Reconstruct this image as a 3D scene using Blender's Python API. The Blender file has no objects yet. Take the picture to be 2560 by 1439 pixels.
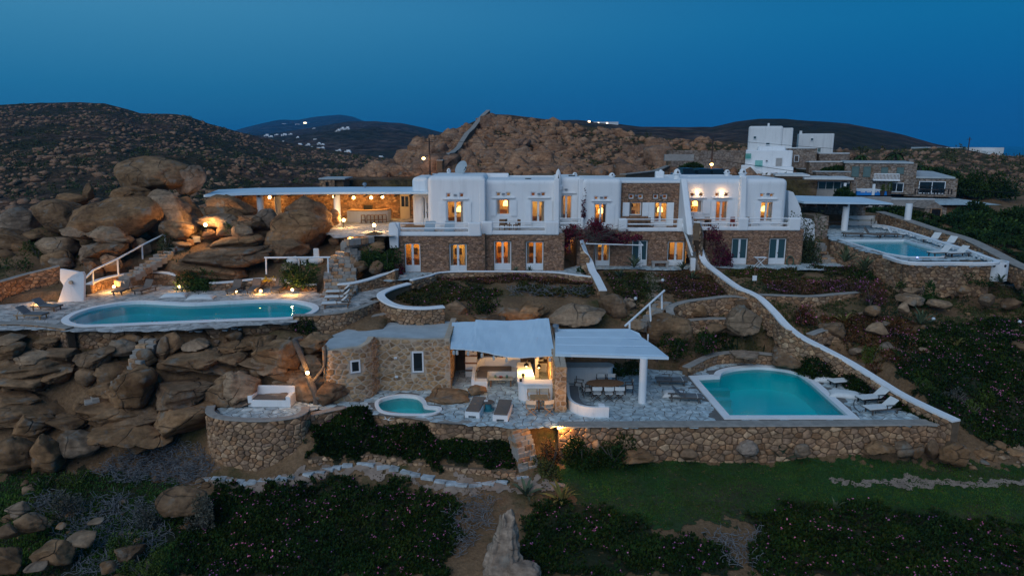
import bpy, bmesh, math, random
import numpy as np
from mathutils import Vector, Matrix, noise
from mathutils.geometry import tessellate_polygon
R = math.radians
PI = math.pi
scene = bpy.context.scene
COL = scene.collection

# ---------------------------------------------------------------- camera, sky, sun, exposure
F = 1707.0
PITCH = R(11.96)
CAM = Vector((0.0, 0.0, 15.0))
cd = bpy.data.cameras.new('camera')
cam = bpy.data.objects.new('camera', cd)
COL.objects.link(cam)
cam.location = CAM
cam.rotation_euler = (R(90) - PITCH, 0, 0)
cd.sensor_width = 36.0
cd.lens = F / 2560.0 * 36.0
cd.clip_start = 0.5
cd.clip_end = 60000
scene.camera = cam

SUN_AZ = R(205)      # compass direction the afterglow comes from (behind the camera, a little to the left)
SUN_EL = R(38)
w = bpy.data.worlds.new('World')
scene.world = w
w.use_nodes = True
wn = w.node_tree
wn.nodes.clear()
wo = wn.nodes.new('ShaderNodeOutputWorld')
bg = wn.nodes.new('ShaderNodeBackground')
sky = wn.nodes.new('ShaderNodeTexSky')
sky.sky_type = 'NISHITA'
sky.sun_disc = False
sky.sun_elevation = R(2.0)
sky.sun_rotation = SUN_AZ
sky.altitude = 50
sky.air_density = 1.0
sky.dust_density = 0.4
sky.ozone_density = 6.0
# clear dusk sky: deep blue overhead, paler and greyer low down and towards the west (left), plus the Nishita afterglow behind the camera
tc = wn.nodes.new('ShaderNodeTexCoord')
sep = wn.nodes.new('ShaderNodeSeparateXYZ')
wn.links.new(tc.outputs['Generated'], sep.inputs[0])
def _ramp(stops, src):
  r = wn.nodes.new('ShaderNodeValToRGB')
  e = r.color_ramp.elements
  e[0].position, e[0].color = stops[0][0], (*stops[0][1], 1)
  e[1].position, e[1].color = stops[1][0], (*stops[1][1], 1)
  for p, c in stops[2:]:
    x = e.new(p)
    x.color = (*c, 1)
  wn.links.new(src, r.inputs['Fac'])
  return r.outputs['Color']
WEST = _ramp([(0.0, (0.010, 0.125, 0.26)), (0.07, (0.018, 0.168, 0.325)), (0.17, (0.052, 0.245, 0.42)), (0.35, (0.05, 0.23, 0.40)), (1.0, (0.018, 0.09, 0.20))], sep.outputs['Z'])
EAST = _ramp([(0.0, (0.0012, 0.080, 0.235)), (0.05, (0.0015, 0.094, 0.275)), (0.15, (0.005, 0.138, 0.32)), (0.35, (0.008, 0.13, 0.31)), (1.0, (0.008, 0.07, 0.18))], sep.outputs['Z'])
mr = wn.nodes.new('ShaderNodeMapRange')
mr.interpolation_type = 'SMOOTHSTEP'
mr.inputs['From Min'].default_value = -0.75
mr.inputs['From Max'].default_value = 0.55
wn.links.new(sep.outputs['X'], mr.inputs['Value'])
mx = wn.nodes.new('ShaderNodeMix')
mx.data_type = 'RGBA'
wn.links.new(mr.outputs['Result'], mx.inputs['Factor'])
wn.links.new(WEST, mx.inputs['A'])
wn.links.new(EAST, mx.inputs['B'])
mul = wn.nodes.new('ShaderNodeMix')
mul.data_type = 'RGBA'
mul.blend_type = 'ADD'
mul.inputs['Factor'].default_value = 0.012
wn.links.new(mx.outputs['Result'], mul.inputs['A'])
wn.links.new(sky.outputs['Color'], mul.inputs['B'])
wn.links.new(mul.outputs['Result'], bg.inputs['Color'])
bg.inputs['Strength'].default_value = 1.0
wn.links.new(bg.outputs['Background'], wo.inputs['Surface'])

sd = bpy.data.lights.new('dusk_afterglow', 'SUN')
sd.energy = 1.35
sd.angle = R(60)
sd.color = (0.86, 0.91, 1.0)
sun = bpy.data.objects.new('dusk_afterglow', sd)
COL.objects.link(sun)
_d = Vector((math.sin(SUN_AZ) * math.cos(SUN_EL), math.cos(SUN_AZ) * math.cos(SUN_EL), math.sin(SUN_EL)))
sun.rotation_euler = (-_d).to_track_quat('-Z', 'Y').to_euler()

vs = scene.view_settings
scene.display_settings.display_device = 'sRGB'
vs.view_transform = 'Standard'
vs.look = 'None'
vs.exposure = 0.0
vs.gamma = 1.0
vs.use_curve_mapping = False
scene.cycles.max_bounces = 6
scene.cycles.transparent_max_bounces = 12
scene.cycles.caustics_reflective = False
scene.cycles.caustics_refractive = False
scene.cycles.sample_clamp_indirect = 3.0

# ---------------------------------------------------------------- pixel to place
CP, SP = math.cos(PITCH), math.sin(PITCH)
def ray(px, py):
  u = (px - 1280) / F
  v = (719.5 - py) / F
  return Vector((u, CP + v * SP, -SP + v * CP))
def PY(px, py, Y):
  d = ray(px, py)
  return CAM + d * (Y / d.y)
def PZ(px, py, z):
  d = ray(px, py)
  return CAM + d * ((z - CAM.z) / d.z)

# ---------------------------------------------------------------- materials
MATS = {}
def nd(nt, kind, **kw):
  n = nt.nodes.new(kind)
  for k, v in kw.items():
    if k in n.inputs.keys():
      n.inputs[k].default_value = v
    else:
      setattr(n, k, v)
  return n
def base_mat(name, rough=0.8, spec=0.3):
  m = bpy.data.materials.new(name)
  m.use_nodes = True
  nt = m.node_tree
  b = nt.nodes['Principled BSDF']
  b.inputs['Roughness'].default_value = rough
  b.inputs['Specular IOR Level'].default_value = spec
  MATS[name] = m
  return m, nt, b
def ramp(nt, fac, stops):
  r = nt.nodes.new('ShaderNodeValToRGB')
  e = r.color_ramp.elements
  while len(e) > 1:
    e.remove(e[0])
  e[0].position = stops[0][0]
  e[0].color = (*stops[0][1], 1)
  for p, c in stops[1:]:
    x = e.new(p)
    x.color = (*c, 1)
  nt.links.new(fac, r.inputs['Fac'])
  return r.outputs['Color']
def g3(v):
  return (v, v, v)
def mixc(nt, a, b, fac, mode='MIX'):
  n = nt.nodes.new('ShaderNodeMix')
  n.data_type = 'RGBA'
  n.blend_type = mode
  n.clamp_factor = True
  for s, x in (('A', a), ('B', b)):
    if isinstance(x, tuple):
      n.inputs[s].default_value = (*x, 1)
    else:
      nt.links.new(x, n.inputs[s])
  if isinstance(fac, (int, float)):
    n.inputs['Factor'].default_value = fac
  else:
    nt.links.new(fac, n.inputs['Factor'])
  return n.outputs['Result']
def mth(nt, op, a, b=0.0):
  n = nt.nodes.new('ShaderNodeMath')
  n.operation = op
  for i, x in enumerate((a, b)):
    if isinstance(x, (int, float)):
      n.inputs[i].default_value = x
    else:
      nt.links.new(x, n.inputs[i])
  return n.outputs[0]
def pos(nt, scale=(1, 1, 1)):
  g = nt.nodes.new('ShaderNodeNewGeometry')
  mp = nt.nodes.new('ShaderNodeMapping')
  mp.inputs['Scale'].default_value = scale
  nt.links.new(g.outputs['Position'], mp.inputs['Vector'])
  return mp.outputs['Vector']
def noi(nt, vec, scale, detail=4.0, rough=0.55, dist=0.0):
  n = nd(nt, 'ShaderNodeTexNoise', Scale=scale, Detail=detail, Roughness=rough, Distortion=dist)
  nt.links.new(vec, n.inputs['Vector'])
  return n.outputs['Fac']
def bump(nt, b, h, strength=0.4, dist=0.05):
  n = nd(nt, 'ShaderNodeBump', Strength=strength, Distance=dist)
  nt.links.new(h, n.inputs['Height'])
  nt.links.new(n.outputs['Normal'], b.inputs['Normal'])
def rnd(nt):
  g = nt.nodes.new('ShaderNodeNewGeometry')
  o = nt.nodes.new('ShaderNodeObjectInfo')
  return mth(nt, 'FRACT', mth(nt, 'ADD', g.outputs['Random Per Island'], o.outputs['Random']))
def setc(nt, b, c):
  nt.links.new(c, b.inputs['Base Color'])

def m_plain(name, c, rough=0.7, var=0.12, scale=3.0, metal=0.0, bmp=0.0, spec=0.3):
  m, nt, b = base_mat(name, rough, spec)
  n = noi(nt, pos(nt), scale)
  setc(nt, b, ramp(nt, n, [(0.3, tuple(x * (1 - var) for x in c)), (0.7, tuple(min(1, x * (1 + var)) for x in c))]))
  b.inputs['Metallic'].default_value = metal
  if bmp:
    bump(nt, b, noi(nt, pos(nt), scale * 4), bmp, 0.02)
  return m
def m_stone(name, cols, rough=0.9, nscale=5.0, bmp=0.6):
  m, nt, b = base_mat(name, rough, 0.2)
  r = rnd(nt)
  k = len(cols)
  c = ramp(nt, r, [(i / (k - 1), col) for i, col in enumerate(cols)])
  n = noi(nt, pos(nt), nscale, 6)
  c = mixc(nt, c, ramp(nt, n, [(0.3, g3(0.45)), (0.7, g3(1.25))]), 1.0, 'MULTIPLY')
  setc(nt, b, c)
  bump(nt, b, noi(nt, pos(nt), nscale * 3, 6), bmp, 0.03)
  return m

def m_granite(name, dark, mid, light, crack=0.55):
  m, nt, b = base_mat(name, 0.92, 0.15)
  p = pos(nt)
  big = noi(nt, p, 0.35, 4, 0.6, 0.6)
  fine = noi(nt, p, 3.2, 8, 0.65)
  strk = noi(nt, pos(nt, (0.5, 0.5, 2.4)), 1.1, 6, 0.6, 0.8)
  c = ramp(nt, big, [(0.28, dark), (0.5, mid), (0.72, light)])
  c = mixc(nt, c, ramp(nt, strk, [(0.32, g3(0.55)), (0.6, g3(1.1))]), 0.8, 'MULTIPLY')
  c = mixc(nt, c, ramp(nt, fine, [(0.3, g3(0.55)), (0.7, g3(1.3))]), 0.9, 'MULTIPLY')
  o = nt.nodes.new('ShaderNodeObjectInfo')
  c = mixc(nt, c, ramp(nt, o.outputs['Random'], [(0, (0.78, 0.8, 0.85)), (0.5, (1.0, 0.97, 0.92)), (1, (1.22, 1.1, 0.95))]), 1.0, 'MULTIPLY')
  lich = noi(nt, p, 0.9, 7, 0.7, 0.3)
  c = mixc(nt, c, (0.19, 0.19, 0.17), ramp(nt, lich, [(0.56, g3(0)), (0.66, g3(0.7))]))
  # warped crack lines
  wv = nt.nodes.new('ShaderNodeTexNoise')
  wv.inputs['Scale'].default_value = 0.6
  nt.links.new(p, wv.inputs['Vector'])
  add = nt.nodes.new('ShaderNodeVectorMath')
  add.operation = 'ADD'
  nt.links.new(pos(nt, (1, 1, 1.7)), add.inputs[0])
  nt.links.new(wv.outputs['Color'], add.inputs[1])
  vo = nd(nt, 'ShaderNodeTexVoronoi', feature='DISTANCE_TO_EDGE', Scale=0.42)
  nt.links.new(add.outputs[0], vo.inputs['Vector'])
  cr = ramp(nt, vo.outputs['Distance'], [(0.0, g3(0)), (0.022, g3(1))])
  gate = ramp(nt, noi(nt, p, 0.5, 2), [(0.45, g3(1)), (0.6, g3(0))])
  crk = mixc(nt, cr, (1, 1, 1), gate)
  c = mixc(nt, c, mixc(nt, (0.03, 0.026, 0.022), c, crk), crack)
  setc(nt, b, c)
  h = mth(nt, 'ADD', mth(nt, 'MULTIPLY', fine, 0.5), mth(nt, 'ADD', strk, mth(nt, 'MULTIPLY', crk, 1.2)))
  bump(nt, b, h, 0.7, 0.12)
  return m

def m_stucco(name, c, dirt):
  m, nt, b = base_mat(name, 0.88, 0.2)
  p = pos(nt)
  col = ramp(nt, noi(nt, p, 0.5, 6, 0.6), [(0.3, tuple(x * 0.93 for x in c)), (0.7, c)])
  st = noi(nt, pos(nt, (2.2, 2.2, 0.16)), 1.3, 5, 0.65)
  col = mixc(nt, col, tuple(x * 0.74 for x in c), ramp(nt, st, [(0.52, g3(0)), (0.72, g3(dirt))]))
  col = mixc(nt, col, (c[0] * 0.62, c[1] * 0.60, c[2] * 0.56), ramp(nt, noi(nt, p, 1.7, 7, 0.7), [(0.60, g3(0)), (0.74, g3(dirt * 0.8))]))
  setc(nt, b, col)
  bump(nt, b, noi(nt, p, 2.2, 5, 0.6), 0.22, 0.05)
m_stucco('stucco', (0.82, 0.825, 0.83), 0.45)
m_stucco('stucco_old', (0.70, 0.70, 0.69), 0.7)
m_plain('white_paint', (0.80, 0.81, 0.82), 0.6, 0.04, 2.0)
m_plain('joinery', (0.70, 0.72, 0.74), 0.5, 0.04, 3.0)
m_plain('canvas_roof', (0.56, 0.70, 0.80), 0.8, 0.05, 0.9)
m_plain('room_paint', (0.75, 0.60, 0.36), 0.9, 0.1, 1.5)
m_plain('room_white', (0.8, 0.74, 0.62), 0.9, 0.1, 1.5)
m_plain('room_ochre', (0.62, 0.40, 0.16), 0.9, 0.15, 1.5)
m_plain('render_grey', (0.34, 0.32, 0.30), 0.9, 0.15, 1.5, bmp=0.2)
m_plain('roof_screed', (0.42, 0.45, 0.46), 0.85, 0.15, 1.0)
m_stone('stone', [(0.279, 0.149, 0.077), (0.432, 0.241, 0.130), (0.342, 0.220, 0.147), (0.540, 0.327, 0.183), (0.216, 0.135, 0.088), (0.648, 0.426, 0.260)], nscale=4)
m_stone('house_stone', [(0.278, 0.149, 0.091), (0.407, 0.227, 0.137), (0.315, 0.192, 0.137), (0.500, 0.291, 0.182), (0.213, 0.128, 0.091)], nscale=6)
m_stone('hut_stone', [(0.325, 0.184, 0.089), (0.475, 0.299, 0.158), (0.338, 0.241, 0.168), (0.550, 0.368, 0.210), (0.250, 0.155, 0.089)], nscale=4)
m_stone('neighbour_stone', [(0.237, 0.172, 0.132), (0.338, 0.253, 0.198), (0.275, 0.218, 0.182), (0.375, 0.299, 0.242)], nscale=3)
m_plain('mortar', (0.163, 0.109, 0.068), 0.95, 0.25, 3.0)
m_plain('hut_mortar', (0.46, 0.36, 0.27), 0.95, 0.15, 3.0)
m_plain('coping_stone', (0.308, 0.275, 0.242), 0.9, 0.2, 2.5, bmp=0.5)
m_stone('flag', [(0.44, 0.53, 0.56), (0.54, 0.63, 0.65), (0.38, 0.46, 0.50), (0.60, 0.66, 0.66)], nscale=2.5, bmp=0.25)
m_stone('flag_warm', [(0.48, 0.46, 0.44), (0.56, 0.54, 0.51), (0.43, 0.42, 0.40), (0.60, 0.57, 0.54)], nscale=2.5, bmp=0.25)
m_plain('grout', (0.15, 0.14, 0.13), 0.95, 0.2, 2.0)
m_plain('grout_light', (0.26, 0.235, 0.215), 0.95, 0.2, 2.0)
m_stone('slate', [(0.40, 0.46, 0.50), (0.50, 0.54, 0.56), (0.44, 0.48, 0.50)], nscale=2, bmp=0.2)
m_granite('granite', (0.122, 0.068, 0.036), (0.232, 0.139, 0.077), (0.336, 0.211, 0.124))
m_granite('granite_grey', (0.168, 0.112, 0.073), (0.280, 0.195, 0.132), (0.406, 0.289, 0.201))
m_granite('granite_pale', (0.22, 0.17, 0.14), (0.32, 0.26, 0.22), (0.42, 0.35, 0.30))
m_granite('hill_rock', (0.184, 0.098, 0.059), (0.320, 0.180, 0.112), (0.448, 0.272, 0.175), 0.7)
m_plain('wood', (0.20, 0.11, 0.06), 0.6, 0.25, 8.0)
m_plain('wood_light', (0.36, 0.22, 0.11), 0.6, 0.2, 8.0)
m_plain('wood_dark', (0.06, 0.038, 0.028), 0.6, 0.25, 8.0)
m_plain('wood_grey', (0.10, 0.085, 0.075), 0.75, 0.25, 8.0)
m_plain('fabric_brown', (0.155, 0.125, 0.105), 0.95, 0.08, 6.0)
m_plain('fabric_grey', (0.13, 0.14, 0.15), 0.95, 0.08, 6.0)
m_plain('fabric_white', (0.66, 0.67, 0.66), 0.95, 0.05, 4.0)
m_plain('fabric_cream', (0.55, 0.48, 0.38), 0.95, 0.05, 4.0)
m_plain('metal_dark', (0.03, 0.03, 0.032), 0.45, 0.1, 5.0, 0.6)
m_plain('metal_grey', (0.30, 0.33, 0.36), 0.4, 0.1, 5.0, 0.7)
m_plain('dish_grey', (0.36, 0.42, 0.45), 0.6, 0.06, 3.0)
m_plain('hose_green', (0.02, 0.10, 0.07), 0.5, 0.1, 5.0)
m_plain('teal_paint', (0.03, 0.20, 0.26), 0.6, 0.15, 5.0)
m_plain('shutter_green', (0.10, 0.16, 0.155), 0.7, 0.08, 4.0)
m_plain('red_fabric', (0.22, 0.05, 0.04), 0.9, 0.1, 5.0)
m_plain('basin_teal', (0.01, 0.93, 0.95), 0.7, 0.03, 1.0)
m_plain('basin_deep', (0.01, 0.86, 0.95), 0.7, 0.03, 1.0)
m_plain('basin_blue', (0.02, 0.22, 0.62), 0.7, 0.03, 1.0)
m_plain('basin_pale', (0.35, 0.85, 0.85), 0.7, 0.03, 1.0)
m_plain('car_blue', (0.03, 0.09, 0.16), 0.3, 0.05, 2.0, 0.3, spec=0.6)
m_plain('bark', (0.12, 0.10, 0.085), 0.95, 0.3, 6.0, bmp=0.6)
m_plain('dry_twig', (0.185, 0.19, 0.20), 0.95, 0.3, 4.0)
m_plain('rubber', (0.02, 0.02, 0.02), 0.8, 0.1, 4.0)

def m_emit(name, c, s):
  m, nt, b = base_mat(name, 0.5)
  b.inputs['Base Color'].default_value = (*c, 1)
  b.inputs['Emission Color'].default_value = (*c, 1)
  b.inputs['Emission Strength'].default_value = s
  return m
m_emit('globe_lit', (1.0, 0.62, 0.26), 12.0)
m_emit('shade_lit', (1.0, 0.55, 0.16), 5.0)
m_emit('street_lit', (1.0, 0.55, 0.18), 25.0)
m_emit('town_lit', (1.0, 0.75, 0.45), 6.0)
m_emit('pool_light', (0.35, 0.4, 1.0), 2.5)
m, nt, b = base_mat('globe_off', 0.3, 0.5)
b.inputs['Base Color'].default_value = (0.62, 0.66, 0.70, 1)

def m_glass(name, tint, gl=0.12, rough=0.05):
  m = bpy.data.materials.new(name)
  m.use_nodes = True
  nt = m.node_tree
  nt.nodes.clear()
  o = nt.nodes.new('ShaderNodeOutputMaterial')
  t = nd(nt, 'ShaderNodeBsdfTransparent', Color=(*tint, 1))
  g = nd(nt, 'ShaderNodeBsdfGlossy', Roughness=rough)
  f = nd(nt, 'ShaderNodeFresnel', IOR=1.33)
  mx = nt.nodes.new('ShaderNodeMixShader')
  nt.links.new(f.outputs[0], mx.inputs[0])
  nt.links.new(t.outputs[0], mx.inputs[1])
  nt.links.new(g.outputs[0], mx.inputs[2])
  nt.links.new(mx.outputs[0], o.inputs['Surface'])
  MATS[name] = m
  return m, nt, g
m_glass('pane', (0.92, 0.92, 0.90))
m_glass('glass_green', (0.55, 0.80, 0.75))
m, nt, g = m_glass('water', (0.30, 0.985, 1.0), rough=0.03)
bn = nd(nt, 'ShaderNodeBump', Strength=0.3, Distance=0.05)
nt.links.new(noi(nt, pos(nt, (1, 2.2, 1)), 1.9, 4), bn.inputs['Height'])
nt.links.new(bn.outputs['Normal'], g.inputs['Normal'])
m, nt, b = base_mat('dark_pane', 0.06, 0.6)
b.inputs['Base Color'].default_value = (0.012, 0.02, 0.024, 1)
m, nt, b = base_mat('teal_pane', 0.12, 0.6)
b.inputs['Base Color'].default_value = (0.035, 0.085, 0.10, 1)
m, nt, b = base_mat('sea', 0.25, 0.5)
b.inputs['Base Color'].default_value = (0.004, 0.03, 0.07, 1)
bump(nt, b, noi(nt, pos(nt), 0.05, 5), 0.6, 4.0)

def m_leaf(name, cols, rough=0.75, spec=0.15):
  m, nt, b = base_mat(name, rough, spec)
  r = rnd(nt)
  k = len(cols)
  c = ramp(nt, r, [(i / (k - 1), q) for i, q in enumerate(cols)])
  n = noi(nt, pos(nt), 0.7, 3)
  c = mixc(nt, c, ramp(nt, n, [(0.3, g3(0.6)), (0.7, g3(1.3))]), 1.0, 'MULTIPLY')
  c = mixc(nt, c, ramp(nt, noi(nt, pos(nt), 0.28, 4, 0.6), [(0.38, (1, 1, 1)), (0.62, (1.9, 1.35, 0.8))]), 0.8, 'MULTIPLY')
  setc(nt, b, c)
  return m
m_leaf('iceplant', [(0.004, 0.020, 0.004), (0.009, 0.032, 0.005), (0.015, 0.040, 0.006), (0.026, 0.036, 0.007), (0.005, 0.025, 0.005)])
m_leaf('iceplant_red', [(0.05, 0.032, 0.016), (0.085, 0.034, 0.02), (0.045, 0.05, 0.018), (0.10, 0.05, 0.028), (0.03, 0.042, 0.016)])
m_leaf('iceplant_mixed', [(0.05, 0.034, 0.014), (0.03, 0.05, 0.012), (0.02, 0.046, 0.012), (0.07, 0.05, 0.02), (0.014, 0.04, 0.010)])
m_leaf('shrub', [(0.012, 0.036, 0.010), (0.02, 0.054, 0.013), (0.032, 0.070, 0.016), (0.014, 0.042, 0.013)])
m_leaf('shrub_bright', [(0.04, 0.075, 0.016), (0.055, 0.095, 0.02), (0.03, 0.06, 0.016)])
m_leaf('shrub_grey', [(0.055, 0.068, 0.066), (0.08, 0.092, 0.09), (0.045, 0.055, 0.052)])
m_leaf('olive', [(0.036, 0.055, 0.024), (0.058, 0.078, 0.034), (0.026, 0.044, 0.018)])
m_leaf('bougainvillea', [(0.10, 0.008, 0.03), (0.16, 0.012, 0.05), (0.06, 0.006, 0.022), (0.02, 0.03, 0.012)])
m_leaf('flower', [(0.32, 0.09, 0.26), (0.42, 0.17, 0.38), (0.22, 0.05, 0.18)])
m_leaf('flower_yellow', [(0.45, 0.35, 0.02), (0.35, 0.28, 0.02)])
m_leaf('agave', [(0.05, 0.085, 0.065), (0.075, 0.115, 0.085), (0.04, 0.07, 0.05)])
m_leaf('agave_striped', [(0.09, 0.11, 0.04), (0.15, 0.15, 0.06), (0.06, 0.085, 0.035)])
m_leaf('grass', [(0.024, 0.090, 0.016), (0.036, 0.112, 0.020), (0.065, 0.100, 0.024), (0.020, 0.070, 0.014)])
m_leaf('dry_grass', [(0.11, 0.09, 0.045), (0.15, 0.12, 0.06), (0.08, 0.075, 0.035)])
m_leaf('pine', [(0.010, 0.030, 0.010), (0.018, 0.046, 0.013), (0.026, 0.058, 0.015)])

def m_ground(name, soil1, soil2, green, gmin=0.5):
  m, nt, b = base_mat(name, 0.95, 0.1)
  p = pos(nt)
  c = ramp(nt, noi(nt, p, 0.5, 8, 0.6), [(0.3, soil1), (0.7, soil2)])
  c = mixc(nt, c, green, ramp(nt, noi(nt, p, 0.23, 6, 0.6), [(gmin, g3(0)), (gmin + 0.12, g3(0.85))]))
  fine = noi(nt, p, 6, 6, 0.7)
  c = mixc(nt, c, ramp(nt, fine, [(0.3, g3(0.6)), (0.7, g3(1.3))]), 1.0, 'MULTIPLY')
  setc(nt, b, c)
  bump(nt, b, noi(nt, p, 2.5, 8, 0.7), 0.8, 0.15)
  return m
m_ground('soil', (0.144, 0.084, 0.044), (0.250, 0.153, 0.085), (0.044, 0.054, 0.019), 0.54)
m_ground('lawn_soil', (0.040, 0.044, 0.022), (0.075, 0.066, 0.040), (0.022, 0.070, 0.018), 0.40)
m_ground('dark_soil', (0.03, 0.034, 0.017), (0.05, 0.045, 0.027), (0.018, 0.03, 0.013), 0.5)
m_plain('bare_earth', (0.27, 0.20, 0.155), 0.95, 0.3, 2.0, bmp=0.5)
def m_hill(name, s, rocks, scrub, sc=0.03):
  m, nt, b = base_mat(name, 0.95, 0.1)
  p = pos(nt)
  v = nd(nt, 'ShaderNodeTexVoronoi', Scale=s)
  nt.links.new(pos(nt, (1, 1, 2.2)), v.inputs['Vector'])
  c = mixc(nt, rocks[0], rocks[1], noi(nt, p, s * 0.6, 6))
  c = mixc(nt, c, ramp(nt, v.outputs['Distance'], [(0.1, g3(1.25)), (0.75, g3(0.35))]), 0.9, 'MULTIPLY')
  c = mixc(nt, c, scrub, ramp(nt, noi(nt, p, sc, 8, 0.65), [(0.44, g3(0)), (0.56, g3(0.9))]))
  c = mixc(nt, c, ramp(nt, noi(nt, p, s * 2.4, 6, 0.7), [(0.3, g3(0.5)), (0.7, g3(1.35))]), 1.0, 'MULTIPLY')
  setc(nt, b, c)
  bump(nt, b, mth(nt, 'SUBTRACT', noi(nt, p, s * 1.5, 6, 0.7), v.outputs['Distance']), 1.0, 0.6 / s)
  return m
m_hill('hill_near', 0.35, ((0.217, 0.124, 0.073), (0.304, 0.182, 0.110)), (0.109, 0.084, 0.033), 0.05)
m_hill('hill_left', 0.22, ((0.154, 0.084, 0.054), (0.209, 0.122, 0.078)), (0.055, 0.046, 0.021), 0.022)
m_hill('hill_mid', 0.07, ((0.13, 0.085, 0.066), (0.17, 0.115, 0.09)), (0.055, 0.052, 0.035), 0.008)
m_hill('hill_far', 0.02, ((0.09, 0.07, 0.06), (0.12, 0.09, 0.075)), (0.05, 0.05, 0.035), 0.003)

# ---------------------------------------------------------------- object helpers
rng = random.Random(11)
nrng = np.random.default_rng(11)
def tag(o, label=None, cat=None, group=None, kind=None):
  if label: o['label'] = label
  if cat: o['category'] = cat
  if group: o['group'] = group
  if kind: o['kind'] = kind
  return o
def thing(name, label, cat, loc=(0, 0, 0), rz=0.0, group=None):
  o = bpy.data.objects.new(name, None)
  o.empty_display_size = 0.2
  COL.objects.link(o)
  o.location = loc
  o.rotation_euler = (0, 0, rz)
  return tag(o, label, cat, group)
def mobj(name, me, mat=None, parent=None, loc=None):
  o = bpy.data.objects.new(name, me)
  COL.objects.link(o)
  if mat is not None and len(me.materials) == 0:
    for x in (mat if isinstance(mat, (list, tuple)) else [mat]):
      me.materials.append(MATS[x])
  if parent is not None:
    o.parent = parent
  if loc is not None:
    o.location = loc
  return o
def copy_tree(o, parent=None):
  c = o.copy()
  COL.objects.link(c)
  if parent is not None:
    c.parent = parent
  for ch in o.children:
    copy_tree(ch, c)
  return c
def mesh_np(name, verts, faces, mat=None, smooth=False, mi=None):
  """verts (n,3) array, faces (m,k) array of equal-size faces"""
  me = bpy.data.meshes.new(name)
  v = np.asarray(verts, dtype=np.float32)
  f = np.asarray(faces, dtype=np.int32)
  k = f.shape[1]
  me.vertices.add(len(v))
  me.vertices.foreach_set('co', v.ravel())
  me.loops.add(f.size)
  me.loops.foreach_set('vertex_index', f.ravel())
  me.polygons.add(len(f))
  me.polygons.foreach_set('loop_start', np.arange(0, f.size, k, dtype=np.int32))
  me.polygons.foreach_set('loop_total', np.full(len(f), k, dtype=np.int32))
  if mi is not None:
    me.polygons.foreach_set('material_index', np.asarray(mi, dtype=np.int32))
  me.update(calc_edges=True)
  if smooth:
    me.polygons.foreach_set('use_smooth', np.ones(len(f), dtype=bool))
  for x in ([mat] if isinstance(mat, str) else (mat or [])):
    me.materials.append(MATS[x])
  return me

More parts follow.
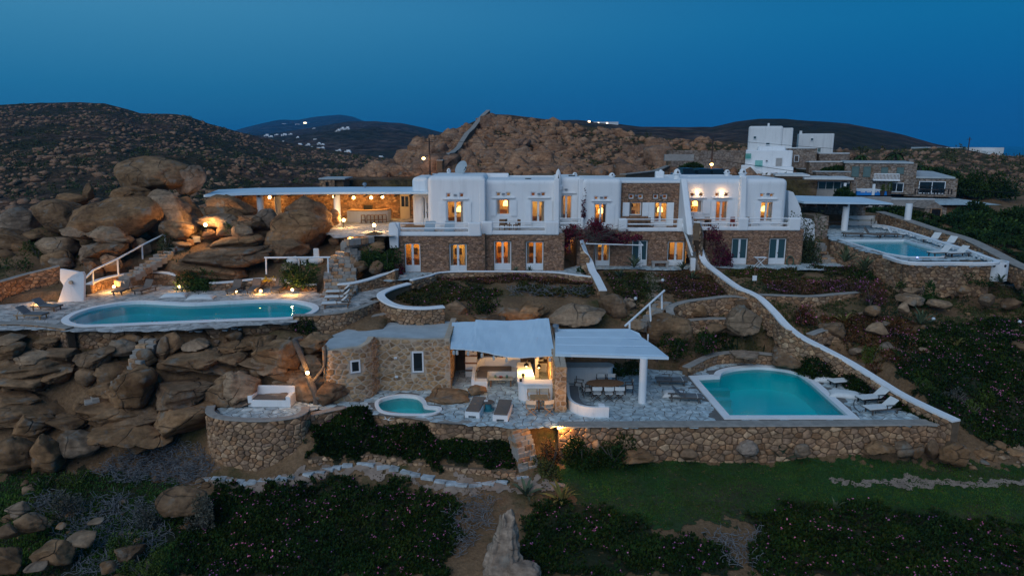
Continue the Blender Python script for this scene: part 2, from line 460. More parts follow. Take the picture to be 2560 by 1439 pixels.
class MB:
  """collects simple shapes, builds ONE mesh object"""
  def __init__(s):
    s.v, s.f = [], []
  def add(s, vs, fs):
    n = len(s.v)
    s.v += [tuple(p) for p in vs]
    s.f += [tuple(i + n for i in q) for q in fs]
    return s
  def box(s, c, d, rz=0.0, rx=0.0, ry=0.0):
    hx, hy, hz = d[0] / 2, d[1] / 2, d[2] / 2
    M = Matrix.Rotation(rz, 3, 'Z') @ Matrix.Rotation(ry, 3, 'Y') @ Matrix.Rotation(rx, 3, 'X')
    vs = [M @ Vector((x * hx, y * hy, z * hz)) + Vector(c) for x in (-1, 1) for y in (-1, 1) for z in (-1, 1)]
    return s.add(vs, [(0, 1, 3, 2), (4, 6, 7, 5), (0, 4, 5, 1), (2, 3, 7, 6), (0, 2, 6, 4), (1, 5, 7, 3)])
  def b2(s, x0, x1, y0, y1, z0, z1):
    return s.box(((x0 + x1) / 2, (y0 + y1) / 2, (z0 + z1) / 2), (abs(x1 - x0), abs(y1 - y0), abs(z1 - z0)))
  def tube(s, pts, r, n=8, caps=True):
    pts = [Vector(p) for p in pts]
    rs = r if isinstance(r, (list, tuple)) else [r] * len(pts)
    base = len(s.v)
    ref = None
    for i, p in enumerate(pts):
      t = (pts[min(i + 1, len(pts) - 1)] - pts[max(i - 1, 0)]).normalized()
      if ref is None:
        ref = t.orthogonal().normalized()
      ref = (ref - t * ref.dot(t))
      ref = ref.normalized() if ref.length > 1e-6 else t.orthogonal().normalized()
      bi = t.cross(ref)
      for k in range(n):
        a = 2 * PI * k / n
        s.v.append(tuple(p + (ref * math.cos(a) + bi * math.sin(a)) * rs[i]))
    for i in range(len(pts) - 1):
      for k in range(n):
        a, b_ = base + i * n + k, base + i * n + (k + 1) % n
        s.f.append((a, b_, b_ + n, a + n))
    if caps:
      s.f.append(tuple(base + k for k in reversed(range(n))))
      s.f.append(tuple(base + (len(pts) - 1) * n + k for k in range(n)))
    return s
  def lathe(s, prof, c=(0, 0, 0), n=16):
    base = len(s.v)
    for r_, z in prof:
      for k in range(n):
        a = 2 * PI * k / n
        s.v.append((c[0] + r_ * math.cos(a), c[1] + r_ * math.sin(a), c[2] + z))
    for i in range(len(prof) - 1):
      for k in range(n):
        a, b_ = base + i * n + k, base + i * n + (k + 1) % n
        s.f.append((a, b_, b_ + n, a + n))
    if prof[0][0] > 1e-4: s.f.append(tuple(base + k for k in reversed(range(n))))
    if prof[-1][0] > 1e-4: s.f.append(tuple(base + (len(prof) - 1) * n + k for k in range(n)))
    return s
  def ball(s, c, r, n=14, m=9):
    rr = r if isinstance(r, (tuple, list)) else (r, r, r)
    base = len(s.v)
    for i in range(m + 1):
      t = PI * i / m
      for k in range(n):
        a = 2 * PI * k / n
        s.v.append((c[0] + rr[0] * math.sin(t) * math.cos(a), c[1] + rr[1] * math.sin(t) * math.sin(a), c[2] - rr[2] * math.cos(t)))
    for i in range(m):
      for k in range(n):
        a, b_ = base + i * n + k, base + i * n + (k + 1) % n
        s.f.append((a, b_, b_ + n, a + n))
    return s
  def prism(s, poly, z0, z1):
    """vertical prism from a plan polygon; z0/z1 numbers or lists"""
    n = len(poly)
    a0 = z0 if isinstance(z0, (list, tuple)) else [z0] * n
    a1 = z1 if isinstance(z1, (list, tuple)) else [z1] * n
    tri = tessellate_polygon([[Vector((p[0], p[1], 0)) for p in poly]])
    area = sum(poly[i][0] * poly[(i + 1) % n][1] - poly[(i + 1) % n][0] * poly[i][1] for i in range(n))
    vs = [(p[0], p[1], a0[i]) for i, p in enumerate(poly)] + [(p[0], p[1], a1[i]) for i, p in enumerate(poly)]
    fs = []
    for t in tri:
      t = tuple(t)
      o = (poly[t[1]][0] - poly[t[0]][0]) * (poly[t[2]][1] - poly[t[0]][1]) - (poly[t[1]][1] - poly[t[0]][1]) * (poly[t[2]][0] - poly[t[0]][0])
      if o < 0: t = t[::-1]
      fs.append(tuple(i + n for i in t))
      fs.append(t[::-1])
    for i in range(n):
      j = (i + 1) % n
      q = (i, j, j + n, i + n)
      fs.append(q if area > 0 else q[::-1])
    return s.add(vs, fs)
  def mesh(s, name, mat=None, bevel=0.0, seg=2, smooth=False):
    me = bpy.data.meshes.new(name)
    me.from_pydata(s.v, [], s.f)
    if bevel or smooth:
      bm = bmesh.new()
      bm.from_mesh(me)
      bmesh.ops.remove_doubles(bm, verts=bm.verts, dist=1e-5)
      if bevel:
        ed = [e for e in bm.edges if len(e.link_faces) == 2 and e.calc_face_angle(0) > 0.5]
        bmesh.ops.bevel(bm, geom=ed, offset=bevel, segments=seg, profile=0.5, affect='EDGES', clamp_overlap=True)
      bm.to_mesh(me)
      bm.free()
      if smooth:
        me.polygons.foreach_set('use_smooth', np.ones(len(me.polygons), dtype=bool))
    me.update()
    if mat:
      for x in (mat if isinstance(mat, (list, tuple)) else [mat]):
        me.materials.append(MATS[x])
    return me
  def build(s, name, mat, parent=None, bevel=0.0, seg=2, smooth=False, loc=None):
    return mobj(name, s.mesh(name, mat, bevel, seg, smooth), None, parent, loc)

def smooth_closed(pts, n=8):
  out = []
  N = len(pts)
  for i in range(N):
    p0, p1, p2, p3 = (Vector(pts[(i + k) % N]) for k in (-1, 0, 1, 2))
    for k in range(n):
      t = k / n
      out.append(0.5 * ((2 * p1) + (p2 - p0) * t + (2 * p0 - 5 * p1 + 4 * p2 - p3) * t * t + (3 * p1 - p0 - 3 * p2 + p3) * t ** 3))
  return out
def smooth_open(pts, n=6):
  P_ = [Vector(p) for p in pts]
  P_ = [2 * P_[0] - P_[1]] + P_ + [2 * P_[-1] - P_[-2]]
  out = []
  for i in range(1, len(P_) - 2):
    p0, p1, p2, p3 = P_[i - 1:i + 3]
    for k in range(n):
      t = k / n
      out.append(0.5 * ((2 * p1) + (p2 - p0) * t + (2 * p0 - 5 * p1 + 4 * p2 - p3) * t * t + (3 * p1 - p0 - 3 * p2 + p3) * t ** 3))
  out.append(P_[-2])
  return out
def offset_closed(poly, d):
  """outward for d>0"""
  n = len(poly)
  area = sum(poly[i][0] * poly[(i + 1) % n][1] - poly[(i + 1) % n][0] * poly[i][1] for i in range(n))
  sg = 1 if area > 0 else -1
  out = []
  for i in range(n):
    a, b_, c = Vector(poly[i - 1][:2]), Vector(poly[i][:2]), Vector(poly[(i + 1) % n][:2])
    t1, t2 = (b_ - a).normalized(), (c - b_).normalized()
    n1, n2 = Vector((t1.y, -t1.x)), Vector((t2.y, -t2.x))
    m_ = (n1 + n2)
    m_ = m_ / max(0.35, (1 + n1.dot(n2)))
    out.append(b_ + m_ * d * sg)
  return out
def in_poly(x, y, poly):
  x = np.asarray(x); y = np.asarray(y)
  r_ = np.zeros(x.shape, dtype=bool)
  n = len(poly)
  for i in range(n):
    x0, y0 = poly[i][0], poly[i][1]
    x1, y1 = poly[(i + 1) % n][0], poly[(i + 1) % n][1]
    if y0 == y1: continue
    c = ((y0 > y) != (y1 > y)) & (x < (x1 - x0) * (y - y0) / (y1 - y0) + x0)
    r_ ^= c
  return r_
def d_poly(x, y, poly):
  best = np.full(np.shape(x), 1e9)
  n = len(poly)
  for i in range(n):
    x0, y0 = poly[i][0], poly[i][1]
    dx, dy = poly[(i + 1) % n][0] - x0, poly[(i + 1) % n][1] - y0
    L = dx * dx + dy * dy + 1e-12
    t = np.clip(((x - x0) * dx + (y - y0) * dy) / L, 0, 1)
    best = np.minimum(best, np.hypot(x - x0 - t * dx, y - y0 - t * dy))
  return best

# ---------------------------------------------------------------- levels of the place (metres; camera at 15)
Z_LOW, Z_POOL, Z_GND, Z_UP, Z_RP, Z_NB = 0.0, 3.8, 4.4, 7.6, 6.2, 7.6
def plan(pxs, z):
  return [PZ(a, b_, z).to_2d() for a, b_ in pxs]
LOW_POLY = plan([(520, 1036), (560, 1012), (620, 1000), (780, 1003), (850, 1008), (915, 1000), (935, 985)], Z_LOW) + \
  [Vector((-8.2, 40.6)), Vector((-7.4, 45.0)), Vector((4.0, 45.2)), Vector((10.5, 44.0))] + \
  plan([(1730, 925), (1800, 905), (1900, 897), (2000, 912), (2090, 925), (2165, 945), (2230, 985), (2350, 1052), (2362, 1062), (1395, 1068), (1300, 1068), (1100, 1058),
      (1060, 1048), (930, 1036), (905, 1012), (790, 1022), (765, 1036), (720, 1048), (640, 1052), (560, 1046)], Z_LOW)
POOL_POLY = plan([(-160, 836), (-160, 745), (0, 762), (90, 752), (150, 758), (215, 742), (260, 722), (340, 712), (420, 714), (500, 716), (560, 724), (700, 722), (770, 720), (800, 735), (985, 694),
          (1000, 700), (945, 735), (880, 778), (795, 790), (730, 805), (560, 818), (380, 828), (180, 828), (80, 822)], Z_POOL)
GND_POLY = plan([(955, 712), (1000, 700)], Z_GND - 0.3) + [Vector((-9.5, 57.5)), Vector((4.0, 57.5)), Vector((6.0, 60)), Vector((25.5, 61.0))] + \
  plan([(2055, 645), (2130, 668), (2060, 676), (1960, 672), (1880, 672), (1750, 668), (1680, 676), (1560, 672), (1500, 672), (1440, 690), (1300, 682), (1150, 681), (1060, 697)], Z_GND)
UP_POLY = plan([(835, 596), (905, 590), (985, 590)], Z_UP) + [Vector((-9.9, 57.0)), Vector((-9.9, 68.6)), Vector((-34, 68.6)), Vector((-31, 62)), Vector((-21.5, 61)), Vector((-16, 58.5))]
RP_POLY = plan([(2072, 598), (2105, 607), (2150, 624), (2216, 640), (2270, 651), (2380, 652), (2440, 648), (2495, 658), (2470, 641), (2420, 622), (2320, 595), (2225, 570), (2180, 565)], Z_RP) + \
  [Vector((41.0, 74.5)), Vector((32.0, 74.5)), Vector((30.8, 66.0))]
NB_POLY = [Vector((31, 84)), Vector((60, 84)), Vector((62, 106)), Vector((40, 112)), Vector((31, 104))]
POOLS = {
  'kidney': (smooth_closed(plan([(172, 800), (200, 782), (260, 766), (340, 756), (420, 759), (480, 761), (560, 757), (650, 753), (720, 753), (768, 762), (782, 773), (765, 785), (720, 794), (600, 798), (480, 803), (380, 807), (260, 812), (200, 812)], Z_POOL), 6), Z_POOL),
  'arched': (plan([(1824, 1040), (1742, 946), (1800, 943)], Z_LOW) + smooth_open(plan([(1800, 943), (1810, 931), (1850, 922), (1912, 920), (1985, 931), (2022, 952)], Z_LOW), 6)[1:] + plan([(2120, 1040)], Z_LOW), Z_LOW),
  'tub': (smooth_closed(plan([(946, 1010), (960, 998), (1000, 990), (1040, 993), (1055, 1004), (1062, 1017), (1095, 1022), (1078, 1034), (1010, 1035), (960, 1029)], Z_LOW), 5), Z_LOW),
  'angular': (plan([(2107, 601), (2216, 634), (2272, 643), (2352, 643), (2366, 632), (2259, 601)], Z_RP), Z_RP),
}
PLATFORMS = [(GND_POLY, Z_GND), (POOL_POLY, Z_POOL), (UP_POLY, Z_UP), (LOW_POLY, Z_LOW), (RP_POLY, Z_RP), (NB_POLY, Z_NB)]

# ---------------------------------------------------------------- terrain surface
CTRL = []
for a, b_, z in [(-300, 1560, -3.8), (300, 1520, -3.8), (900, 1520, -3.8), (1500, 1520, -3.5), (2100, 1520, -3.3), (2800, 1500, -3.0), (-200, 1300, -3.0),
  (0, 1300, -3.0), (400, 1300, -3.1), (800, 1300, -3.1), (1200, 1260, -2.8), (1700, 1260, -2.6), (2200, 1240, -2.4), (2560, 1220, -2.0), (2760, 1200, -1.8),
  (520, 1195, -2.7), (760, 1190, -2.5), (1020, 1192, -2.45), (1250, 1205, -2.5), (1400, 1190, -2.3), (1500, 1150, -2.0), (1900, 1150, -2.0), (2350, 1160, -1.9), (2500, 1140, -1.6),
  (-200, 1170, -2.4), (0, 1175, -2.4), (200, 1175, -2.4), (400, 1120, -2.0), (500, 1160, -2.5), (640, 1172, -2.5),
  (-200, 1060, -0.4), (0, 1060, -0.6), (150, 1025, -0.2), (350, 1030, -0.2), (450, 1010, 0.0), (0, 960, 1.2), (250, 940, 1.5), (450, 935, 1.5), (600, 925, 1.5), (700, 915, 1.7), (780, 960, 0.6),
  (-200, 880, 2.7), (0, 880, 2.7), (300, 865, 2.8), (600, 858, 2.7), (750, 858, 2.6), (840, 900, 1.4), (100, 830, 3.4), (400, 834, 3.4), (700, 824, 3.4), (900, 815, 3.3), (-200, 830, 3.4),
  (1000, 795, 3.3), (1100, 775, 3.6), (1250, 755, 3.8), (1450, 750, 3.8), (1560, 765, 3.3), (780, 1060, -0.3), (900, 1050, -0.2), (1050, 1062, -0.2), (1250, 1075, -0.3),
  (800, 1138, -1.95), (1000, 1146, -1.95), (1250, 1172, -2.1), (800, 1090, -1.25), (950, 1095, -1.2), (1100, 1105, -1.2), (1250, 1115, -1.2), (870, 1166, -2.3), (960, 1172, -2.32),
  (1100, 700, 4.2), (1300, 700, 4.2), (1450, 710, 4.2), (1560, 705, 4.2), (1600, 745, 3.6), (1650, 795, 2.5), (1600, 805, 2.4), (1700, 765, 3.1), (1720, 835, 1.5), (1800, 855, 1.1), (1700, 895, 0.5),
  (1850, 885, 0.6), (1950, 875, 0.9), (2000, 855, 1.3), (1000, 690, 4.3), (1500, 672, 4.3), (1900, 668, 4.3), (2050, 662, 4.3), (1900, 695, 4.15), (2100, 695, 4.15), (2250, 708, 4.05), (1880, 733, 3.9),
  (2000, 795, 2.5), (2150, 805, 2.5), (2300, 800, 2.5), (2480, 770, 2.9), (2560, 760, 2.9), (2760, 760, 3.0), (2100, 855, 1.8), (2250, 885, 1.4), (2400, 905, 1.3), (2550, 905, 1.6), (2760, 900, 1.6), (2300, 965, 0.6), (2500, 1005, 0.2),
  (2400, 1038, 0.0), (2500, 1095, -1.3), (2560, 1105, -1.4), (2760, 1100, -1.3), (1960, 812, 2.5), (2060, 882, 1.4), (2200, 972, 0.6), (2120, 668, 4.4), (2250, 695, 4.15), (2450, 708, 4.1), (2560, 695, 4.3),
  (2540, 658, 4.7), (2600, 650, 4.9), (2760, 650, 5.0), (2300, 558, 6.4), (2400, 590, 6.0), (2500, 612, 5.5), (2560, 565, 6.0), (2700, 565, 6.0),
  (-200, 690, 4.6), (0, 706, 4.5), (100, 684, 4.7), (300, 676, 5.0), (200, 645, 5.6), (400, 625, 6.2), (250, 602, 7.0), (0, 605, 6.6), (500, 585, 7.3), (100, 566, 7.8), (600, 590, 7.1), (700, 645, 5.8), (740, 692, 4.5), (640, 695, 4.5), (560, 690, 4.6), (930, 640, 5.9), (930, 680, 4.9), (960, 610, 6.9)]:
  p = PZ(a, b_, z)
  CTRL.append((p.x, p.y, z))
CTRL += [(-70, 62, 6.5), (-45, 70, 6.8), (-30, 74, 7.6), (-60, 85, 4.5), (-35, 95, 5.0), (-90, 110, 2.5), (-50, 118, 3.2), (-20, 110, 6.0), (-20, 76, 8.8), (-10, 76, 9.8), (0, 78, 10.6), (14, 78, 10.4), (28, 80, 9.4),
     (-5, 95, 10.4), (15, 98, 10.2), (30, 95, 9.0), (45, 82, 6.6), (60, 80, 6.4), (75, 80, 6.2), (90, 90, 6.8), (50, 115, 7.5), (75, 115, 7.0), (25, 118, 7.6), (0, 118, 8.5), (70, 60, 4.6), (-1.5, 46.6, 2.6), (5, 46.6, 2.4), (-7, 47.5, 3.1),
     (8, 45.6, 1.6), (-75, 40, 3.0), (-70, 25, -3.0), (75, 40, 1.5), (75, 20, -3), (0, 10, -4.5), (-50, 8, -4.5), (50, 8, -4.5), (-3, 62, 5.0), (10, 63, 5.0), (22, 64, 5.2)]
CT = np.array(CTRL)
_A = np.zeros((len(CT) + 3, len(CT) + 3))
_D = np.hypot(CT[:, None, 0] - CT[None, :, 0], CT[:, None, 1] - CT[None, :, 1])
_A[:len(CT), :len(CT)] = -_D + np.eye(len(CT)) * 0.12
_A[:len(CT), -3:] = np.c_[np.ones(len(CT)), CT[:, :2]]
_A[-3:, :len(CT)] = _A[:len(CT), -3:].T
_W = np.linalg.solve(_A, np.r_[CT[:, 2], 0, 0, 0])
def natural(x, y):
  x = np.asarray(x, float); y = np.asarray(y, float)
  s = _W[-3] + _W[-2] * x + _W[-1] * y
  for i in range(len(CT)):
    s = s - _W[i] * np.hypot(x - CT[i, 0], y - CT[i, 1])
  return s
GX0, GX1, GY0, GY1, GS = -80.0, 92.0, 8.0, 124.0, 0.5
gx = np.arange(GX0, GX1 + 0.01, GS)
gy = np.arange(GY0, GY1 + 0.01, GS)
XX, YY = np.meshgrid(gx, gy)
ZZ = natural(XX, YY)
NOISE = np.zeros_like(ZZ)
for f_, a_ in ((0.22, 0.22), (0.55, 0.12), (1.3, 0.05)):
  ph = nrng.uniform(0, 6, 8)
  k = 0
  for j in range(4):
    an = ph[j] * 1.7
    NOISE += a_ * 0.5 * np.sin((XX * math.cos(an) + YY * math.sin(an)) * f_ * 2 * (1 + 0.23 * j) + ph[j + 4])
ZZ = ZZ + NOISE * np.clip((YY - 22) / 60, 0.14, 1.0)
for poly, lv in PLATFORMS:
  ins = in_poly(XX, YY, poly)
  dd = d_poly(XX, YY, poly)
  ero = ins & (dd > 0.75)
  dil = ins | (dd < 0.75)
  ZZ = np.where(ero, lv - 0.10, ZZ)
  ZZ = np.where(dil & ~ero & (ZZ > lv - 0.10), lv - 0.10, ZZ)
for nm, (poly, lv) in POOLS.items():
  dil = in_poly(XX, YY, poly) | (d_poly(XX, YY, poly) < (0.3 if nm == 'tub' else 0.8))
  ZZ = np.where(dil & (ZZ > lv - 2.2), lv - 2.2, ZZ)
def ground(x, y):
  fx = (np.asarray(x, float) - GX0) / GS
  fy = (np.asarray(y, float) - GY0) / GS
  fx = np.clip(fx, 0, len(gx) - 1.001); fy = np.clip(fy, 0, len(gy) - 1.001)
  i = fx.astype(int); j = fy.astype(int)
  a, b2_ = fx - i, fy - j
  return (ZZ[j, i] * (1 - a) * (1 - b2_) + ZZ[j, i + 1] * a * (1 - b2_) + ZZ[j + 1, i] * (1 - a) * b2_ + ZZ[j + 1, i + 1] * a * b2_)
def gz(x, y):
  return float(ground(np.array([x]), np.array([y]))[0])
def hit(px, py, y0=20.0, y1=122.0):
  d = ray(px, py)
  Y = np.arange(y0, y1, 0.1)
  xs = d.x / d.y * Y
  zs = CAM.z + d.z / d.y * Y
  below = np.nonzero(ground(xs, Y) >= zs)[0]
  if len(below) == 0:
    return PY(px, py, y1)
  return PY(px, py, Y[below[0]])
n0, n1 = len(gx), len(gy)
idx = np.arange(n0 * n1).reshape(n1, n0)
fq = np.stack([idx[:-1, :-1], idx[:-1, 1:], idx[1:, 1:], idx[1:, :-1]], -1).reshape(-1, 4)
ter = mobj('terrain', mesh_np('terrain', np.c_[XX.ravel(), YY.ravel(), ZZ.ravel()], fq, 'soil', True))
tag(ter, 'brown rocky hillside soil stepping down in terraces around the villa', kind='structure')

def hill(name, label, prof, yc, yf, zf, mat, ncol=220, nrow=70, amp=1.0, u0=None, u1=None, ybk=1.35, zfade=0.45, seed=1, fsc=1.0, curve=1.0):
  """a hill with its crest along prof (pixel column, pixel row) at distance yc, foot at yf"""
  px = np.array([p[0] for p in prof], float)
  py = np.array([p[1] for p in prof], float)
  cols = np.linspace(px[0], px[-1], ncol)
  cy = np.interp(cols, px, py)
  V, zc = [], []
  for a, b_ in zip(cols, cy):
    zc.append(PY(a, b_, yc).z)
  zc = np.array(zc)
  u = (cols - 1280) / F / 1.0
  rows = [-0.06] + list(np.linspace(0, 1, nrow)) + [1.06, 1.15, 1.3]
  vs = []
  for t in rows:
    if t < 0:
      Y = yf - 5
      z = np.full(ncol, zf - 9.0)
    elif t <= 1:
      Y = yf + (yc - yf) * t
      z = zf + (zc - zf) * (t ** curve)
    else:
      Y = yc * (1 + (t - 1) * (ybk - 1) / 0.3)
      z = zc - (t - 1) / 0.3 * zfade * (np.abs(zc) + 20)
    d = np.array([ray(a, b_).x / ray(a, b_).y for a, b_ in zip(cols, cy)])
    x = d * Y
    vs.append(np.c_[x, np.full(ncol, Y), z])
  vs = np.array(vs)
  for i in range(vs.shape[0]):
    t = min(1, max(0, rows[i]))
    for j in range(ncol):
      p = Vector(vs[i, j]) * fsc
      h = noise.fractal(p * 0.011 + Vector((seed, 0, 0)), 0.8, 2.1, 4) * 1.6 + noise.fractal(p * 0.06 + Vector((0, seed, 0)), 0.7, 2.2, 4) * 0.55
      vs[i, j, 2] += h * amp * math.sin(min(t, 0.985) * PI) ** 0.6 if t < 1 else h * amp * 0.2
  nr = len(rows)
  ix = np.arange(nr * ncol).reshape(nr, ncol)
  q = np.stack([ix[:-1, :-1], ix[:-1, 1:], ix[1:, 1:], ix[1:, :-1]], -1).reshape(-1, 4)
  o = mobj(name, mesh_np(name, vs.reshape(-1, 3), q, mat, True))
  tag(o, label, kind='structure')
  return o, vs[1:nrow + 1]
LEFT_P = [(-420, 300), (-150, 275), (0, 262), (100, 257), (200, 255), (260, 258), (320, 275), (350, 284), (430, 285), (470, 290), (520, 308), (590, 328), (650, 343), (750, 362), (850, 378), (950, 392), (1060, 405), (1400, 415)]
HL, HLv = hill('scrub_hill', 'brown scrub-covered rocky hill across the valley', LEFT_P, 430, 105, 2.0, 'hill_left', 330, 110, 2.2, seed=3, curve=1.25)
ROCK_P = [(820, 470), (900, 446), (950, 420), (1000, 396), (1060, 352), (1110, 330), (1140, 321), (1180, 306), (1205, 293), (1235, 286), (1270, 287), (1330, 295), (1380, 302), (1430, 311), (1500, 321), (1560, 331), (1640, 345), (1700, 350), (1780, 352), (1850, 356), (1950, 372), (2050, 390)]
HR, HRv = hill('rocky_hill', 'rocky brown granite hill rising behind the villa', ROCK_P, 150, 84, 10.6, 'hill_near', 300, 90, 0.9, seed=7, curve=1.5)
RIGHT_P = [(1250, 318), (1350, 303), (1440, 301), (1530, 309), (1600, 318), (1700, 319), (1780, 318), (1840, 304), (1900, 298), (1960, 298), (2040, 304), (2120, 311), (2200, 326), (2260, 339), (2330, 359), (2400, 374), (2470, 392)]
hill('dark_ridge', 'long dark purple-brown ridge behind the white towers', RIGHT_P, 520, 190, 8, 'hill_mid', 240, 70, 2.2, seed=12, fsc=0.6)
NBH_P = [(1550, 420), (1850, 392), (1950, 382), (2050, 376), (2120, 373), (2200, 374), (2300, 371), (2350, 369), (2410, 373), (2470, 386), (2560, 392), (2700, 394), (2850, 396)]
HN, HNv = hill('shrubby_slope', 'low rocky slope dotted with shrubs behind the stone neighbour house', NBH_P, 165, 100, 6.8, 'hill_near', 220, 70, 0.7, seed=21)
MID_P = [(480, 352), (560, 345), (640, 338), (700, 331), (800, 316), (870, 304), (935, 303), (1000, 308), (1060, 320), (1100, 330), (1200, 345), (1300, 352)]
HM, HMv = hill('village_hill', 'dull brown hillside with white village houses', MID_P, 1400, 450, 4, 'hill_mid', 160, 60, 6.0, seed=31, fsc=0.3)
FAR_P = [(480, 350), (560, 334), (590, 326), (640, 313), (700, 301), (745, 303), (790, 293), (850, 288), (880, 292), (905, 302), (940, 311), (1000, 328), (1080, 345)]
hill('far_mountain', 'distant blue mountain with a notch behind the village', FAR_P, 4200, 1900, 20, 'hill_far', 140, 40, 12.0, seed=41, fsc=0.12)
sm = MB()
sm.add([(-6900, 1500, -20), (6900, 1500, -20), (6900, 8200, -20), (-6900, 8200, -20)], [(0, 1, 2, 3)])
tag(sm.build('sea', 'sea'), 'dark blue sea beyond the low headland', kind='structure')
# land between the near terrain and the hills
lm = MB()
lm.add([(-600, 120, -1.0), (600, 120, -1.0), (700, 700, -3.0), (-900, 700, -3.0)], [(0, 1, 2, 3)])
lm.add([(-700, -60, -7.0), (700, -60, -7.0), (700, 120, -1.01), (-700, 120, -1.01)], [(0, 1, 2, 3)])
tag(lm.build('land', 'soil'), 'flat brown valley floor', kind='structure')

# ---------------------------------------------------------------- irregular stones
def voronoi(x0, x1, y0, y1, sx, sy, jit=0.42, seed=0, keep=None, drop=0.12):
  """irregular cells over a rectangle: list of (cx, cy, polygon)"""
  r_ = random.Random(seed)
  ni, nj = int((x1 - x0) / sx) + 5, int((y1 - y0) / sy) + 5
  S = {}
  for i in range(ni):
    for j in range(nj):
      if r_.random() < drop: continue
      S[i, j] = (i - 2 + 0.5 * (j % 2) + r_.uniform(-jit, jit), j - 2 + r_.uniform(-jit, jit))
  out = []
  for (i, j), (cx, cy) in S.items():
    wx, wy = x0 + cx * sx, y0 + cy * sy
    if wx < x0 - sx or wx > x1 + sx or wy < y0 - sy or wy > y1 + sy: continue
    if keep is not None and not keep(wx, wy): continue
    poly = [(cx - 1.6, cy - 1.6), (cx + 1.6, cy - 1.6), (cx + 1.6, cy + 1.6), (cx - 1.6, cy + 1.6)]
    nb = []
    for di in (-2, -1, 0, 1, 2):
      for dj in (-2, -1, 0, 1, 2):
        q = S.get((i + di, j + dj))
        if q and (di or dj):
          nb.append(((q[0] - cx) ** 2 + (q[1] - cy) ** 2, q))
    nb.sort()
    for d2, (qx, qy) in nb:
      rad = max((p[0] - cx) ** 2 + (p[1] - cy) ** 2 for p in poly)
      if d2 > 4 * rad: break
      nx, ny = qx - cx, qy - cy
      c = nx * (cx + qx) / 2 + ny * (cy + qy) / 2
      res = []
      for k in range(len(poly)):
        a, b_ = poly[k], poly[(k + 1) % len(poly)]
        da, db = nx * a[0] + ny * a[1] - c, nx * b_[0] + ny * b_[1] - c
        if da <= 0: res.append(a)
        if (da < 0) != (db < 0):
          t = da / (da - db)
          res.append((a[0] + (b_[0] - a[0]) * t, a[1] + (b_[1] - a[1]) * t))
      poly = res
      if len(poly) < 3: break
    if len(poly) >= 3:
      out.append((wx, wy, [(x0 + p[0] * sx, y0 + p[1] * sy) for p in poly]))
  return out
def clip_y(poly, lim, upper=True):
  res = []
  for k in range(len(poly)):
    a, b_ = poly[k], poly[(k + 1) % len(poly)]
    da, db = (a[1] - lim, b_[1] - lim) if upper else (lim - a[1], lim - b_[1])
    if da <= 0: res.append(a)
    if (da < 0) != (db < 0):
      t = da / (da - db)
      res.append((a[0] + (b_[0] - a[0]) * t, lim))
  return res
def clip_x(poly, lim, upper=True):
  q = clip_y([(p[1], p[0]) for p in poly], lim, upper)
  return [(p[1], p[0]) for p in q]
def parea(p):
  return abs(sum(p[i][0] * p[(i + 1) % len(p)][1] - p[(i + 1) % len(p)][0] * p[i][1] for i in range(len(p)))) / 2
def stone_geo(poly, gap, depth, mp, r_, dome=0.35, back=0.03):
  """closed irregular stone: polygon inset by gap, standing depth proud; mp(s,t,d) -> 3D"""
  n = len(poly)
  cx, cy = sum(p[0] for p in poly) / n, sum(p[1] for p in poly) / n
  rad = math.sqrt(parea(poly) / PI) + 1e-6
  k0 = max(0.3, 1 - gap / rad)
  k1 = k0 * 0.80
  d = depth * r_.uniform(0.55, 1.25)
  ro = [(cx + (p[0] - cx) * k0, cy + (p[1] - cy) * k0) for p in poly]
  ri = [(cx + (p[0] - cx) * k1, cy + (p[1] - cy) * k1) for p in poly]
  vs = [mp(p[0], p[1], -back) for p in ro] + [mp(p[0], p[1], d * 0.6) for p in ro] + [mp(p[0], p[1], d * r_.uniform(0.9, 1.05)) for p in ri] + [mp(cx, cy, d * (1 + dome * 0.3))]
  fs = []
  for i in range(n):
    j = (i + 1) % n
    fs.append((i, j, n + j, n + i))
    fs.append((n + i, n + j, 2 * n + j, 2 * n + i))
    fs.append((2 * n + i, 2 * n + j, 3 * n))
  return vs, fs
def lay_stones(cells, gap, depth, mp, mat, parent, name='stone', nparts=300, seed=1, dome=0.35, back=0.03):
  """the largest cells become stones of their own, the rest one joined part"""
  r_ = random.Random(seed)
  cells = sorted(cells, key=lambda c: -parea(c[2]))
  rest = MB()
  for k, (cx, cy, poly) in enumerate(cells):
    if len(poly) < 3 or parea(poly) < 0.002: continue
    vs, fs = stone_geo(poly, gap, depth, mp, r_, dome, back)
    if k < nparts:
      o = Vector(vs[-1])
      m_ = MB().add([Vector(v) - o for v in vs], fs)
      mobj(name, m_.mesh(name, mat), None, parent, o)
    else:
      rest.add(vs, fs)
  if rest.v:
    o = rest.build('small_' + name + 's', mat, parent)
    o['kind'] = 'stuff'

class Path:
  def __init__(s, pts):
    s.p = [Vector((q[0], q[1])) for q in pts]
    s.L = [0.0]
    for a, b_ in zip(s.p, s.p[1:]):
      s.L.append(s.L[-1] + (b_ - a).length)
    s.len = s.L[-1]
    nn = []
    for i in range(len(s.p)):
      t = (s.p[min(i + 1, len(s.p) - 1)] - s.p[max(0, i - 1)]).normalized()
      nn.append(Vector((t.y, -t.x)))
    s.n = nn
  def at(s, q):
    q = min(max(q, 0), s.len)
    i = 0
    while i < len(s.p) - 2 and s.L[i + 1] < q: i += 1
    t = (q - s.L[i]) / max(1e-9, s.L[i + 1] - s.L[i])
    return s.p[i].lerp(s.p[i + 1], t), s.n[i].lerp(s.n[i + 1], t).normalized(), i, t
def lerp_list(lst, i, t):
  return lst[i] + (lst[min(i + 1, len(lst) - 1)] - lst[i]) * t

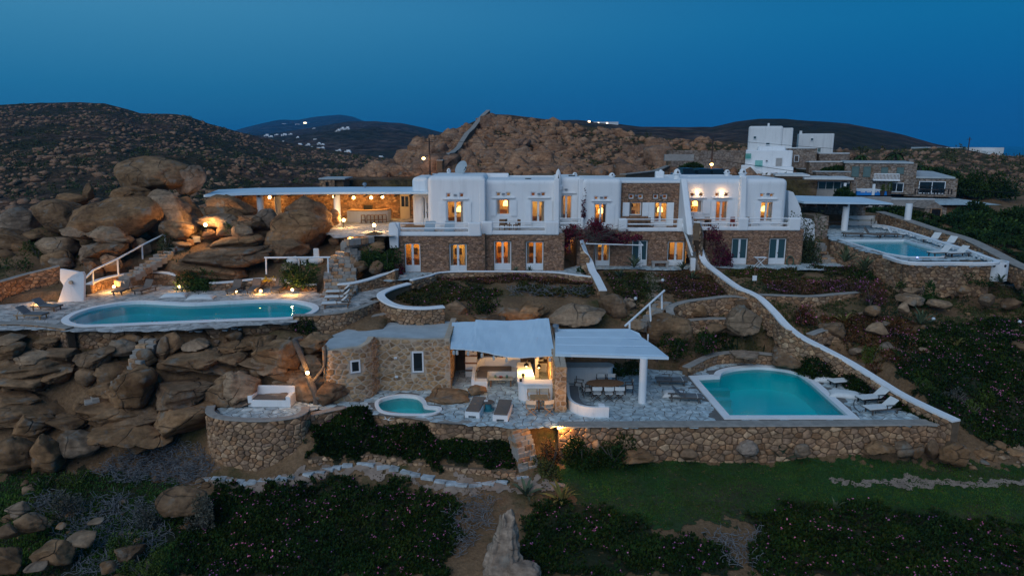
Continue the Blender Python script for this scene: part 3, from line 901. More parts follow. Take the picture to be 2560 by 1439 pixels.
def stone_wall(name, label, cat, pts, zb, zt, thick=0.4, stone=(0.4, 0.26), mat='stone', core='mortar', gap=0.022, depth=0.07, nparts=0, cap=None, capmat='stucco', capw=None, caph=0.10,
         seed=1, group=None, parent=None, holes=(), both=False, pname='stone_wall', capsmooth=0.04):
  """dry-stone wall along pts (front on the right-hand side of travel when looking along; +X travel faces -Y)"""
  P_ = Path(pts)
  n = len(pts)
  zb = zb if isinstance(zb, (list, tuple)) else [zb] * n
  zt = zt if isinstance(zt, (list, tuple)) else [zt] * n
  if parent is None:
    root = thing(name, label, cat, (P_.p[n // 2].x, P_.p[n // 2].y, min(zb)), 0, group)
    root['kind'] = 'thing'
    off = Vector(root.location)
    host = root
  else:
    root, host, off = parent, None, Vector((0, 0, 0))
  m_ = MB()
  for i in range(n):
    p, q = P_.p[i], P_.p[i] - P_.n[i] * thick
    m_.v += [(p.x - off.x, p.y - off.y, zb[i] - off.z), (q.x - off.x, q.y - off.y, zb[i] - off.z), (q.x - off.x, q.y - off.y, zt[i] - off.z), (p.x - off.x, p.y - off.y, zt[i] - off.z)]
  for i in range(n - 1):
    a = i * 4
    for k in range(4):
      m_.f.append((a + (k + 1) % 4, a + k, a + 4 + k, a + 4 + (k + 1) % 4))
  m_.f += [(0, 1, 2, 3), (n * 4 - 1, n * 4 - 2, n * 4 - 3, n * 4 - 4)]
  body = m_.build('core' if parent is None else pname, core, root)
  host = body
  zmin, zmax = min(zb), max(zt)
  for side in ((1, -1) if both else (1,)):
    def keep(sx, z):
      if sx < 0 or sx > P_.len: return False
      _, _, i, t = P_.at(sx)
      return lerp_list(zb, i, t) - 0.1 < z < lerp_list(zt, i, t) - 0.02
    cells = []
    for cx, cy, poly in voronoi(0, P_.len, zmin, zmax, stone[0], stone[1], seed=seed * 7 + side, keep=keep):
      _, _, i, t = P_.at(cx)
      poly = clip_y(poly, lerp_list(zt, i, t) + 0.015)
      poly = clip_x(clip_x(poly, P_.len), 0.0, False)
      if len(poly) < 3: continue
      bad = False
      for h in holes:
        if h[0] - 0.02 < cx < h[1] + 0.02 and h[2] - 0.02 < cy < h[3] + 0.02: bad = True; break
        xs = [p[0] for p in poly]; ys = [p[1] for p in poly]
        if max(xs) > h[0] and min(xs) < h[1] and max(ys) > h[2] and min(ys) < h[3]:
          if cx <= h[0]: poly = clip_x(poly, h[0])
          elif cx >= h[1]: poly = clip_x(poly, h[1], False)
          elif cy <= h[2]: poly = clip_y(poly, h[2])
          else: poly = clip_y(poly, h[3], False)
          if len(poly) < 3: bad = True; break
      if not bad: cells.append((cx, cy, poly))
    def mp(sx, z, d):
      p, nn, i, t = P_.at(sx)
      base = p if side == 1 else p - nn * thick
      q = base + nn * d * side
      return (q.x - off.x, q.y - off.y, z - off.z)
    lay_stones(cells, gap, depth, mp, mat, root if parent is None else host, 'stone', nparts, seed)
  if cap is not None:
    cw = capw if capw is not None else thick + 0.10
    c = MB()
    for i in range(n):
      mid = P_.p[i] - P_.n[i] * (thick / 2)
      p, q = mid + P_.n[i] * cw / 2, mid - P_.n[i] * cw / 2
      z0, z1 = zt[i] - 0.02, zt[i] + caph
      c.v += [(p.x - off.x, p.y - off.y, z0 - off.z), (q.x - off.x, q.y - off.y, z0 - off.z), (q.x - off.x, q.y - off.y, z1 - off.z), (p.x - off.x, p.y - off.y, z1 - off.z)]
    for i in range(n - 1):
      a = i * 4
      for k in range(4):
        c.f.append((a + (k + 1) % 4, a + k, a + 4 + k, a + 4 + (k + 1) % 4))
    c.f += [(0, 1, 2, 3), (n * 4 - 1, n * 4 - 2, n * 4 - 3, n * 4 - 4)]
    c.build('coping', capmat, root, bevel=capsmooth, seg=2, smooth=False)
  return root

def px_path(pts, z=None, n=5):
  """[(px,py,z)] -> smoothed plan points and interpolated z list"""
  q = [PZ(a, b_, c) for a, b_, c in pts]
  s = smooth_open(q, n)
  return [(p.x, p.y) for p in s], [p.z for p in s]

# ---------------------------------------------------------------- paved terraces and pools
def sheet(name, label, poly, z, mat, holes=(), kind='structure', thick=0.0):
  loops = [[Vector((p[0], p[1], 0)) for p in poly]] + [[Vector((p[0], p[1], 0)) for p in h] for h in holes]
  tri = tessellate_polygon(loops)
  flat = [p for l in loops for p in l]
  m_ = MB()
  m_.v = [(p.x, p.y, z) for p in flat]
  for t in tri:
    t = tuple(t)
    a, b_, c = (flat[i] for i in t)
    if (b_ - a).cross(c - a).z < 0: t = t[::-1]
    m_.f.append(t)
  o = m_.build(name, mat)
  tag(o, label, kind=kind)
  return o
def pave(parent, poly, z, sx, sy, mat, avoid=(), seed=1, nparts=0, gap=0.025, depth=0.03, margin=0.0, region=None):
  xs = [p[0] for p in poly]; ys = [p[1] for p in poly]
  cand = voronoi(min(xs), max(xs), min(ys), max(ys), sx, sy, seed=seed, drop=0.1)
  if not cand: return
  cx = np.array([c[0] for c in cand]); cy = np.array([c[1] for c in cand])
  ok = in_poly(cx, cy, poly)
  for a in avoid:
    ok &= ~(in_poly(cx, cy, a) | (d_poly(cx, cy, a) < 0.12))
  if region is not None:
    ok &= in_poly(cx, cy, region)
  cells = [c for c, k in zip(cand, ok) if k]
  lay_stones(cells, gap, depth, lambda a, b_, d: (a, b_, z + d), mat, parent, 'flagstone', nparts, seed, dome=0.0, back=0.004)
def pool(key, name, label, basin, water_drop=0.12, depth=1.5, rim=0.35, rim_h=0.07, floor=None, front=None):
  poly, z = POOLS[key]
  poly = [Vector((p[0], p[1])) for p in poly]
  c = sum(poly, Vector((0, 0))) / len(poly)
  t = thing(name, label, 'pool', (c.x, c.y, z))
  L = [p - c for p in poly]
  outer = offset_closed(L, rim)
  n = len(L)
  m_ = MB()
  zi = rim_h
  m_.v = [(p.x, p.y, zi) for p in L] + [(p.x, p.y, zi) for p in outer] + [(p.x, p.y, -0.35) for p in outer] + [(p.x, p.y, -0.30) for p in L]
  for i in range(n):
    j = (i + 1) % n
    m_.f += [(i, j, n + j, n + i), (n + i, n + j, 2 * n + j, 2 * n + i), (3 * n + i, 3 * n + j, j, i)]
  m_.build('rim', 'stucco', t)
  m_ = MB()
  m_.v = [(p.x, p.y, -0.28) for p in L] + [(p.x, p.y, -depth) for p in L]
  for i in range(n):
    j = (i + 1) % n
    m_.f.append((i, j, n + j, n + i))
  tri = tessellate_polygon([[Vector((p.x, p.y, 0)) for p in L]])
  for q in tri: m_.f.append(tuple(n + i for i in q))
  m_.build('basin', basin, t)
  m_ = MB()
  m_.v = [(p.x, p.y, -water_drop) for p in offset_closed(L, 0.02)]
  for q in tri:
    q = tuple(q)
    a, b_, d = (L[i] for i in q)
    if (b_ - a).x * (d - a).y - (b_ - a).y * (d - a).x < 0: q = q[::-1]
    m_.f.append(q)
  m_.build('water_surface', 'water', t)
  return t, c

kid = pool('kidney', 'swimming_pool', 'long kidney-shaped turquoise pool with thick white rim beside grey loungers', 'basin_deep', depth=0.85, rim=0.42)
arch = pool('arched', 'swimming_pool', 'arched turquoise pool on the paved terrace beside the white column', 'basin_teal', rim=0.45)
tub = pool('tub', 'plunge_pool', 'small round pale turquoise plunge pool with white rim by stone hut', 'basin_pale', depth=0.8, rim=0.22)
ang = pool('angular', 'swimming_pool', 'angular blue pool edged in white beside the flat pergola', 'basin_deep', rim=0.22)
m_ = MB()      # steps at the arched pool and the round seat in the tub
for k in range(3):
  a = PZ(1752 + 16 * k, 952 + 14 * k, Z_LOW)
  b_ = PZ(1800, 946 + 10 * k, Z_LOW)
  m_.b2(a.x - arch[1].x + 0.1, b_.x - arch[1].x + 0.3, a.y - arch[1].y - 0.8, a.y - arch[1].y - 0.25, -1.4, -0.35 - 0.25 * k)
m_.build('pool_step', 'basin_pale', arch[0])

def hole(key, d):
  return [Vector((p[0], p[1])) for p in offset_closed([Vector((q[0], q[1])) for q in POOLS[key][0]], d)]
low = sheet('lower_patio', 'grey flagstone terrace around the arched pool and bar', LOW_POLY, Z_LOW, 'grout', [hole('arched', 0.3), hole('tub', 0.1)])
DINE = plan([(1415, 1066), (1400, 890), (1730, 890), (2120, 890), (2400, 1066)], Z_LOW)
pave(low, LOW_POLY, Z_LOW, 0.52, 0.44, 'flag', [hole('arched', 0.6), hole('tub', 0.25)], 5, 290, gap=0.024, depth=0.022)
plp = sheet('pool_patio', 'pale flagstone terrace around the long kidney pool', POOL_POLY, Z_POOL, 'grout_light', [hole('kidney', 0.25)])
pave(plp, POOL_POLY, Z_POOL, 0.55, 0.45, 'flag_warm', [hole('kidney', 0.45)], 9, 200, gap=0.02, depth=0.02)
gnp = sheet('house_patio', 'grey paved strip along the ground floor of the villa', GND_POLY, Z_GND, 'grout_light')
pave(gnp, GND_POLY, Z_GND, 0.6, 0.5, 'flag', [], 13, 0, gap=0.02, depth=0.02)
upp = sheet('upper_patio', 'warm lit paved court in front of the outdoor bar', UP_POLY, Z_UP, 'grout_light')
pave(upp, UP_POLY, Z_UP, 0.6, 0.5, 'flag_warm', [], 17, 0, gap=0.02, depth=0.02)
rpp = sheet('right_pool_patio', 'grey paved deck around the angular pool', RP_POLY, Z_RP, 'grout', [hole('angular', 0.15)])
pave(rpp, RP_POLY, Z_RP, 0.55, 0.45, 'flag', [hole('angular', 0.3)], 21, 60, gap=0.025, depth=0.02)
sheet('neighbour_patio', 'pale blue-grey deck of the neighbouring stone house', NB_POLY, Z_NB, 'flag')

# ---------------------------------------------------------------- retaining walls
def zlist(path, f, lo=0.4):
  return [min(gz(p[0], p[1] - 0.4), f if isinstance(f, (int, float)) else f[i] - 0.2) - lo for i, p in enumerate(path)]
fp = [(p.x, p.y) for p in plan([(1396, 1068), (1600, 1067), (1850, 1066), (2100, 1065), (2362, 1062)], Z_LOW)]
stone_wall('retaining_wall', 'long tan dry-stone retaining wall under the arched pool terrace', 'wall', fp, -2.7, 0.05, 0.5, (0.40, 0.31), nparts=300, depth=0.10, gap=0.03, cap=1, capmat='coping_stone', caph=0.05, capw=0.8, seed=3)
# round bastion
bp = smooth_open([PZ(a, b_, 0.35) for a, b_ in [(520, 1014), (516, 1030), (535, 1042), (575, 1049), (640, 1052), (700, 1049), (748, 1040), (770, 1026), (772, 1015)]], 4)
bpp = [(p.x, p.y) for p in bp]
stone_wall('round_bastion', 'round grey-brown rubble stone bastion under the white bench', 'wall', bpp, -3.0, 0.32, 0.35, (0.34, 0.25), nparts=300, depth=0.08, gap=0.025, cap=1, capmat='coping_stone', caph=0.06, capw=0.5, seed=5)
# terrace edge below tub and hut
ep = [(p.x, p.y) for p in plan([(775, 1040), (860, 1022), (925, 1030), (1000, 1042), (1100, 1056), (1200, 1062), (1300, 1066)], -0.05)]
stone_wall('terrace_edge_wall', 'low pale stone edge of the bar terrace above the dark iceplant bank', 'wall', ep, -1.7, -0.02, 0.4, (0.4, 0.25), nparts=40, cap=1, capmat='coping_stone', caph=0.035, capw=0.5, seed=6)
# rubble wall above the slab path
rp, rz_ = px_path([(770, 1150, -1.86), (850, 1136, -1.78), (950, 1139, -1.76), (1050, 1154, -1.8), (1150, 1169, -1.88), (1290, 1179, -1.95)])
stone_wall('rubble_wall', 'low loose tan rubble wall curving above the pale slab path', 'wall', rp, [z - 1.0 for z in rz_], rz_, 0.5, (0.27, 0.2), nparts=220, depth=0.14, gap=0.015, seed=8)
# left pool front
lp, lz = px_path([(-120, 812, 3.9), (0, 810, 3.9), (80, 812, 3.9), (165, 822, 3.9)])
stone_wall('pool_front_wall', 'short stone wall at the end of the long kidney pool', 'wall', lp, 2.4, lz, 0.5, (0.36, 0.24), nparts=80, cap=1, capmat='coping_stone', caph=0.04, seed=9)
lp, lz = px_path([(95, 824, 3.6), (165, 826, 3.55), (300, 830, 3.55), (480, 824, 3.55), (620, 815, 3.55), (740, 805, 3.55)])
stone_wall('pool_ledge_wall', 'thin grey ledge wall running under the white kidney pool rim', 'wall', lp, 2.3, lz, 0.3, (0.4, 0.24), nparts=60, seed=10)
lp, lz = px_path([(732, 790, 4.05), (800, 788, 4.05), (880, 777, 4.1), (950, 752, 4.15)])
stone_wall('ramp_wall', 'tan stone wall descending from the pool patio beside white loungers', 'wall', lp, 2.4, lz, 0.4, (0.36, 0.24), nparts=110, cap=1, capmat='coping_stone', caph=0.04, seed=12)
lp, lz = px_path([(830, 806, 3.3), (900, 798, 3.35), (960, 786, 3.5), (1020, 778, 3.6)])
stone_wall('lower_ramp_wall', 'second stone wall stepping down behind the hut roof', 'wall', lp, [z - 1.5 for z in lz], lz, 0.4, (0.36, 0.24), nparts=80, cap=1, capmat='coping_stone', caph=0.04, seed=14)
# left sloping wall behind lounger corner
lp, lz = px_path([(-140, 735, 5.2), (0, 706, 5.25), (70, 686, 5.45), (150, 666, 5.8)])
stone_wall('boundary_wall', 'tall sloping rubble wall behind the two loungers in the pool corner', 'wall', lp, 3.5, lz, 0.45, (0.4, 0.27), nparts=160, cap=1, capmat='coping_stone', caph=0.06, seed=15)
# white topped planter walls
def white_wall(name, label, pts, h, seed, nparts=60, capw=0.5, st=(0.34, 0.23), n=6, thick=0.35, **kw):
  q, z = px_path(pts, n=n)
  return stone_wall(name, label, 'wall', q, [a - h for a in z], z, thick, st, nparts=nparts, cap=1, capw=capw, caph=0.10, seed=seed, **kw)
white_wall('planter_wall', 'curved white-topped stone planter wall behind two grey loungers', [(226, 712, 4.45), (262, 698, 4.6), (320, 686, 4.75), (375, 682, 4.8), (415, 684, 4.7), (440, 690, 4.55)], 1.1, 21)
white_wall('planter_wall', 'white-topped planter wall behind the three grey loungers', [(522, 710, 4.35), (580, 706, 4.4), (650, 699, 4.5), (700, 703, 4.4), (745, 713, 4.3), (792, 713, 4.25)], 0.9, 22)
white_wall('planter_wall', 'white-topped wall sweeping up from garden steps to the villa corner', [(843, 713, 4.45), (880, 710, 4.5), (925, 700, 4.6), (965, 686, 4.8), (988, 676, 5.2)], 1.2, 23)
white_wall('planter_wall', 'thick white kerb wrapping the iceplant bed beside the pool patio', [(1020, 709, 4.45), (975, 722, 4.4), (946, 738, 4.35), (962, 757, 4.25), (1000, 770, 4.15), (1060, 773, 4.1), (1112, 769, 4.1)], 1.0, 24, capw=0.6)
q, z = px_path([(1030, 702, 4.75), (1075, 691, 4.75), (1120, 681, 4.75), (1280, 680, 4.7), (1380, 682, 4.7), (1440, 689, 4.65), (1500, 696, 4.6)])
stone_wall('garden_kerb', 'long white kerb in front of the ground-floor doors', 'kerb', q, [a - 0.6 for a in z], z, 0.25, (0.4, 0.2), cap=1, capw=0.3, caph=0.08, seed=25)
# the two long white-capped walls running downhill from the villa
q, z = px_path([(1735, 556, 8.5), (1745, 590, 7.2), (1757, 625, 6.0), (1768, 655, 5.1), (1800, 682, 4.75), (1850, 718, 4.4), (1878, 730, 4.25), (1910, 748, 3.9), (1945, 782, 3.3), (1975, 815, 2.85), (2010, 842, 2.35), (2060, 868, 1.95), (2130, 905, 1.35), (2200, 948, 0.9), (2260, 985, 0.62), (2330, 1020, 0.56), (2400, 1052, 0.5)])
WQ, WZ = q, z
stone_wall('boundary_wall', 'long white-capped stone wall snaking downhill from villa stairs to terrace corner', 'wall', q[::-1], [a - 1.5 for a in z[::-1]], z[::-1], 0.5, (0.36, 0.25), nparts=140, cap=1, capw=0.55, caph=0.1, seed=27, both=True)
q, z = px_path([(1457, 602, 7.1), (1468, 630, 6.2), (1480, 655, 5.4), (1488, 678, 4.95), (1497, 692, 4.75), (1515, 727, 4.3)])
stone_wall('boundary_wall', 'short white-capped wall dropping from the purple bougainvillea pergola', 'wall', q[::-1], [a - 1.6 for a in z[::-1]], z[::-1], 0.45, (0.36, 0.25), cap=1, capw=0.6, caph=0.1, seed=28, both=True)
# terrace walls in the lower garden
def terr(name, label, pts, h, seed, nparts=70, st=(0.4, 0.27)):
  q, z = px_path(pts)
  return stone_wall(name, label, 'wall', q, [a - h for a in z], z, 0.4, st, nparts=nparts, cap=1, capmat='coping_stone', caph=0.05, capw=0.55, seed=seed)
terr('terrace_wall', 'curved garden terrace wall above the wedge-shaped boulder', [(1690, 800, 3.0), (1682, 770, 3.5), (1715, 756, 3.7), (1770, 748, 3.8), (1830, 742, 3.9), (1880, 748, 3.8)], 1.2, 31)
terr('terrace_wall', 'low stone planter wall between the two big garden boulders', [(1722, 802, 2.5), (1770, 798, 2.6), (1818, 798, 2.6)], 1.0, 32, 40)
terr('terrace_wall', 'long garden terrace wall below the pink iceplant beds', [(1900, 738, 3.85), (1960, 740, 3.8), (2030, 742, 3.75), (2100, 736, 3.75), (2150, 732, 3.75)], 1.5, 33, 120)
terr('terrace_wall', 'rough stone terrace wall below the angular pool deck and white drum', [(2190, 708, 4.05), (2260, 706, 4.05), (2340, 708, 4.0), (2440, 712, 3.95), (2540, 714, 3.95), (2640, 716, 3.95)], 1.7, 34, 160)
terr('terrace_wall', 'short stone wall with a round opening on the planted slope', [(2030, 838, 2.4), (2065, 826, 2.5), (2105, 824, 2.5)], 1.0, 35, 40)
terr('terrace_wall', 'low rocky ledge wall behind the arched pool', [(1720, 920, 0.55), (1790, 888, 0.7), (1860, 882, 0.75), (1935, 888, 0.7)], 0.9, 36, 60)
# right pool walls
q = [(p.x, p.y) for p in smooth_open(plan([(2078, 602), (2105, 610), (2160, 628), (2216, 642), (2268, 654), (2275, 655)], Z_RP), 4)]
stone_wall('pool_deck_wall', 'tan stone wall slanting below the edge of the angular pool', 'wall', q, 3.6, Z_RP - 0.02, 0.4, (0.4, 0.26), nparts=120, seed=41)
q = [(p.x, p.y) for p in plan([(2275, 655), (2330, 655), (2390, 655), (2440, 652), (2480, 655)], Z_RP)]
stone_wall('pool_deck_wall', 'straight stone wall with a small white door under the angular pool', 'wall', q, 3.6, Z_RP - 0.02, 0.4, (0.4, 0.26), nparts=160, seed=42)
white_wall('deck_kerb', 'white kerb along the outer edge of the angular pool deck', [(2180, 562, 6.6), (2220, 568, 6.6), (2280, 585, 6.6), (2340, 604, 6.6), (2400, 622, 6.55), (2450, 640, 6.5), (2485, 655, 6.45), (2440, 658, 6.4), (2380, 657, 6.35), (2275, 656, 6.35), (2218, 640, 6.35)], 0.12, 43, nparts=0, capw=0.42, core='stucco', mat='stucco')
q, z = px_path([(2190, 530, 7.6), (2250, 548, 7.3), (2330, 575, 6.9), (2400, 596, 6.6), (2460, 625, 6.2), (2530, 662, 5.7), (2600, 690, 5.4), (2700, 730, 5.0)])
stone_wall('field_wall', 'broad stone field wall dropping past the dark trees', 'wall', q, [a - 1.3 for a in z], z, 0.9, (0.42, 0.28), nparts=120, cap=1, capmat='coping_stone', capw=1.0, caph=0.08, seed=44)

# ---------------------------------------------------------------- carved solid blocks
def carve(o, boxes):
  if not boxes: return
  c = MB()
  for b_ in boxes: c.b2(*b_)
  co = mobj('cutter', c.mesh('cutter'))
  md = o.modifiers.new('cut', 'BOOLEAN')
  md.operation = 'DIFFERENCE'
  md.solver = 'EXACT'
  md.object = co
  bpy.context.view_layer.update()
  dg = bpy.context.evaluated_depsgraph_get()
  me = bpy.data.meshes.new_from_object(o.evaluated_get(dg))
  o.modifiers.clear()
  old = o.data
  o.data = me
  bpy.data.objects.remove(co)
  bpy.data.meshes.remove(old)

villa = thing('villa', 'long white and stone two-storey villa with orange lit windows', 'house', (5, 60, Z_GND))
VO = Vector(villa.location)
def xz(px, py, Y):
  p = PY(px, py, Y)
  return p.x, p.z
def rel(x, y, z):
  return (x - VO.x, y - VO.y, z - VO.z)
class Off(MB):
  """MB whose coordinates are world, stored relative to an origin"""
  def __init__(s, o):
    super().__init__()
    s.o = o
  def build(s, name, mat, parent=None, **kw):
    s.v = [(v[0] - s.o.x, v[1] - s.o.y, v[2] - s.o.z) for v in s.v]
    return super().build(name, mat, parent, **kw)
def rooms_light(parent, x, y, z, e, col=(1.0, 0.52, 0.13), r_=0.12):
  l = bpy.data.lights.new('room_light', 'POINT')
  l.energy = e
  l.color = col
  l.shadow_soft_size = r_
  o = bpy.data.objects.new('room_light', l)
  COL.objects.link(o)
  o.parent = parent
  o.location = (x, y, z)
  return o
ROOM_E = 26.0
def opening(parent, org, Y, rect, kind='door', shut='', lintel=None, lit=1.0, floor=None, cuts=None, cuts2=None, room=True, panel=0.24, deco=0, panemat=None):
  """window or french door seen square-on in the wall plane y=Y; rect in photo pixels"""
  x0, z1 = xz(rect[0], rect[1], Y)
  x1, z0 = xz(rect[2], rect[3], Y)
  if floor is not None: z0 = floor
  wd, ht = x1 - x0, z1 - z0
  cuts.append((x0, x1, Y - 0.5, Y + 0.35, z0, z1))
  d = thing('tmp', None, None)
  d.name = 'french_door' if kind == 'door' else 'window'
  d.parent = parent
  d.location = ((x0 + x1) / 2 - org.x, Y + 0.16 - org.y, z0 - org.z)
  fw = 0.085
  f = MB()
  f.b2(-wd / 2, -wd / 2 + fw, -0.05, 0.05, 0, ht)
  f.b2(wd / 2 - fw, wd / 2, -0.05, 0.05, 0, ht)
  f.b2(-wd / 2 + fw, wd / 2 - fw, -0.05, 0.05, ht - fw, ht)
  f.b2(-wd / 2 + fw, wd / 2 - fw, -0.05, 0.05, 0, fw)
  zz = fw
  if kind == 'door':
    zz = ht * panel
    f.b2(-wd / 2 + fw, -0.01, -0.035, 0.03, fw, zz)
    f.b2(0.01, wd / 2 - fw, -0.035, 0.03, fw, zz)
    f.b2(-wd / 4 - wd * 0.14, -wd / 4 + wd * 0.14, -0.045, 0.0, fw + 0.1, zz - 0.12)
    f.b2(wd / 4 - wd * 0.14, wd / 4 + wd * 0.14, -0.045, 0.0, fw + 0.1, zz - 0.12)
  if kind in ('door', 'double'):
    f.b2(-0.09, 0.09, -0.06, 0.05, fw, ht - fw)
  f.build('frame', 'joinery', d)
  pm = panemat or ('pane' if lit else 'teal_pane')
  spans = [(-wd / 2 + fw, -0.09), (0.09, wd / 2 - fw)] if kind in ('door', 'double') else [(-wd / 2 + fw, wd / 2 - fw)]
  for a, b_ in spans:
    MB().b2(a, b_, -0.008, 0.008, zz, ht - fw).build('pane', pm, d)
  if kind == 'door':
    MB().b2(0.03, 0.06, -0.11, -0.06, ht * 0.42, ht * 0.47).build('handle', 'metal_dark', d)
  if room and lit:
    rw, rh0, rh1, dp = (wd / 2 + 0.30, -0.02, ht + 0.06, 1.7) if ht > 0.9 else (wd / 2 + 0.04, -0.03, ht + 0.04, 0.8)
    cuts2.append(((x0 + x1) / 2 - rw - 0.03, (x0 + x1) / 2 + rw + 0.03, Y + 0.3, Y + 0.3 + dp + 0.03, z0 + rh0 - 0.03, z0 + rh1 + 0.03))
    y0 = 0.15
    r_ = MB()
    r_.v = [(-rw, y0, rh0), (rw, y0, rh0), (rw, y0 + dp, rh0), (-rw, y0 + dp, rh0), (-rw, y0, rh1), (rw, y0, rh1), (rw, y0 + dp, rh1), (-rw, y0 + dp, rh1)]
    r_.f = [(0, 1, 2, 3), (3, 2, 6, 7), (1, 5, 6, 2), (0, 3, 7, 4), (4, 7, 6, 5)]
    rr = random.Random(int(rect[0] * 7 + rect[1]))
    r_.build('room_lining', rr.choice(('room_paint', 'room_paint', 'room_white', 'room_ochre')), d)
    hue = rr.uniform(0.44, 0.60)
    lit = lit * rr.uniform(0.55, 1.5)
    rooms_light(d, rr.uniform(-0.25, 0.25) * wd, y0 + (0.75 if ht > 0.9 else 0.35), ht * (rr.uniform(0.86, 0.95) if ht > 0.9 else 0.6), ROOM_E * lit * (max(0.5, min(1.6, wd * ht / 2.3)) if ht > 0.9 else 0.09), (1.0, hue, hue * 0.32 - 0.03))
    if ht > 0.9:
      # things glimpsed inside: a curtain, a shaded lamp, low furniture
      if rr.random() < 0.75:
        c = MB()
        sd_ = rr.choice((-1, 1))
        for k in range(5):
          c.tube([(sd_ * (wd / 2 - 0.03 - 0.06 * k), y0 + 0.12 + 0.03 * (k % 2), 0.02), (sd_ * (wd / 2 - 0.03 - 0.055 * k), y0 + 0.12 + 0.03 * (k % 2), ht)], 0.036, 6)
        c.build('curtain', rr.choice(('fabric_cream', 'fabric_white', 'fabric_brown')), d)
        if rr.random() < 0.5:
          MB().tube([(-sd_ * (wd / 2 - 0.05), y0 + 0.13, 0.02), (-sd_ * (wd / 2 - 0.05), y0 + 0.13, ht)], 0.06, 6).tube([(-sd_ * (wd / 2 - 0.17), y0 + 0.15, 0.02), (-sd_ * (wd / 2 - 0.15), y0 + 0.15, ht)], 0.05, 6).build('curtain', 'fabric_cream', d)
      if rr.random() < 0.6:
        MB().b2(-wd * 0.3, wd * 0.12, y0 + 1.62, y0 + 1.66, ht * 0.5, ht * 0.72).build('picture', 'wood_dark', d)
      if deco:
        c = MB().lathe([(0.26, -0.22), (0.24, 0.1), (0.10, 0.26)], (wd * 0.18, y0 + 0.9, ht * 0.66), 12)
        c.build('shaded_lamp', 'shade_lit', d)
      c = MB().b2(-rw + 0.05, rw * rr.uniform(0.0, 0.6), y0 + 1.1, y0 + 1.55, 0.0, ht * (0.30 if kind == 'door' else 0.14) + 0.12)
      c.build('furniture', 'wood', d)
  if lintel:
    lx0, lz = xz(lintel[0], lintel[2], Y)
    lx1, _ = xz(lintel[1], lintel[2], Y)
    Off(org).b2(lx0, lx1, Y - 0.16, Y + 0.05, lz - 0.06, lz + 0.05).build('lintel', 'stucco', parent, bevel=0.02)
  for s in shut:
    # s = (px0, px1, py_top, py_bottom)
    sx0, sz1 = xz(s[0], s[2], Y)
    sx1, sz0 = xz(s[1], s[3], Y)
    m_ = Off(org)
    m_.b2(sx0, sx1, Y - 0.075, Y - 0.03, sz0, sz1)
    hh = (sz1 - sz0)
    for a, b_ in ((0.04, 0.30), (0.35, 0.62), (0.67, 0.96)):
      m_.b2(sx0 + 0.07, sx1 - 0.07, Y - 0.09, Y - 0.074, sz0 + hh * a, sz0 + hh * b_)
    for a in (0.15, 0.85):
      m_.b2(sx0 + 0.02, sx0 + 0.12, Y - 0.10, Y - 0.076, sz0 + hh * a - 0.015, sz0 + hh * a + 0.015)
    m_.build('shutter', 'white_paint', parent)
def small_window(parent, org, Y, rect, cuts, cuts2, lit=0.5):
  opening(parent, org, Y, rect, 'window', (), None, lit, None, cuts, cuts2)

def block(px0, px1, pyt, Y, depth, z0, mat, bevel, name, z1=None, zref=None):
  x0, z1_ = xz(px0, pyt, Y)
  x1, _ = xz(px1, pyt, Y)
  z1 = z1 if z1 is not None else z1_
  return Off(VO).b2(x0, x1, Y, Y + depth, z0, z1), (x0, x1, z1)
def finish(o, cuts, cuts2):
  carve(o, cuts)
  carve(o, cuts2)

# ---- upper storey (white blocks, one in stone)
ZU = Z_UP + 0.01
# A
ca, cb = [], []
m_, _ = block(1068, 1214, 440, 60.0, 7, Z_UP - 0.3, 'stucco', 0.4, 'white_block')
A = m_.build('white_block', 'stucco', villa, bevel=0.42, seg=5)
opening(villa, VO, 60.0, (1117, 502, 1160, 567), 'door', [(1098, 1116, 505, 564), (1161, 1179, 505, 564)], (1106, 1171, 497), 0.75, ZU, ca, cb, deco=1)
small_window(villa, VO, 60.0, (1115, 482, 1127, 494), ca, cb); small_window(villa, VO, 60.0, (1148, 482, 1160, 494), ca, cb)
finish(A, ca, cb)
m_, _ = block(1029, 1070, 443, 63.0, 5, Z_UP - 0.3, 'stucco', 0.4, 'white_block')
ca, cb = [], []
A2 = m_.build('white_block', 'stucco', villa, bevel=0.4, seg=5)
opening(villa, VO, 63.0, (1056, 492, 1072, 552), 'door', [(1045, 1055, 492, 552)], None, 0.25, ZU, ca, cb, panemat='pane')
finish(A2, ca, cb)
# B
ca, cb = [], []
m_, _ = block(1210, 1396, 450, 61.0, 6, Z_UP - 0.3, 'stucco', 0.3, 'white_block')
B = m_.build('white_block', 'stucco', villa, bevel=0.34, seg=5)
opening(villa, VO, 61.0, (1241, 498, 1275, 537), 'window', [(1225, 1240, 500, 540), (1276, 1292, 500, 540)], (1229, 1288, 494), 1.0, None, ca, cb, deco=1)
opening(villa, VO, 61.0, (1329, 502, 1362, 566), 'door', [(1312, 1328, 501, 561), (1363, 1380, 501, 561)], (1320, 1375, 494), 0.9, ZU, ca, cb)
for r_ in ((1240, 480, 1252, 491), (1265, 480, 1277, 491), (1327, 480, 1339, 491), (1352, 480, 1364, 491)): small_window(villa, VO, 61.0, r_, ca, cb)
finish(B, ca, cb)
# C
ca, cb = [], []
m_, _ = block(1390, 1458, 443, 61.6, 6, Z_UP - 0.3, 'stucco', 0.3, 'white_block')
C_ = m_.build('white_block', 'stucco', villa, bevel=0.34, seg=5)
opening(villa, VO, 61.6, (1402, 488, 1429, 556), 'door', [(1430, 1446, 488, 550)], (1399, 1440, 482), 1.0, ZU, ca, cb)
finish(C_, ca, cb)
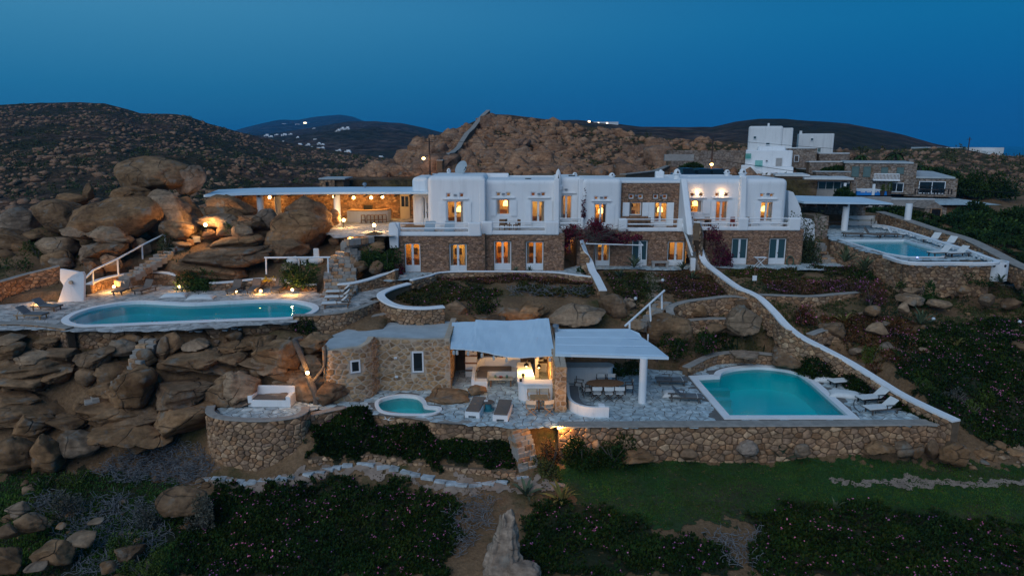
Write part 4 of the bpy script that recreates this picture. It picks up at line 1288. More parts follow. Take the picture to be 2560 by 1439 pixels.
# D
ca, cb = [], []
m_, _ = block(1456, 1556, 447, 60.4, 6.5, Z_UP - 0.3, 'stucco', 0.3, 'white_block')
D_ = m_.build('white_block', 'stucco', villa, bevel=0.4, seg=5)
opening(villa, VO, 60.4, (1486, 509, 1516, 566), 'door', [(1475, 1485, 511, 560), (1517, 1535, 511, 560)], (1479, 1528, 502), 1.0, ZU, ca, cb, deco=1)
small_window(villa, VO, 60.4, (1485, 490, 1496, 500), ca, cb); small_window(villa, VO, 60.4, (1509, 490, 1520, 500), ca, cb)
finish(D_, ca, cb)
# E in stone
YE = 61.2
ca, cb = [], []
m_, eb = block(1552, 1706, 458, YE, 6, Z_UP - 0.3, 'mortar', 0.0, 'stone_block')
E_ = m_.build('stone_block', 'mortar', villa)
opening(villa, VO, YE, (1573, 505, 1603, 538), 'window', [(1557, 1572, 506, 540), (1606, 1621, 506, 540)], None, 0.95, None, ca, cb)
opening(villa, VO, YE, (1634, 505, 1667, 566), 'door', [(1622, 1634, 506, 564), (1668, 1682, 506, 564)], None, 0.9, ZU, ca, cb, deco=1)
for r_ in ((1572, 485, 1584, 497), (1595, 485, 1607, 497), (1633, 485, 1645, 497), (1656, 485, 1668, 497)): small_window(villa, VO, YE, r_, ca, cb)
finish(E_, ca, cb)
def face_stones(part, x0, x1, Y, z0, z1, holes, st, mat='house_stone', seed=1, depth=0.05, gap=0.012, nparts=0, org=None, xdir=1):
  cells = []
  for cx, cy, poly in voronoi(x0, x1, z0, z1, st[0], st[1], seed=seed, drop=0.15):
    if not (x0 < cx < x1 and z0 < cy < z1): continue
    poly = clip_y(clip_y(clip_x(clip_x(poly, x1), x0, False), z1), z0, False)
    bad = len(poly) < 3
    for h in holes:
      if bad: break
      if h[0] < cx < h[1] and h[2] < cy < h[3]: bad = True; break
      xs = [p[0] for p in poly]; ys = [p[1] for p in poly]
      if max(xs) > h[0] and min(xs) < h[1] and max(ys) > h[2] and min(ys) < h[3]:
        if cx <= h[0]: poly = clip_x(poly, h[0])
        elif cx >= h[1]: poly = clip_x(poly, h[1], False)
        elif cy <= h[2]: poly = clip_y(poly, h[2])
        else: poly = clip_y(poly, h[3], False)
        bad = len(poly) < 3
    if not bad: cells.append((cx, cy, poly))
  lay_stones(cells, gap, depth, lambda a, b_, d: (a - VO.x, Y - d - VO.y, b_ - VO.z), mat, part, 'stone', nparts, seed)
face_stones(E_, eb[0], eb[1], YE, Z_UP, eb[2], [(c[0] - 0.03, c[1] + 0.03, c[4] - 0.03, c[5] + 0.03) for c in ca], (0.33, 0.13), seed=61)
Off(VO).b2(eb[0] - 0.05, eb[1] + 0.1, YE - 0.12, YE + 6, eb[2], eb[2] + 0.22).build('parapet', 'stucco', villa, bevel=0.06)
# F
ca, cb = [], []
YF = 61.8
m_, fb = block(1700, 1972, 447, YF, 7, Z_UP - 0.3, 'stucco', 0.4, 'white_block')
F_ = m_.build('white_block', 'stucco', villa, bevel=0.45, seg=5)
opening(villa, VO, YF, (1725, 500, 1755, 532), 'window', [(1757, 1774, 501, 535)], (1720, 1766, 494), 1.0, None, ca, cb, deco=1)
opening(villa, VO, YF, (1788, 502, 1817, 562), 'door', [(1779, 1787, 502, 558), (1819, 1830, 502, 558)], (1781, 1829, 494), 0.85, ZU, ca, cb)
opening(villa, VO, YF, (1900, 504, 1930, 562), 'door', [(1886, 1899, 504, 559), (1932, 1950, 504, 559)], (1894, 1943, 497), 1.0, ZU, ca, cb, deco=1)
for r_ in ((1725, 481, 1737, 492), (1748, 481, 1759, 492), (1787, 481, 1798, 492), (1811, 481, 1822, 492), (1900, 483, 1911, 493), (1924, 483, 1935, 493)): small_window(villa, VO, YF, r_, ca, cb)
finish(F_, ca, cb)
# sculpted buttresses and fins on the white blocks
def fin(px, pyt, pyb, Y, w_, d0, d1, z0=None):
  x, zt = xz(px, pyt, Y)
  _, zb = xz(px, pyb, Y)
  if z0 is not None: zb = z0
  m_ = Off(VO)
  m_.add([(x - w_ / 2, Y + 0.1, zb), (x + w_ / 2, Y + 0.1, zb), (x + w_ / 2, Y + 0.1, zt), (x - w_ / 2, Y + 0.1, zt), (x - w_ / 2, Y - d1, zb), (x + w_ / 2, Y - d1, zb), (x + w_ / 2, Y - d0, zt), (x - w_ / 2, Y - d0, zt)],
       [(0, 3, 2, 1), (4, 5, 6, 7), (0, 1, 5, 4), (2, 3, 7, 6), (1, 2, 6, 5), (0, 4, 7, 3)])
  m_.build('buttress', 'stucco', villa, bevel=0.12, seg=3)
fin(1206, 446, 566, 60.9, 0.55, 0.9, 1.0, Z_UP)
fin(1392, 446, 566, 60.9, 0.5, 0.25, 0.5, Z_UP)
fin(1858, 440, 566, YF, 0.6, 0.25, 0.75, Z_UP)
fin(1708, 446, 566, 61.0, 0.55, 0.4, 3.6, Z_UP - 0.2)
fin(1452, 446, 566, 61.0, 0.45, 0.4, 0.7, Z_UP)
# right-hand stepped flank wall
m_ = Off(VO)
xs0, zs0 = xz(1970, 475, 63.5)
pr = [(1968, 476), (1980, 480), (1990, 500), (1998, 520), (2003, 545), (2028, 548), (2033, 560), (2033, 600), (1968, 600)]
pts = [xz(a, b_, 63.5) for a, b_ in pr]
n = len(pts)
m_.v = [(p[0], 63.2, p[1]) for p in pts] + [(p[0], 64.2, p[1]) for p in pts]
m_.f = [tuple(range(n))[::-1], tuple(range(n, 2 * n))] + [(i, (i + 1) % n, n + (i + 1) % n, n + i) for i in range(n)]
m_.build('flank_wall', 'stucco', villa)
# roof details
def rbox(px0, px1, py0, py1, Y, d, nm='parapet', mat='stucco', bv=0.1):
  x0, z1 = xz(px0, py0, Y); x1, z0 = xz(px1, py1, Y)
  Off(VO).b2(x0, x1, Y, Y + d, z0, z1).build(nm, mat, villa, bevel=bv)
rbox(1110, 1272, 433, 452, 66.5, 0.5); rbox(1272, 1412, 439, 455, 67, 0.5); rbox(1405, 1470, 441, 455, 66, 0.5)
rbox(1548, 1650, 450, 462, 67.3, 0.5); rbox(1648, 1830, 437, 462, 68.2, 0.6); rbox(1640, 1660, 428, 460, 66.8, 0.6); rbox(1720, 1750, 440, 452, 66, 1.5, 'roof_box')
rbox(1313, 1328, 446, 450, 62.5, 0.5, 'roof_vent', 'metal_dark', 0.0); rbox(1422, 1438, 438, 443, 63.5, 0.5, 'roof_vent', 'metal_dark', 0.0)
rbox(1888, 1908, 443, 450, 64, 0.8, 'roof_box', 'stucco_old', 0.05); rbox(1080, 1092, 434, 442, 64, 0.8, 'solar_tank', 'metal_grey', 0.05)
def chimney(px, pyt, pyb, Y, w_, dome=True):
  x, zt = xz(px, pyt, Y)
  _, zb = xz(px, pyb, Y)
  zb -= 0.25
  h = zt - zb
  c = MB()
  c.lathe([(w_ * 0.52, 0), (w_ * 0.5, h * 0.62), (w_ * 0.66, h * 0.64), (w_ * 0.66, h * 0.70), (w_ * 0.5, h * 0.72), (w_ * 0.46, h * 0.86), (w_ * 0.25, h * 0.96), (0.0, h)], (0, 0, 0), 14)
  o = c.build('chimney', 'stucco', villa, smooth=False)
  o.location = rel(x, Y + w_, zb)
  s = MB()
  for a in (-0.25, 0.25):
    s.add([(-w_ * 0.17 + a * 0, -w_ * 0.60, h * 0.73), (w_ * 0.17, -w_ * 0.60, h * 0.73), (0, -w_ * 0.50, h * 0.90), (-w_ * 0.17, -w_ * 0.3, h * 0.73), (w_ * 0.17, -w_ * 0.3, h * 0.73), (0, -w_ * 0.2, h * 0.90)], [(0, 1, 2), (0, 3, 4, 1), (1, 4, 5, 2), (0, 2, 5, 3)])
    break
  s.build('smoke_hole', 'rubber', o)
chimney(1397, 422, 560, 60.7, 0.62); chimney(1121, 421, 436, 66.5, 0.35); chimney(1438, 431, 443, 66, 0.4); chimney(1532, 432, 449, 63, 0.5)
chimney(1655, 424, 455, 66.9, 0.5); chimney(1697, 422, 455, 63.5, 0.6); chimney(1822, 424, 442, 67, 0.5); chimney(1863, 421, 452, 63, 0.6)
# facade bulkhead lights, two of them lit
for px, py, Y, on in ((1138, 487, 60.0, 0), (1258, 484, 61.0, 0), (1347, 484, 61.0, 0), (1415, 473, 61.6, 0), (1503, 493, 60.4, 0), (1590, 489, YE, 0), (1652, 489, YE, 0), (1742, 483, YF, 1), (1804, 483, YF, 1), (1919, 484, YF, 0)):
  x, z = xz(px, py, Y)
  c = MB().b2(-0.13, 0.13, -0.14, 0.02, -0.07, 0.07)
  o = c.build('wall_light', 'globe_lit' if on else 'metal_grey', villa, bevel=0.03)
  o.location = rel(x, Y - 0.03, z)
  if on:
    rooms_light(o, 0, -0.22, 0.02, 22, (1.0, 0.55, 0.22), 0.05)

# ---- lower storey in stone
def lower(px0, px1, Y, depth, zt, doors, seed, name='stone_block', z0=3.6, stones=True):
  x0, _ = xz(px0, 620, Y); x1, _ = xz(px1, 620, Y)
  m_ = Off(VO).b2(x0, x1, Y, Y + depth, z0, zt)
  o = m_.build(name, 'mortar', villa)
  ca, cb = [], []
  for d in doors:
    opening(villa, VO, Y, d[0], 'door', (), None, d[1], Z_GND + 0.03, ca, cb)
  if ca: finish(o, ca, cb)
  if stones:
    face_stones(o, x0, x1, Y, z0 + 0.3, zt, [(c[0] - 0.03, c[1] + 0.03, c[4] - 0.05, c[5] + 0.06) for c in ca], (0.33, 0.14), seed=seed)
  return o, x0, x1
YA, YB, YM, YR = 56.3, 57.1, 59.3, 60.0
lower(985, 1213, YA, 10, Z_UP, [((1011, 608, 1052, 681), 0.95), ((1123, 610, 1167, 677), 0.9)], 71)
lower(1212.5, 1411, YB, 9, Z_UP - 0.004, [((1235, 603, 1278, 673), 1.0), ((1315, 604, 1358, 673), 0.9)], 72)
lower(1409, 1445, 63.0, 4, Z_UP - 0.01, [((1407, 592, 1440, 650), 1.0)], 73)
lower(1442, 1714, YM, 8, Z_UP - 0.006, [((1489, 610, 1524, 662), 0.8), ((1581, 601, 1617, 665), 0.0), ((1670, 604, 1708, 667), 0.5)], 74)
lower(1712, 1766, 61.6, 5, Z_UP - 0.01, [], 75)
lower(1763, 2006, YR, 9, Z_UP - 0.002, [((1831, 596, 1866, 658), 0.0), ((1925, 596, 1962, 658), 0.0)], 76)
# side wall of the passage, in shade
x, _ = xz(1440, 620, YM)
# balcony parapets and rails
def parapet(px0, px1, Y, posts, curb=True, rails=True, zoff=0.0):
  x0, _ = xz(px0, 570, Y); x1, _ = xz(px1, 570, Y)
  z = Z_UP + zoff
  if curb:
    Off(VO).b2(x0, x1, Y - 0.12, Y + 0.28, z - 0.12, z + 0.20).build('curb', 'stucco', villa, bevel=0.07, seg=3)
  spans = []
  cur = x0
  for a, b_ in posts:
    xa, _ = xz(a, 570, Y); xb, _ = xz(b_, 570, Y)
    Off(VO).b2(xa, xb, Y - 0.17, Y + 0.33, z - 0.15, z + 1.0).build('parapet_pier', 'stucco', villa, bevel=0.12, seg=3)
    if xa - cur > 0.3: spans.append((cur, xa))
    cur = xb
  if x1 - cur > 0.3: spans.append((cur, x1))
  if rails:
    for a, b_ in spans:
      for hz, rr in ((0.92, 0.045), (0.50, 0.06)):
        Off(VO).tube([(a - 0.05, Y + 0.08, z + hz), (b_ + 0.05, Y + 0.08, z + hz)], rr, 8).build('rail', 'white_paint', villa)
parapet(976, 1204, YA, [(976, 1000), (1170, 1203)])
parapet(1203, 1397, YB, [(1204, 1232), (1362, 1398)])
parapet(1402, 1458, 60.0, [(1452, 1459)])
parapet(1548, 1708, YM, [(1546, 1568), (1693, 1706)])
parapet(1738, 2000, YR, [(1844, 1870), (1970, 2000)])
# side return of the upper terrace at its open end
Off(VO).b2(xz(1992, 570, YR)[0], xz(2000, 570, YR)[0], YR, YR + 3.2, Z_UP - 0.1, Z_UP + 0.7).build('parapet_pier', 'stucco', villa, bevel=0.1)
Off(VO).b2(xz(976, 570, YA)[0], xz(984, 570, YA)[0], YA + 0.35, YA + 2.6, Z_UP - 0.2, Z_UP + 0.55).build('parapet_pier', 'stucco', villa, bevel=0.1)
# curved white end wall dropping from the terrace corner
m_ = Off(VO)
pts = [xz(a, b_, YA) for a, b_ in [(975, 556), (990, 556), (998, 572), (998, 618), (977, 618), (973, 575)]]
n = len(pts)
m_.v = [(p[0], YA - 0.45, p[1]) for p in pts] + [(p[0], YA - 0.1, p[1]) for p in pts]
m_.f = [tuple(range(n)), tuple(range(n, 2 * n))[::-1]] + [(i, n + i, n + (i + 1) % n, (i + 1) % n) for i in range(n)]
m_.build('end_wall', 'stucco', villa, bevel=0.05)
# paving of the upper balconies
for a, b_, Y0, Y1 in ((985, 1213, YA, 60.0), (1213, 1411, YB, 61.0), (1442, 1714, YM, 61.0), (1763, 2006, YR, 61.8)):
  Off(VO).b2(xz(a, 570, Y0)[0] + 0.1, xz(b_, 570, Y0)[0] - 0.1, Y0 + 0.28, Y1, Z_UP - 0.05, Z_UP + 0.02).build('balcony_floor', 'flag_warm', villa)
# stairs between the two wings
st = thing('stone_stairs', 'steep stone stairs climbing between the villa wings beside white rail', 'stairs', PZ(1758, 668, Z_GND))
so = Vector(st.location)
N = 15
for k in range(N):
  t = k / (N - 1)
  y = 57.4 + 3.4 * t
  z = Z_GND + 0.2 + (Z_UP - Z_GND - 0.2) * t
  xa = PY(1738 - 24 * t, 640, 59.0).x
  xb = PY(1764 - 26 * t, 640, 59.0).x
  Off(so).b2(xa - 0.1, xb + 0.25, y, y + 0.34, z - 0.9, z).build('step', 'coping_stone', st, bevel=0.015, seg=1)
hr = Off(so)
for dz in (0.15, 0.5):
  hr.tube([PY(1731, 642 - dz * 20, 57.3), PY(1706, 560 + (0.5 - dz) * 12, 59.2)], 0.07, 8)
hr.build('handrail', 'white_paint', st)
p = PY(1732, 671, 57.2)
Off(so).b2(p.x - 0.2, p.x + 0.2, 57.1, 57.5, Z_GND - 0.2, Z_GND + 1.05).build('newel_post', 'stucco', st, bevel=0.05)

# ---------------------------------------------------------------- outdoor bar shelter on the upper court
bar = thing('bar_shelter', 'long flat white-roofed open bar shelter with stone back wall', 'shelter', (-18, 65, Z_UP))
BO = Vector(bar.location)
m_ = Off(BO)
zr = [10.45, 10.62, 10.66, 10.7, 10.72, 10.72, 10.72]
pxr = [508, 612, 700, 780, 860, 940, 1072]
for i, (a, z) in enumerate(zip(pxr, zr)):
  xf, xb = PY(a, 478, 61.6).x, PY(a, 478, 61.6).x * 1.06
  m_.v += [(xf, 61.6, z - 0.18), (xf, 61.6, z), (xb, 68.7, z + 0.02), (xb, 68.7, z - 0.18)]
for i in range(len(pxr) - 1):
  a = i * 4
  for k in range(4): m_.f.append((a + (k + 1) % 4, a + k, a + 4 + k, a + 4 + (k + 1) % 4))
m_.f += [(0, 1, 2, 3), (27, 26, 25, 24)]
m_.build('roof', 'canvas_roof', bar)
for k in range(14):
  x = PY(530 + k * 38, 478, 62).x
  Off(BO).tube([(x, 62.0, 10.32), (x, 68.4, 10.32)], 0.09, 6).build('beam', 'wood_dark', bar)
for px in (650, 842, 694):
  x = PY(px, 500, 62.6 if px != 694 else 67).x
  yy = 62.6 if px != 694 else 67
  Off(BO).tube([(x, yy, Z_UP - 0.3), (x, yy, 10.4)], 0.30, 14).build('column', 'stucco', bar, smooth=False)
x0, x1 = PY(515, 500, 68.7).x, PY(1046, 500, 68.7).x
bw = Off(BO).b2(x0, x1, 68.7, 69.3, Z_UP - 0.5, 10.45).build('back_wall', 'mortar', bar)
VOs = VO
VO = BO
face_stones(bw, x0, x1, 68.7, Z_UP - 0.1, 10.4, [(PY(1000, 500, 68.7).x, PY(1025, 500, 68.7).x, Z_UP, 10.1)], (0.38, 0.2), mat='stone', seed=81)
VO = VOs
x = PY(1012, 500, 68.6).x
d = Off(BO)
d.b2(x - 0.48, x + 0.48, 68.56, 68.7, Z_UP, Z_UP + 2.4)
dd_ = d.build('door', 'fabric_cream', bar, bevel=0.01)
Off(BO).b2(x - 0.34, x - 0.05, 68.53, 68.55, Z_UP + 1.2, Z_UP + 2.2).build('pane', 'dark_pane', dd_)
Off(BO).b2(x + 0.05, x + 0.34, 68.53, 68.55, Z_UP + 1.2, Z_UP + 2.2).build('pane', 'dark_pane', dd_)
# the counter
bc = thing('bar_counter', 'curved white bar counter with tan top under the shelter', 'counter', (-13.4, 65.6, Z_UP))
co = Vector(bc.location)
front = smooth_open([PY(868, 545, 65.6), PY(900, 545, 65.0), PY(935, 545, 65.2), PY(970, 545, 65.9)], 6)
poly = [(p.x, p.y) for p in front] + [(p.x * 0.985, p.y + 0.8) for p in reversed(front)]
Off(co).prism(poly, Z_UP, Z_UP + 1.08).build('base', 'stucco_old', bc)
poly = [(p.x, p.y - 0.12) for p in front] + [(p.x * 0.985, p.y + 0.9) for p in reversed(front)]
Off(co).prism(poly, Z_UP + 1.08, Z_UP + 1.16).build('worktop', 'wood_light', bc)
p = PY(920, 505, 67.5)
cg = thing('grill_hood', 'black grill with a hood behind the upper bar counter', 'grill', (p.x, p.y, Z_UP))
MB().b2(-0.5, 0.5, -0.35, 0.35, 0.0, 1.0).build('cabinet', 'stucco_old', cg)
MB().prism([(-0.42, -0.3), (0.42, -0.3), (0.42, 0.3), (-0.42, 0.3)], 1.0, 1.45).build('hood', 'metal_dark', cg, bevel=0.08)
def stool(loc, rz, label, group):
  t = thing('bar_stool', label, 'stool', loc, rz, group)
  MB().b2(-0.19, 0.19, -0.19, 0.19, 0.72, 0.78).build('seat', 'wood', t, bevel=0.01)
  for a in (-1, 1):
    for b_ in (-1, 1):
      MB().tube([(a * 0.20, b_ * 0.20, 0), (a * 0.16, b_ * 0.16, 0.72)], 0.028, 6).build('leg', 'wood', t)
  MB().b2(-0.18, 0.18, -0.21, -0.17, 0.26, 0.31).b2(-0.18, 0.18, 0.17, 0.21, 0.26, 0.31).build('footrest', 'wood', t)
  return t
for px, yy in ((908, 64.5), (922, 64.5), (931, 64.55), (941, 64.65), (951, 64.8), (961, 65.0)):
  p = PY(px, 545, yy)
  stool((p.x, p.y, Z_UP), 0.1, 'brown wooden stool lined up at the curved upper bar counter', 'stools at the upper bar')

# ---------------------------------------------------------------- lamps
def lit(parent, loc, e, col=(1.0, 0.56, 0.2), r_=0.08):
  l = bpy.data.lights.new('lamp_light', 'POINT')
  l.energy = e
  l.color = col
  l.shadow_soft_size = r_
  o = bpy.data.objects.new('lamp_light', l)
  COL.objects.link(o)
  o.parent = parent
  o.location = loc
def globe_lamp(p, h, r_, on, label, e=38.0, group=None):
  t = thing('globe_lamp', label, 'lamp', p, 0, group)
  MB().tube([(0, 0, -0.1), (0, 0, h)], 0.035, 8).build('post', 'metal_dark', t)
  MB().lathe([(0.10, 0), (0.10, 0.05), (0.03, 0.08)], (0, 0, 0), 10).build('base', 'metal_dark', t)
  MB().ball((0, 0, h + r_), r_).build('globe', 'globe_lit' if on else 'globe_off', t, smooth=True)
  if on:
    o = t.children[-1]
    o.visible_shadow = True
    lit(t, (0, -r_ - 0.06, h + r_ * 1.9), e, r_=0.05)
    lit(t, (0, 0, h + r_ * 2 + 0.12), e * 0.6, r_=0.05)
  return t
def on_ground(px, py, z=None):
  p = hit(px, py) if z is None else PZ(px, py, z)
  return p
for px, py, z, h, lab in ((515, 577, 7.4, 0.35, 'lit globe lamp among dry grass by the top of handrail'), (860, 568, 7.62, 0.5, 'lit globe lamp on stone edge beside the bar court'),
              (936, 579, 7.62, 0.4, 'lit globe lamp on the white block beside the court'), (877, 622, None, 0.5, 'lit globe lamp beside the upper garden steps'),
              (884, 680, None, 0.5, 'lit globe lamp low beside the lower garden steps')):
  p = on_ground(px, py, z) if px != 515 else PY(515, 577, 56.6)
  globe_lamp(p, h, 0.15, 1, lab, 260 if px == 515 else 120)
for px, py, h, lab in ((1588, 770, 0.6, 'unlit white globe lamp by path above the white handrail'), (1656, 712, 0.25, 'unlit white globe lamp in the iceplant bed beside gravel path'),
             (2263, 764, 0.2, 'unlit white globe lamp on rocks of the planted slope'), (2332, 808, 0.2, 'unlit white globe lamp lower beside the thin stone edging'), (2548, 812, 0.1, 'unlit pale spotlight on the dark planted slope')):
  globe_lamp(on_ground(px, py), h, 0.13, 0, lab)
def spot_lamp(p, label, e=14.0, r_=0.11, wall=True, nrm=(0, -1, 0)):
  t = thing('bulkhead_lamp', label, 'lamp', p)
  MB().box((0, 0.06, 0), (0.2, 0.06, 0.2)).build('bracket', 'metal_dark', t)
  MB().ball((0, -0.03, 0), (r_, r_ * 0.8, r_)).build('bulb', 'globe_lit', t, smooth=True)
  lit(t, (nrm[0] * 0.35, nrm[1] * 0.35, 0.12), e * 8.0, (1.0, 0.48, 0.12), 0.05)
  return t
for px, py, Y, lab, e in ((285, 716, 51.6, 'lit lamp on planter wall beside first grey lounger', 16), (448, 716, 51.8, 'small lit lamp at foot of planter wall near white cushions', 5), (110, 757, 47.6, 'lit lamp at base of rubble wall behind corner loungers', 16),
             (590, 727, 50.6, 'lit lamp low behind the middle row of loungers', 9), (652, 727, 50.7, 'lit lamp at the planter wall between row loungers', 7), (731, 724, 50.4, 'lit lamp on paving before white-topped planter wall', 14),
             (773, 1047, 36.4, 'lit lamp at the side of the round stone bastion', 10), (1398, 1068, 34.6, 'lit lamp on corner of the tan retaining wall', 18)):
  spot_lamp(PY(px, py, Y), lab, e)
for px, py, Y, lab in ((674, 493, 67.5, 'lit wall lamp behind boulders under bar roof'), (835, 491, 66.8, 'lit lamp beside the white column of the bar shelter'), (884, 494, 66.5, 'first lit pendant lamp over the upper bar counter'), (928, 494, 66.5, 'middle lit pendant lamp over the upper bar counter'), (956, 492, 66.5, 'last lit pendant lamp over the upper bar, by the door')):
  p = PY(px, py, Y)
  t = thing('pendant_lamp', lab, 'lamp', p)
  MB().tube([(0, 0, 0.1), (0, 0, 10.4 - p.z)], 0.012, 6).build('cord', 'metal_dark', t)
  MB().ball((0, 0, 0), 0.15).build('globe', 'globe_lit', t, smooth=True)
  lit(t, (0, -0.25, -0.12), 110, (1.0, 0.48, 0.12), 0.06)

# ---------------------------------------------------------------- stone hut and lower bar
hp = [PZ(a, b_, 0.0) for a, b_ in [(812, 990), (822, 1004), (860, 1003), (905, 998), (932, 990), (942, 980), (950, 976), (1000, 976), (1060, 975), (1126, 973)]]
hp = smooth_open(hp[:7], 4) + hp[7:]
hpts = [(p.x, p.y) for p in hp]
HP = Path(hpts)
hut = thing('stone_hut', 'low tan rubble-stone hut with two small white-framed windows and flat roof', 'hut', (hp[6].x, hp[6].y + 2, 0))
HO = Vector(hut.location)
rear = [(hpts[-1][0] + 0.1, 45.5), (hpts[0][0] + 1.2, 45.0), (hpts[0][0] - 0.1, 42.0)]
def hut_s(px, py):
  # distance along the front and height of the pixel on the hut front
  best = None
  for k in range(400):
    s = HP.len * k / 399
    q, nn, i, t = HP.at(s)
    p = PY(px, py, q.y)
    e = abs(p.x - q.x)
    if best is None or e < best[0]: best = (e, s, p.z)
  return best[1], best[2]
h1a, z1a = hut_s(1027, 878); h1b, z1b = hut_s(1060, 934)
h2a, z2a = hut_s(872, 901); h2b, z2b = hut_s(902, 934)
HZT = 3.25
q2 = [(p[0], p[1] + 0.3) for p in hpts] + rear
body = Off(HO).prism(q2, -0.4, HZT - 0.28).build('wall_core', 'hut_mortar', hut)
par = Off(HO)
stw = stone_wall
stone_wall('front_wall', None, None, [(p[0] - HO.x, p[1] - HO.y) for p in hpts], -0.3 - HO.z, [HZT - 0.15 + 0.35 * max(0, 1 - abs(i - 19) / 7) + 0.15 * min(1, i / 10) for i in range(len(hpts))], 0.35, (0.44, 0.27), mat='hut_stone', core='hut_mortar', gap=0.045, depth=0.035, nparts=250, parent=hut, seed=91,
       holes=[(h1a, h1b, z1b, z1a), (h2a, h2b, z2b, z2a)], pname='front_wall')
Off(HO).prism([(p[0], p[1] + 0.3) for p in hpts] + rear, HZT - 0.28, HZT - 0.22).build('roof_screed', 'roof_screed', hut)
# end wall towards the bar
ew = [(hpts[-1][0] + 0.02, hpts[-1][1] + 0.02), (hpts[-1][0] + 0.02, 45.3)]
stone_wall('end_wall', None, None, [(p[0] - HO.x, p[1] - HO.y) for p in ew], -0.3, HZT + 0.05, 0.35, (0.4, 0.25), mat='hut_stone', core='hut_mortar', gap=0.035, depth=0.04, nparts=0, parent=hut, seed=92, pname='end_wall')
for (sa, sb, za, zb, pm) in ((h1a, h1b, z1a, z1b, 'dark_pane'), (h2a, h2b, z2a, z2b, 'dark_pane')):
  qa, na, _, _ = HP.at((sa + sb) / 2)
  wd, ht = sb - sa, za - zb
  wdw = thing('window', None, None)
  wdw.parent = hut
  wdw.location = (qa.x + na.x * 0.02 - HO.x, qa.y + na.y * 0.02 - HO.y, zb)
  wdw.rotation_euler = (0, 0, math.atan2(na.y, na.x) + PI / 2)
  MB().b2(-wd / 2, wd / 2, 0.02, 0.06, 0, ht).build('reveal', 'render_grey', wdw)
  f = MB()
  fw = 0.09
  o_ = wd * 0.10
  f.b2(-wd / 2 + o_, -wd / 2 + o_ + fw, -0.04, 0.02, 0.12, ht); f.b2(wd / 2 - fw, wd / 2, -0.04, 0.02, 0.12, ht)
  f.b2(-wd / 2 + o_ + fw, wd / 2 - fw, -0.04, 0.02, ht - fw, ht); f.b2(-wd / 2 + o_ + fw, wd / 2 - fw, -0.04, 0.02, 0.12, 0.12 + fw)
  f.build('frame', 'joinery', wdw)
  MB().b2(-wd / 2 + o_ + fw, wd / 2 - fw, -0.012, 0.015, 0.12 + fw, ht - fw).build('pane', pm, wdw)
for px, py in ((990, 893), (992, 940)):
  s_, z_ = hut_s(px, py)
  q_, n_, _, _ = HP.at(s_)
  MB().b2(-0.1, 0.1, -0.08, 0.02, -0.06, 0.06).build('wall_light', 'globe_off', hut, bevel=0.02).location = (q_.x - HO.x, q_.y - 0.06 - HO.y, z_)

# dividing pier wall
xl = PZ(1389, 1040, 0).x; xr = PZ(1416, 1040, 0).x
stone_wall('pier_wall', 'free-standing stone pier wall between the two white canopies', 'wall', [(xl - 0.1, 44.6), (xl, 36.6), (xr, 36.6), (xr + 0.1, 44.6)], -0.2, [2.95, 2.72, 2.72, 2.9], 0.3, (0.36, 0.25), mat='hut_stone', core='hut_mortar', gap=0.03, depth=0.05, nparts=140, seed=95)
# white canopies
can = thing('canopy_roof', 'white wavy-edged canopy over the lit lower bar', 'canopy', (PY(1255, 890, 39).x, 41.5, 0))
KO = Vector(can.location)
nu, nv = 24, 10
m_ = Off(KO)
fe = smooth_open([PY(1126, 870, 39.4), PY(1160, 872, 39.35), PY(1205, 877, 39.2), PY(1245, 886, 39.0), PY(1290, 892, 38.8), PY(1340, 890, 38.8), PY(1387, 887, 38.9)], 4)
be = smooth_open([PY(1130, 805, 43.9), PY(1190, 803, 43.9), PY(1192, 799, 44.0), PY(1260, 801, 44.0), PY(1320, 799, 44.1), PY(1345, 796, 44.2), PY(1372, 795, 44.3)], 4)
nn_ = len(fe)
for lay in (0, 1):
  for j in range(nv + 1):
    t = j / nv
    for i in range(nn_):
      p = fe[i].lerp(be[i], t)
      sag = -0.05 * math.sin(t * PI) + 0.012 * math.sin(i * 2.1 + j)
      m_.v.append((p.x, p.y, p.z + sag - 0.07 * lay))
L0 = nn_ * (nv + 1)
for j in range(nv):
  for i in range(nn_ - 1):
    a = j * nn_ + i
    m_.f.append((a, a + 1, a + nn_ + 1, a + nn_))
    m_.f.append((L0 + a + nn_, L0 + a + nn_ + 1, L0 + a + 1, L0 + a))
for i in range(nn_ - 1):
  m_.f.append((i + 1, i, L0 + i, L0 + i + 1))
for j in range(nv):
  a = j * nn_
  m_.f.append((a, a + nn_, L0 + a + nn_, L0 + a))
  b_ = a + nn_ - 1
  m_.f.append((b_ + nn_, b_, L0 + b_, L0 + b_ + nn_))
m_.build('sheet', 'canvas_roof', can)
for k in range(8):
  f0, b0 = fe[int(k * (nn_ - 1) / 7)], be[int(k * (nn_ - 1) / 7)]
  Off(KO).tube([(f0.x, f0.y + 0.25, f0.z - 0.16), (b0.x, b0.y, b0.z - 0.16)], 0.07, 6).build('rafter', 'wood', can)
for k, px in enumerate((1137, 1151, 1183, 1216, 1247, 1279, 1381)):
  i = int((px - 1126) / 261 * (nn_ - 1))
  p = fe[i]
  t = thing('hanging_lantern', 'small unlit grey lantern hanging from wavy white canopy edge', 'lantern', (p.x, p.y + 0.05, p.z - 0.40), 0, 'lanterns along the canopy edge')
  MB().lathe([(0.07, 0), (0.085, 0.03), (0.085, 0.2), (0.05, 0.26)], (0, 0, 0), 10).build('jar', 'dish_grey', t)
  MB().tube([(0, 0, 0.26), (0, 0, 0.36)], 0.01, 5).build('hook', 'metal_dark', t)
can2 = thing('canopy_roof', 'flat white panelled canopy on a round column over the dining table', 'canopy', (PY(1500, 880, 39).x, 41, 0))
K2 = Vector(can2.location)
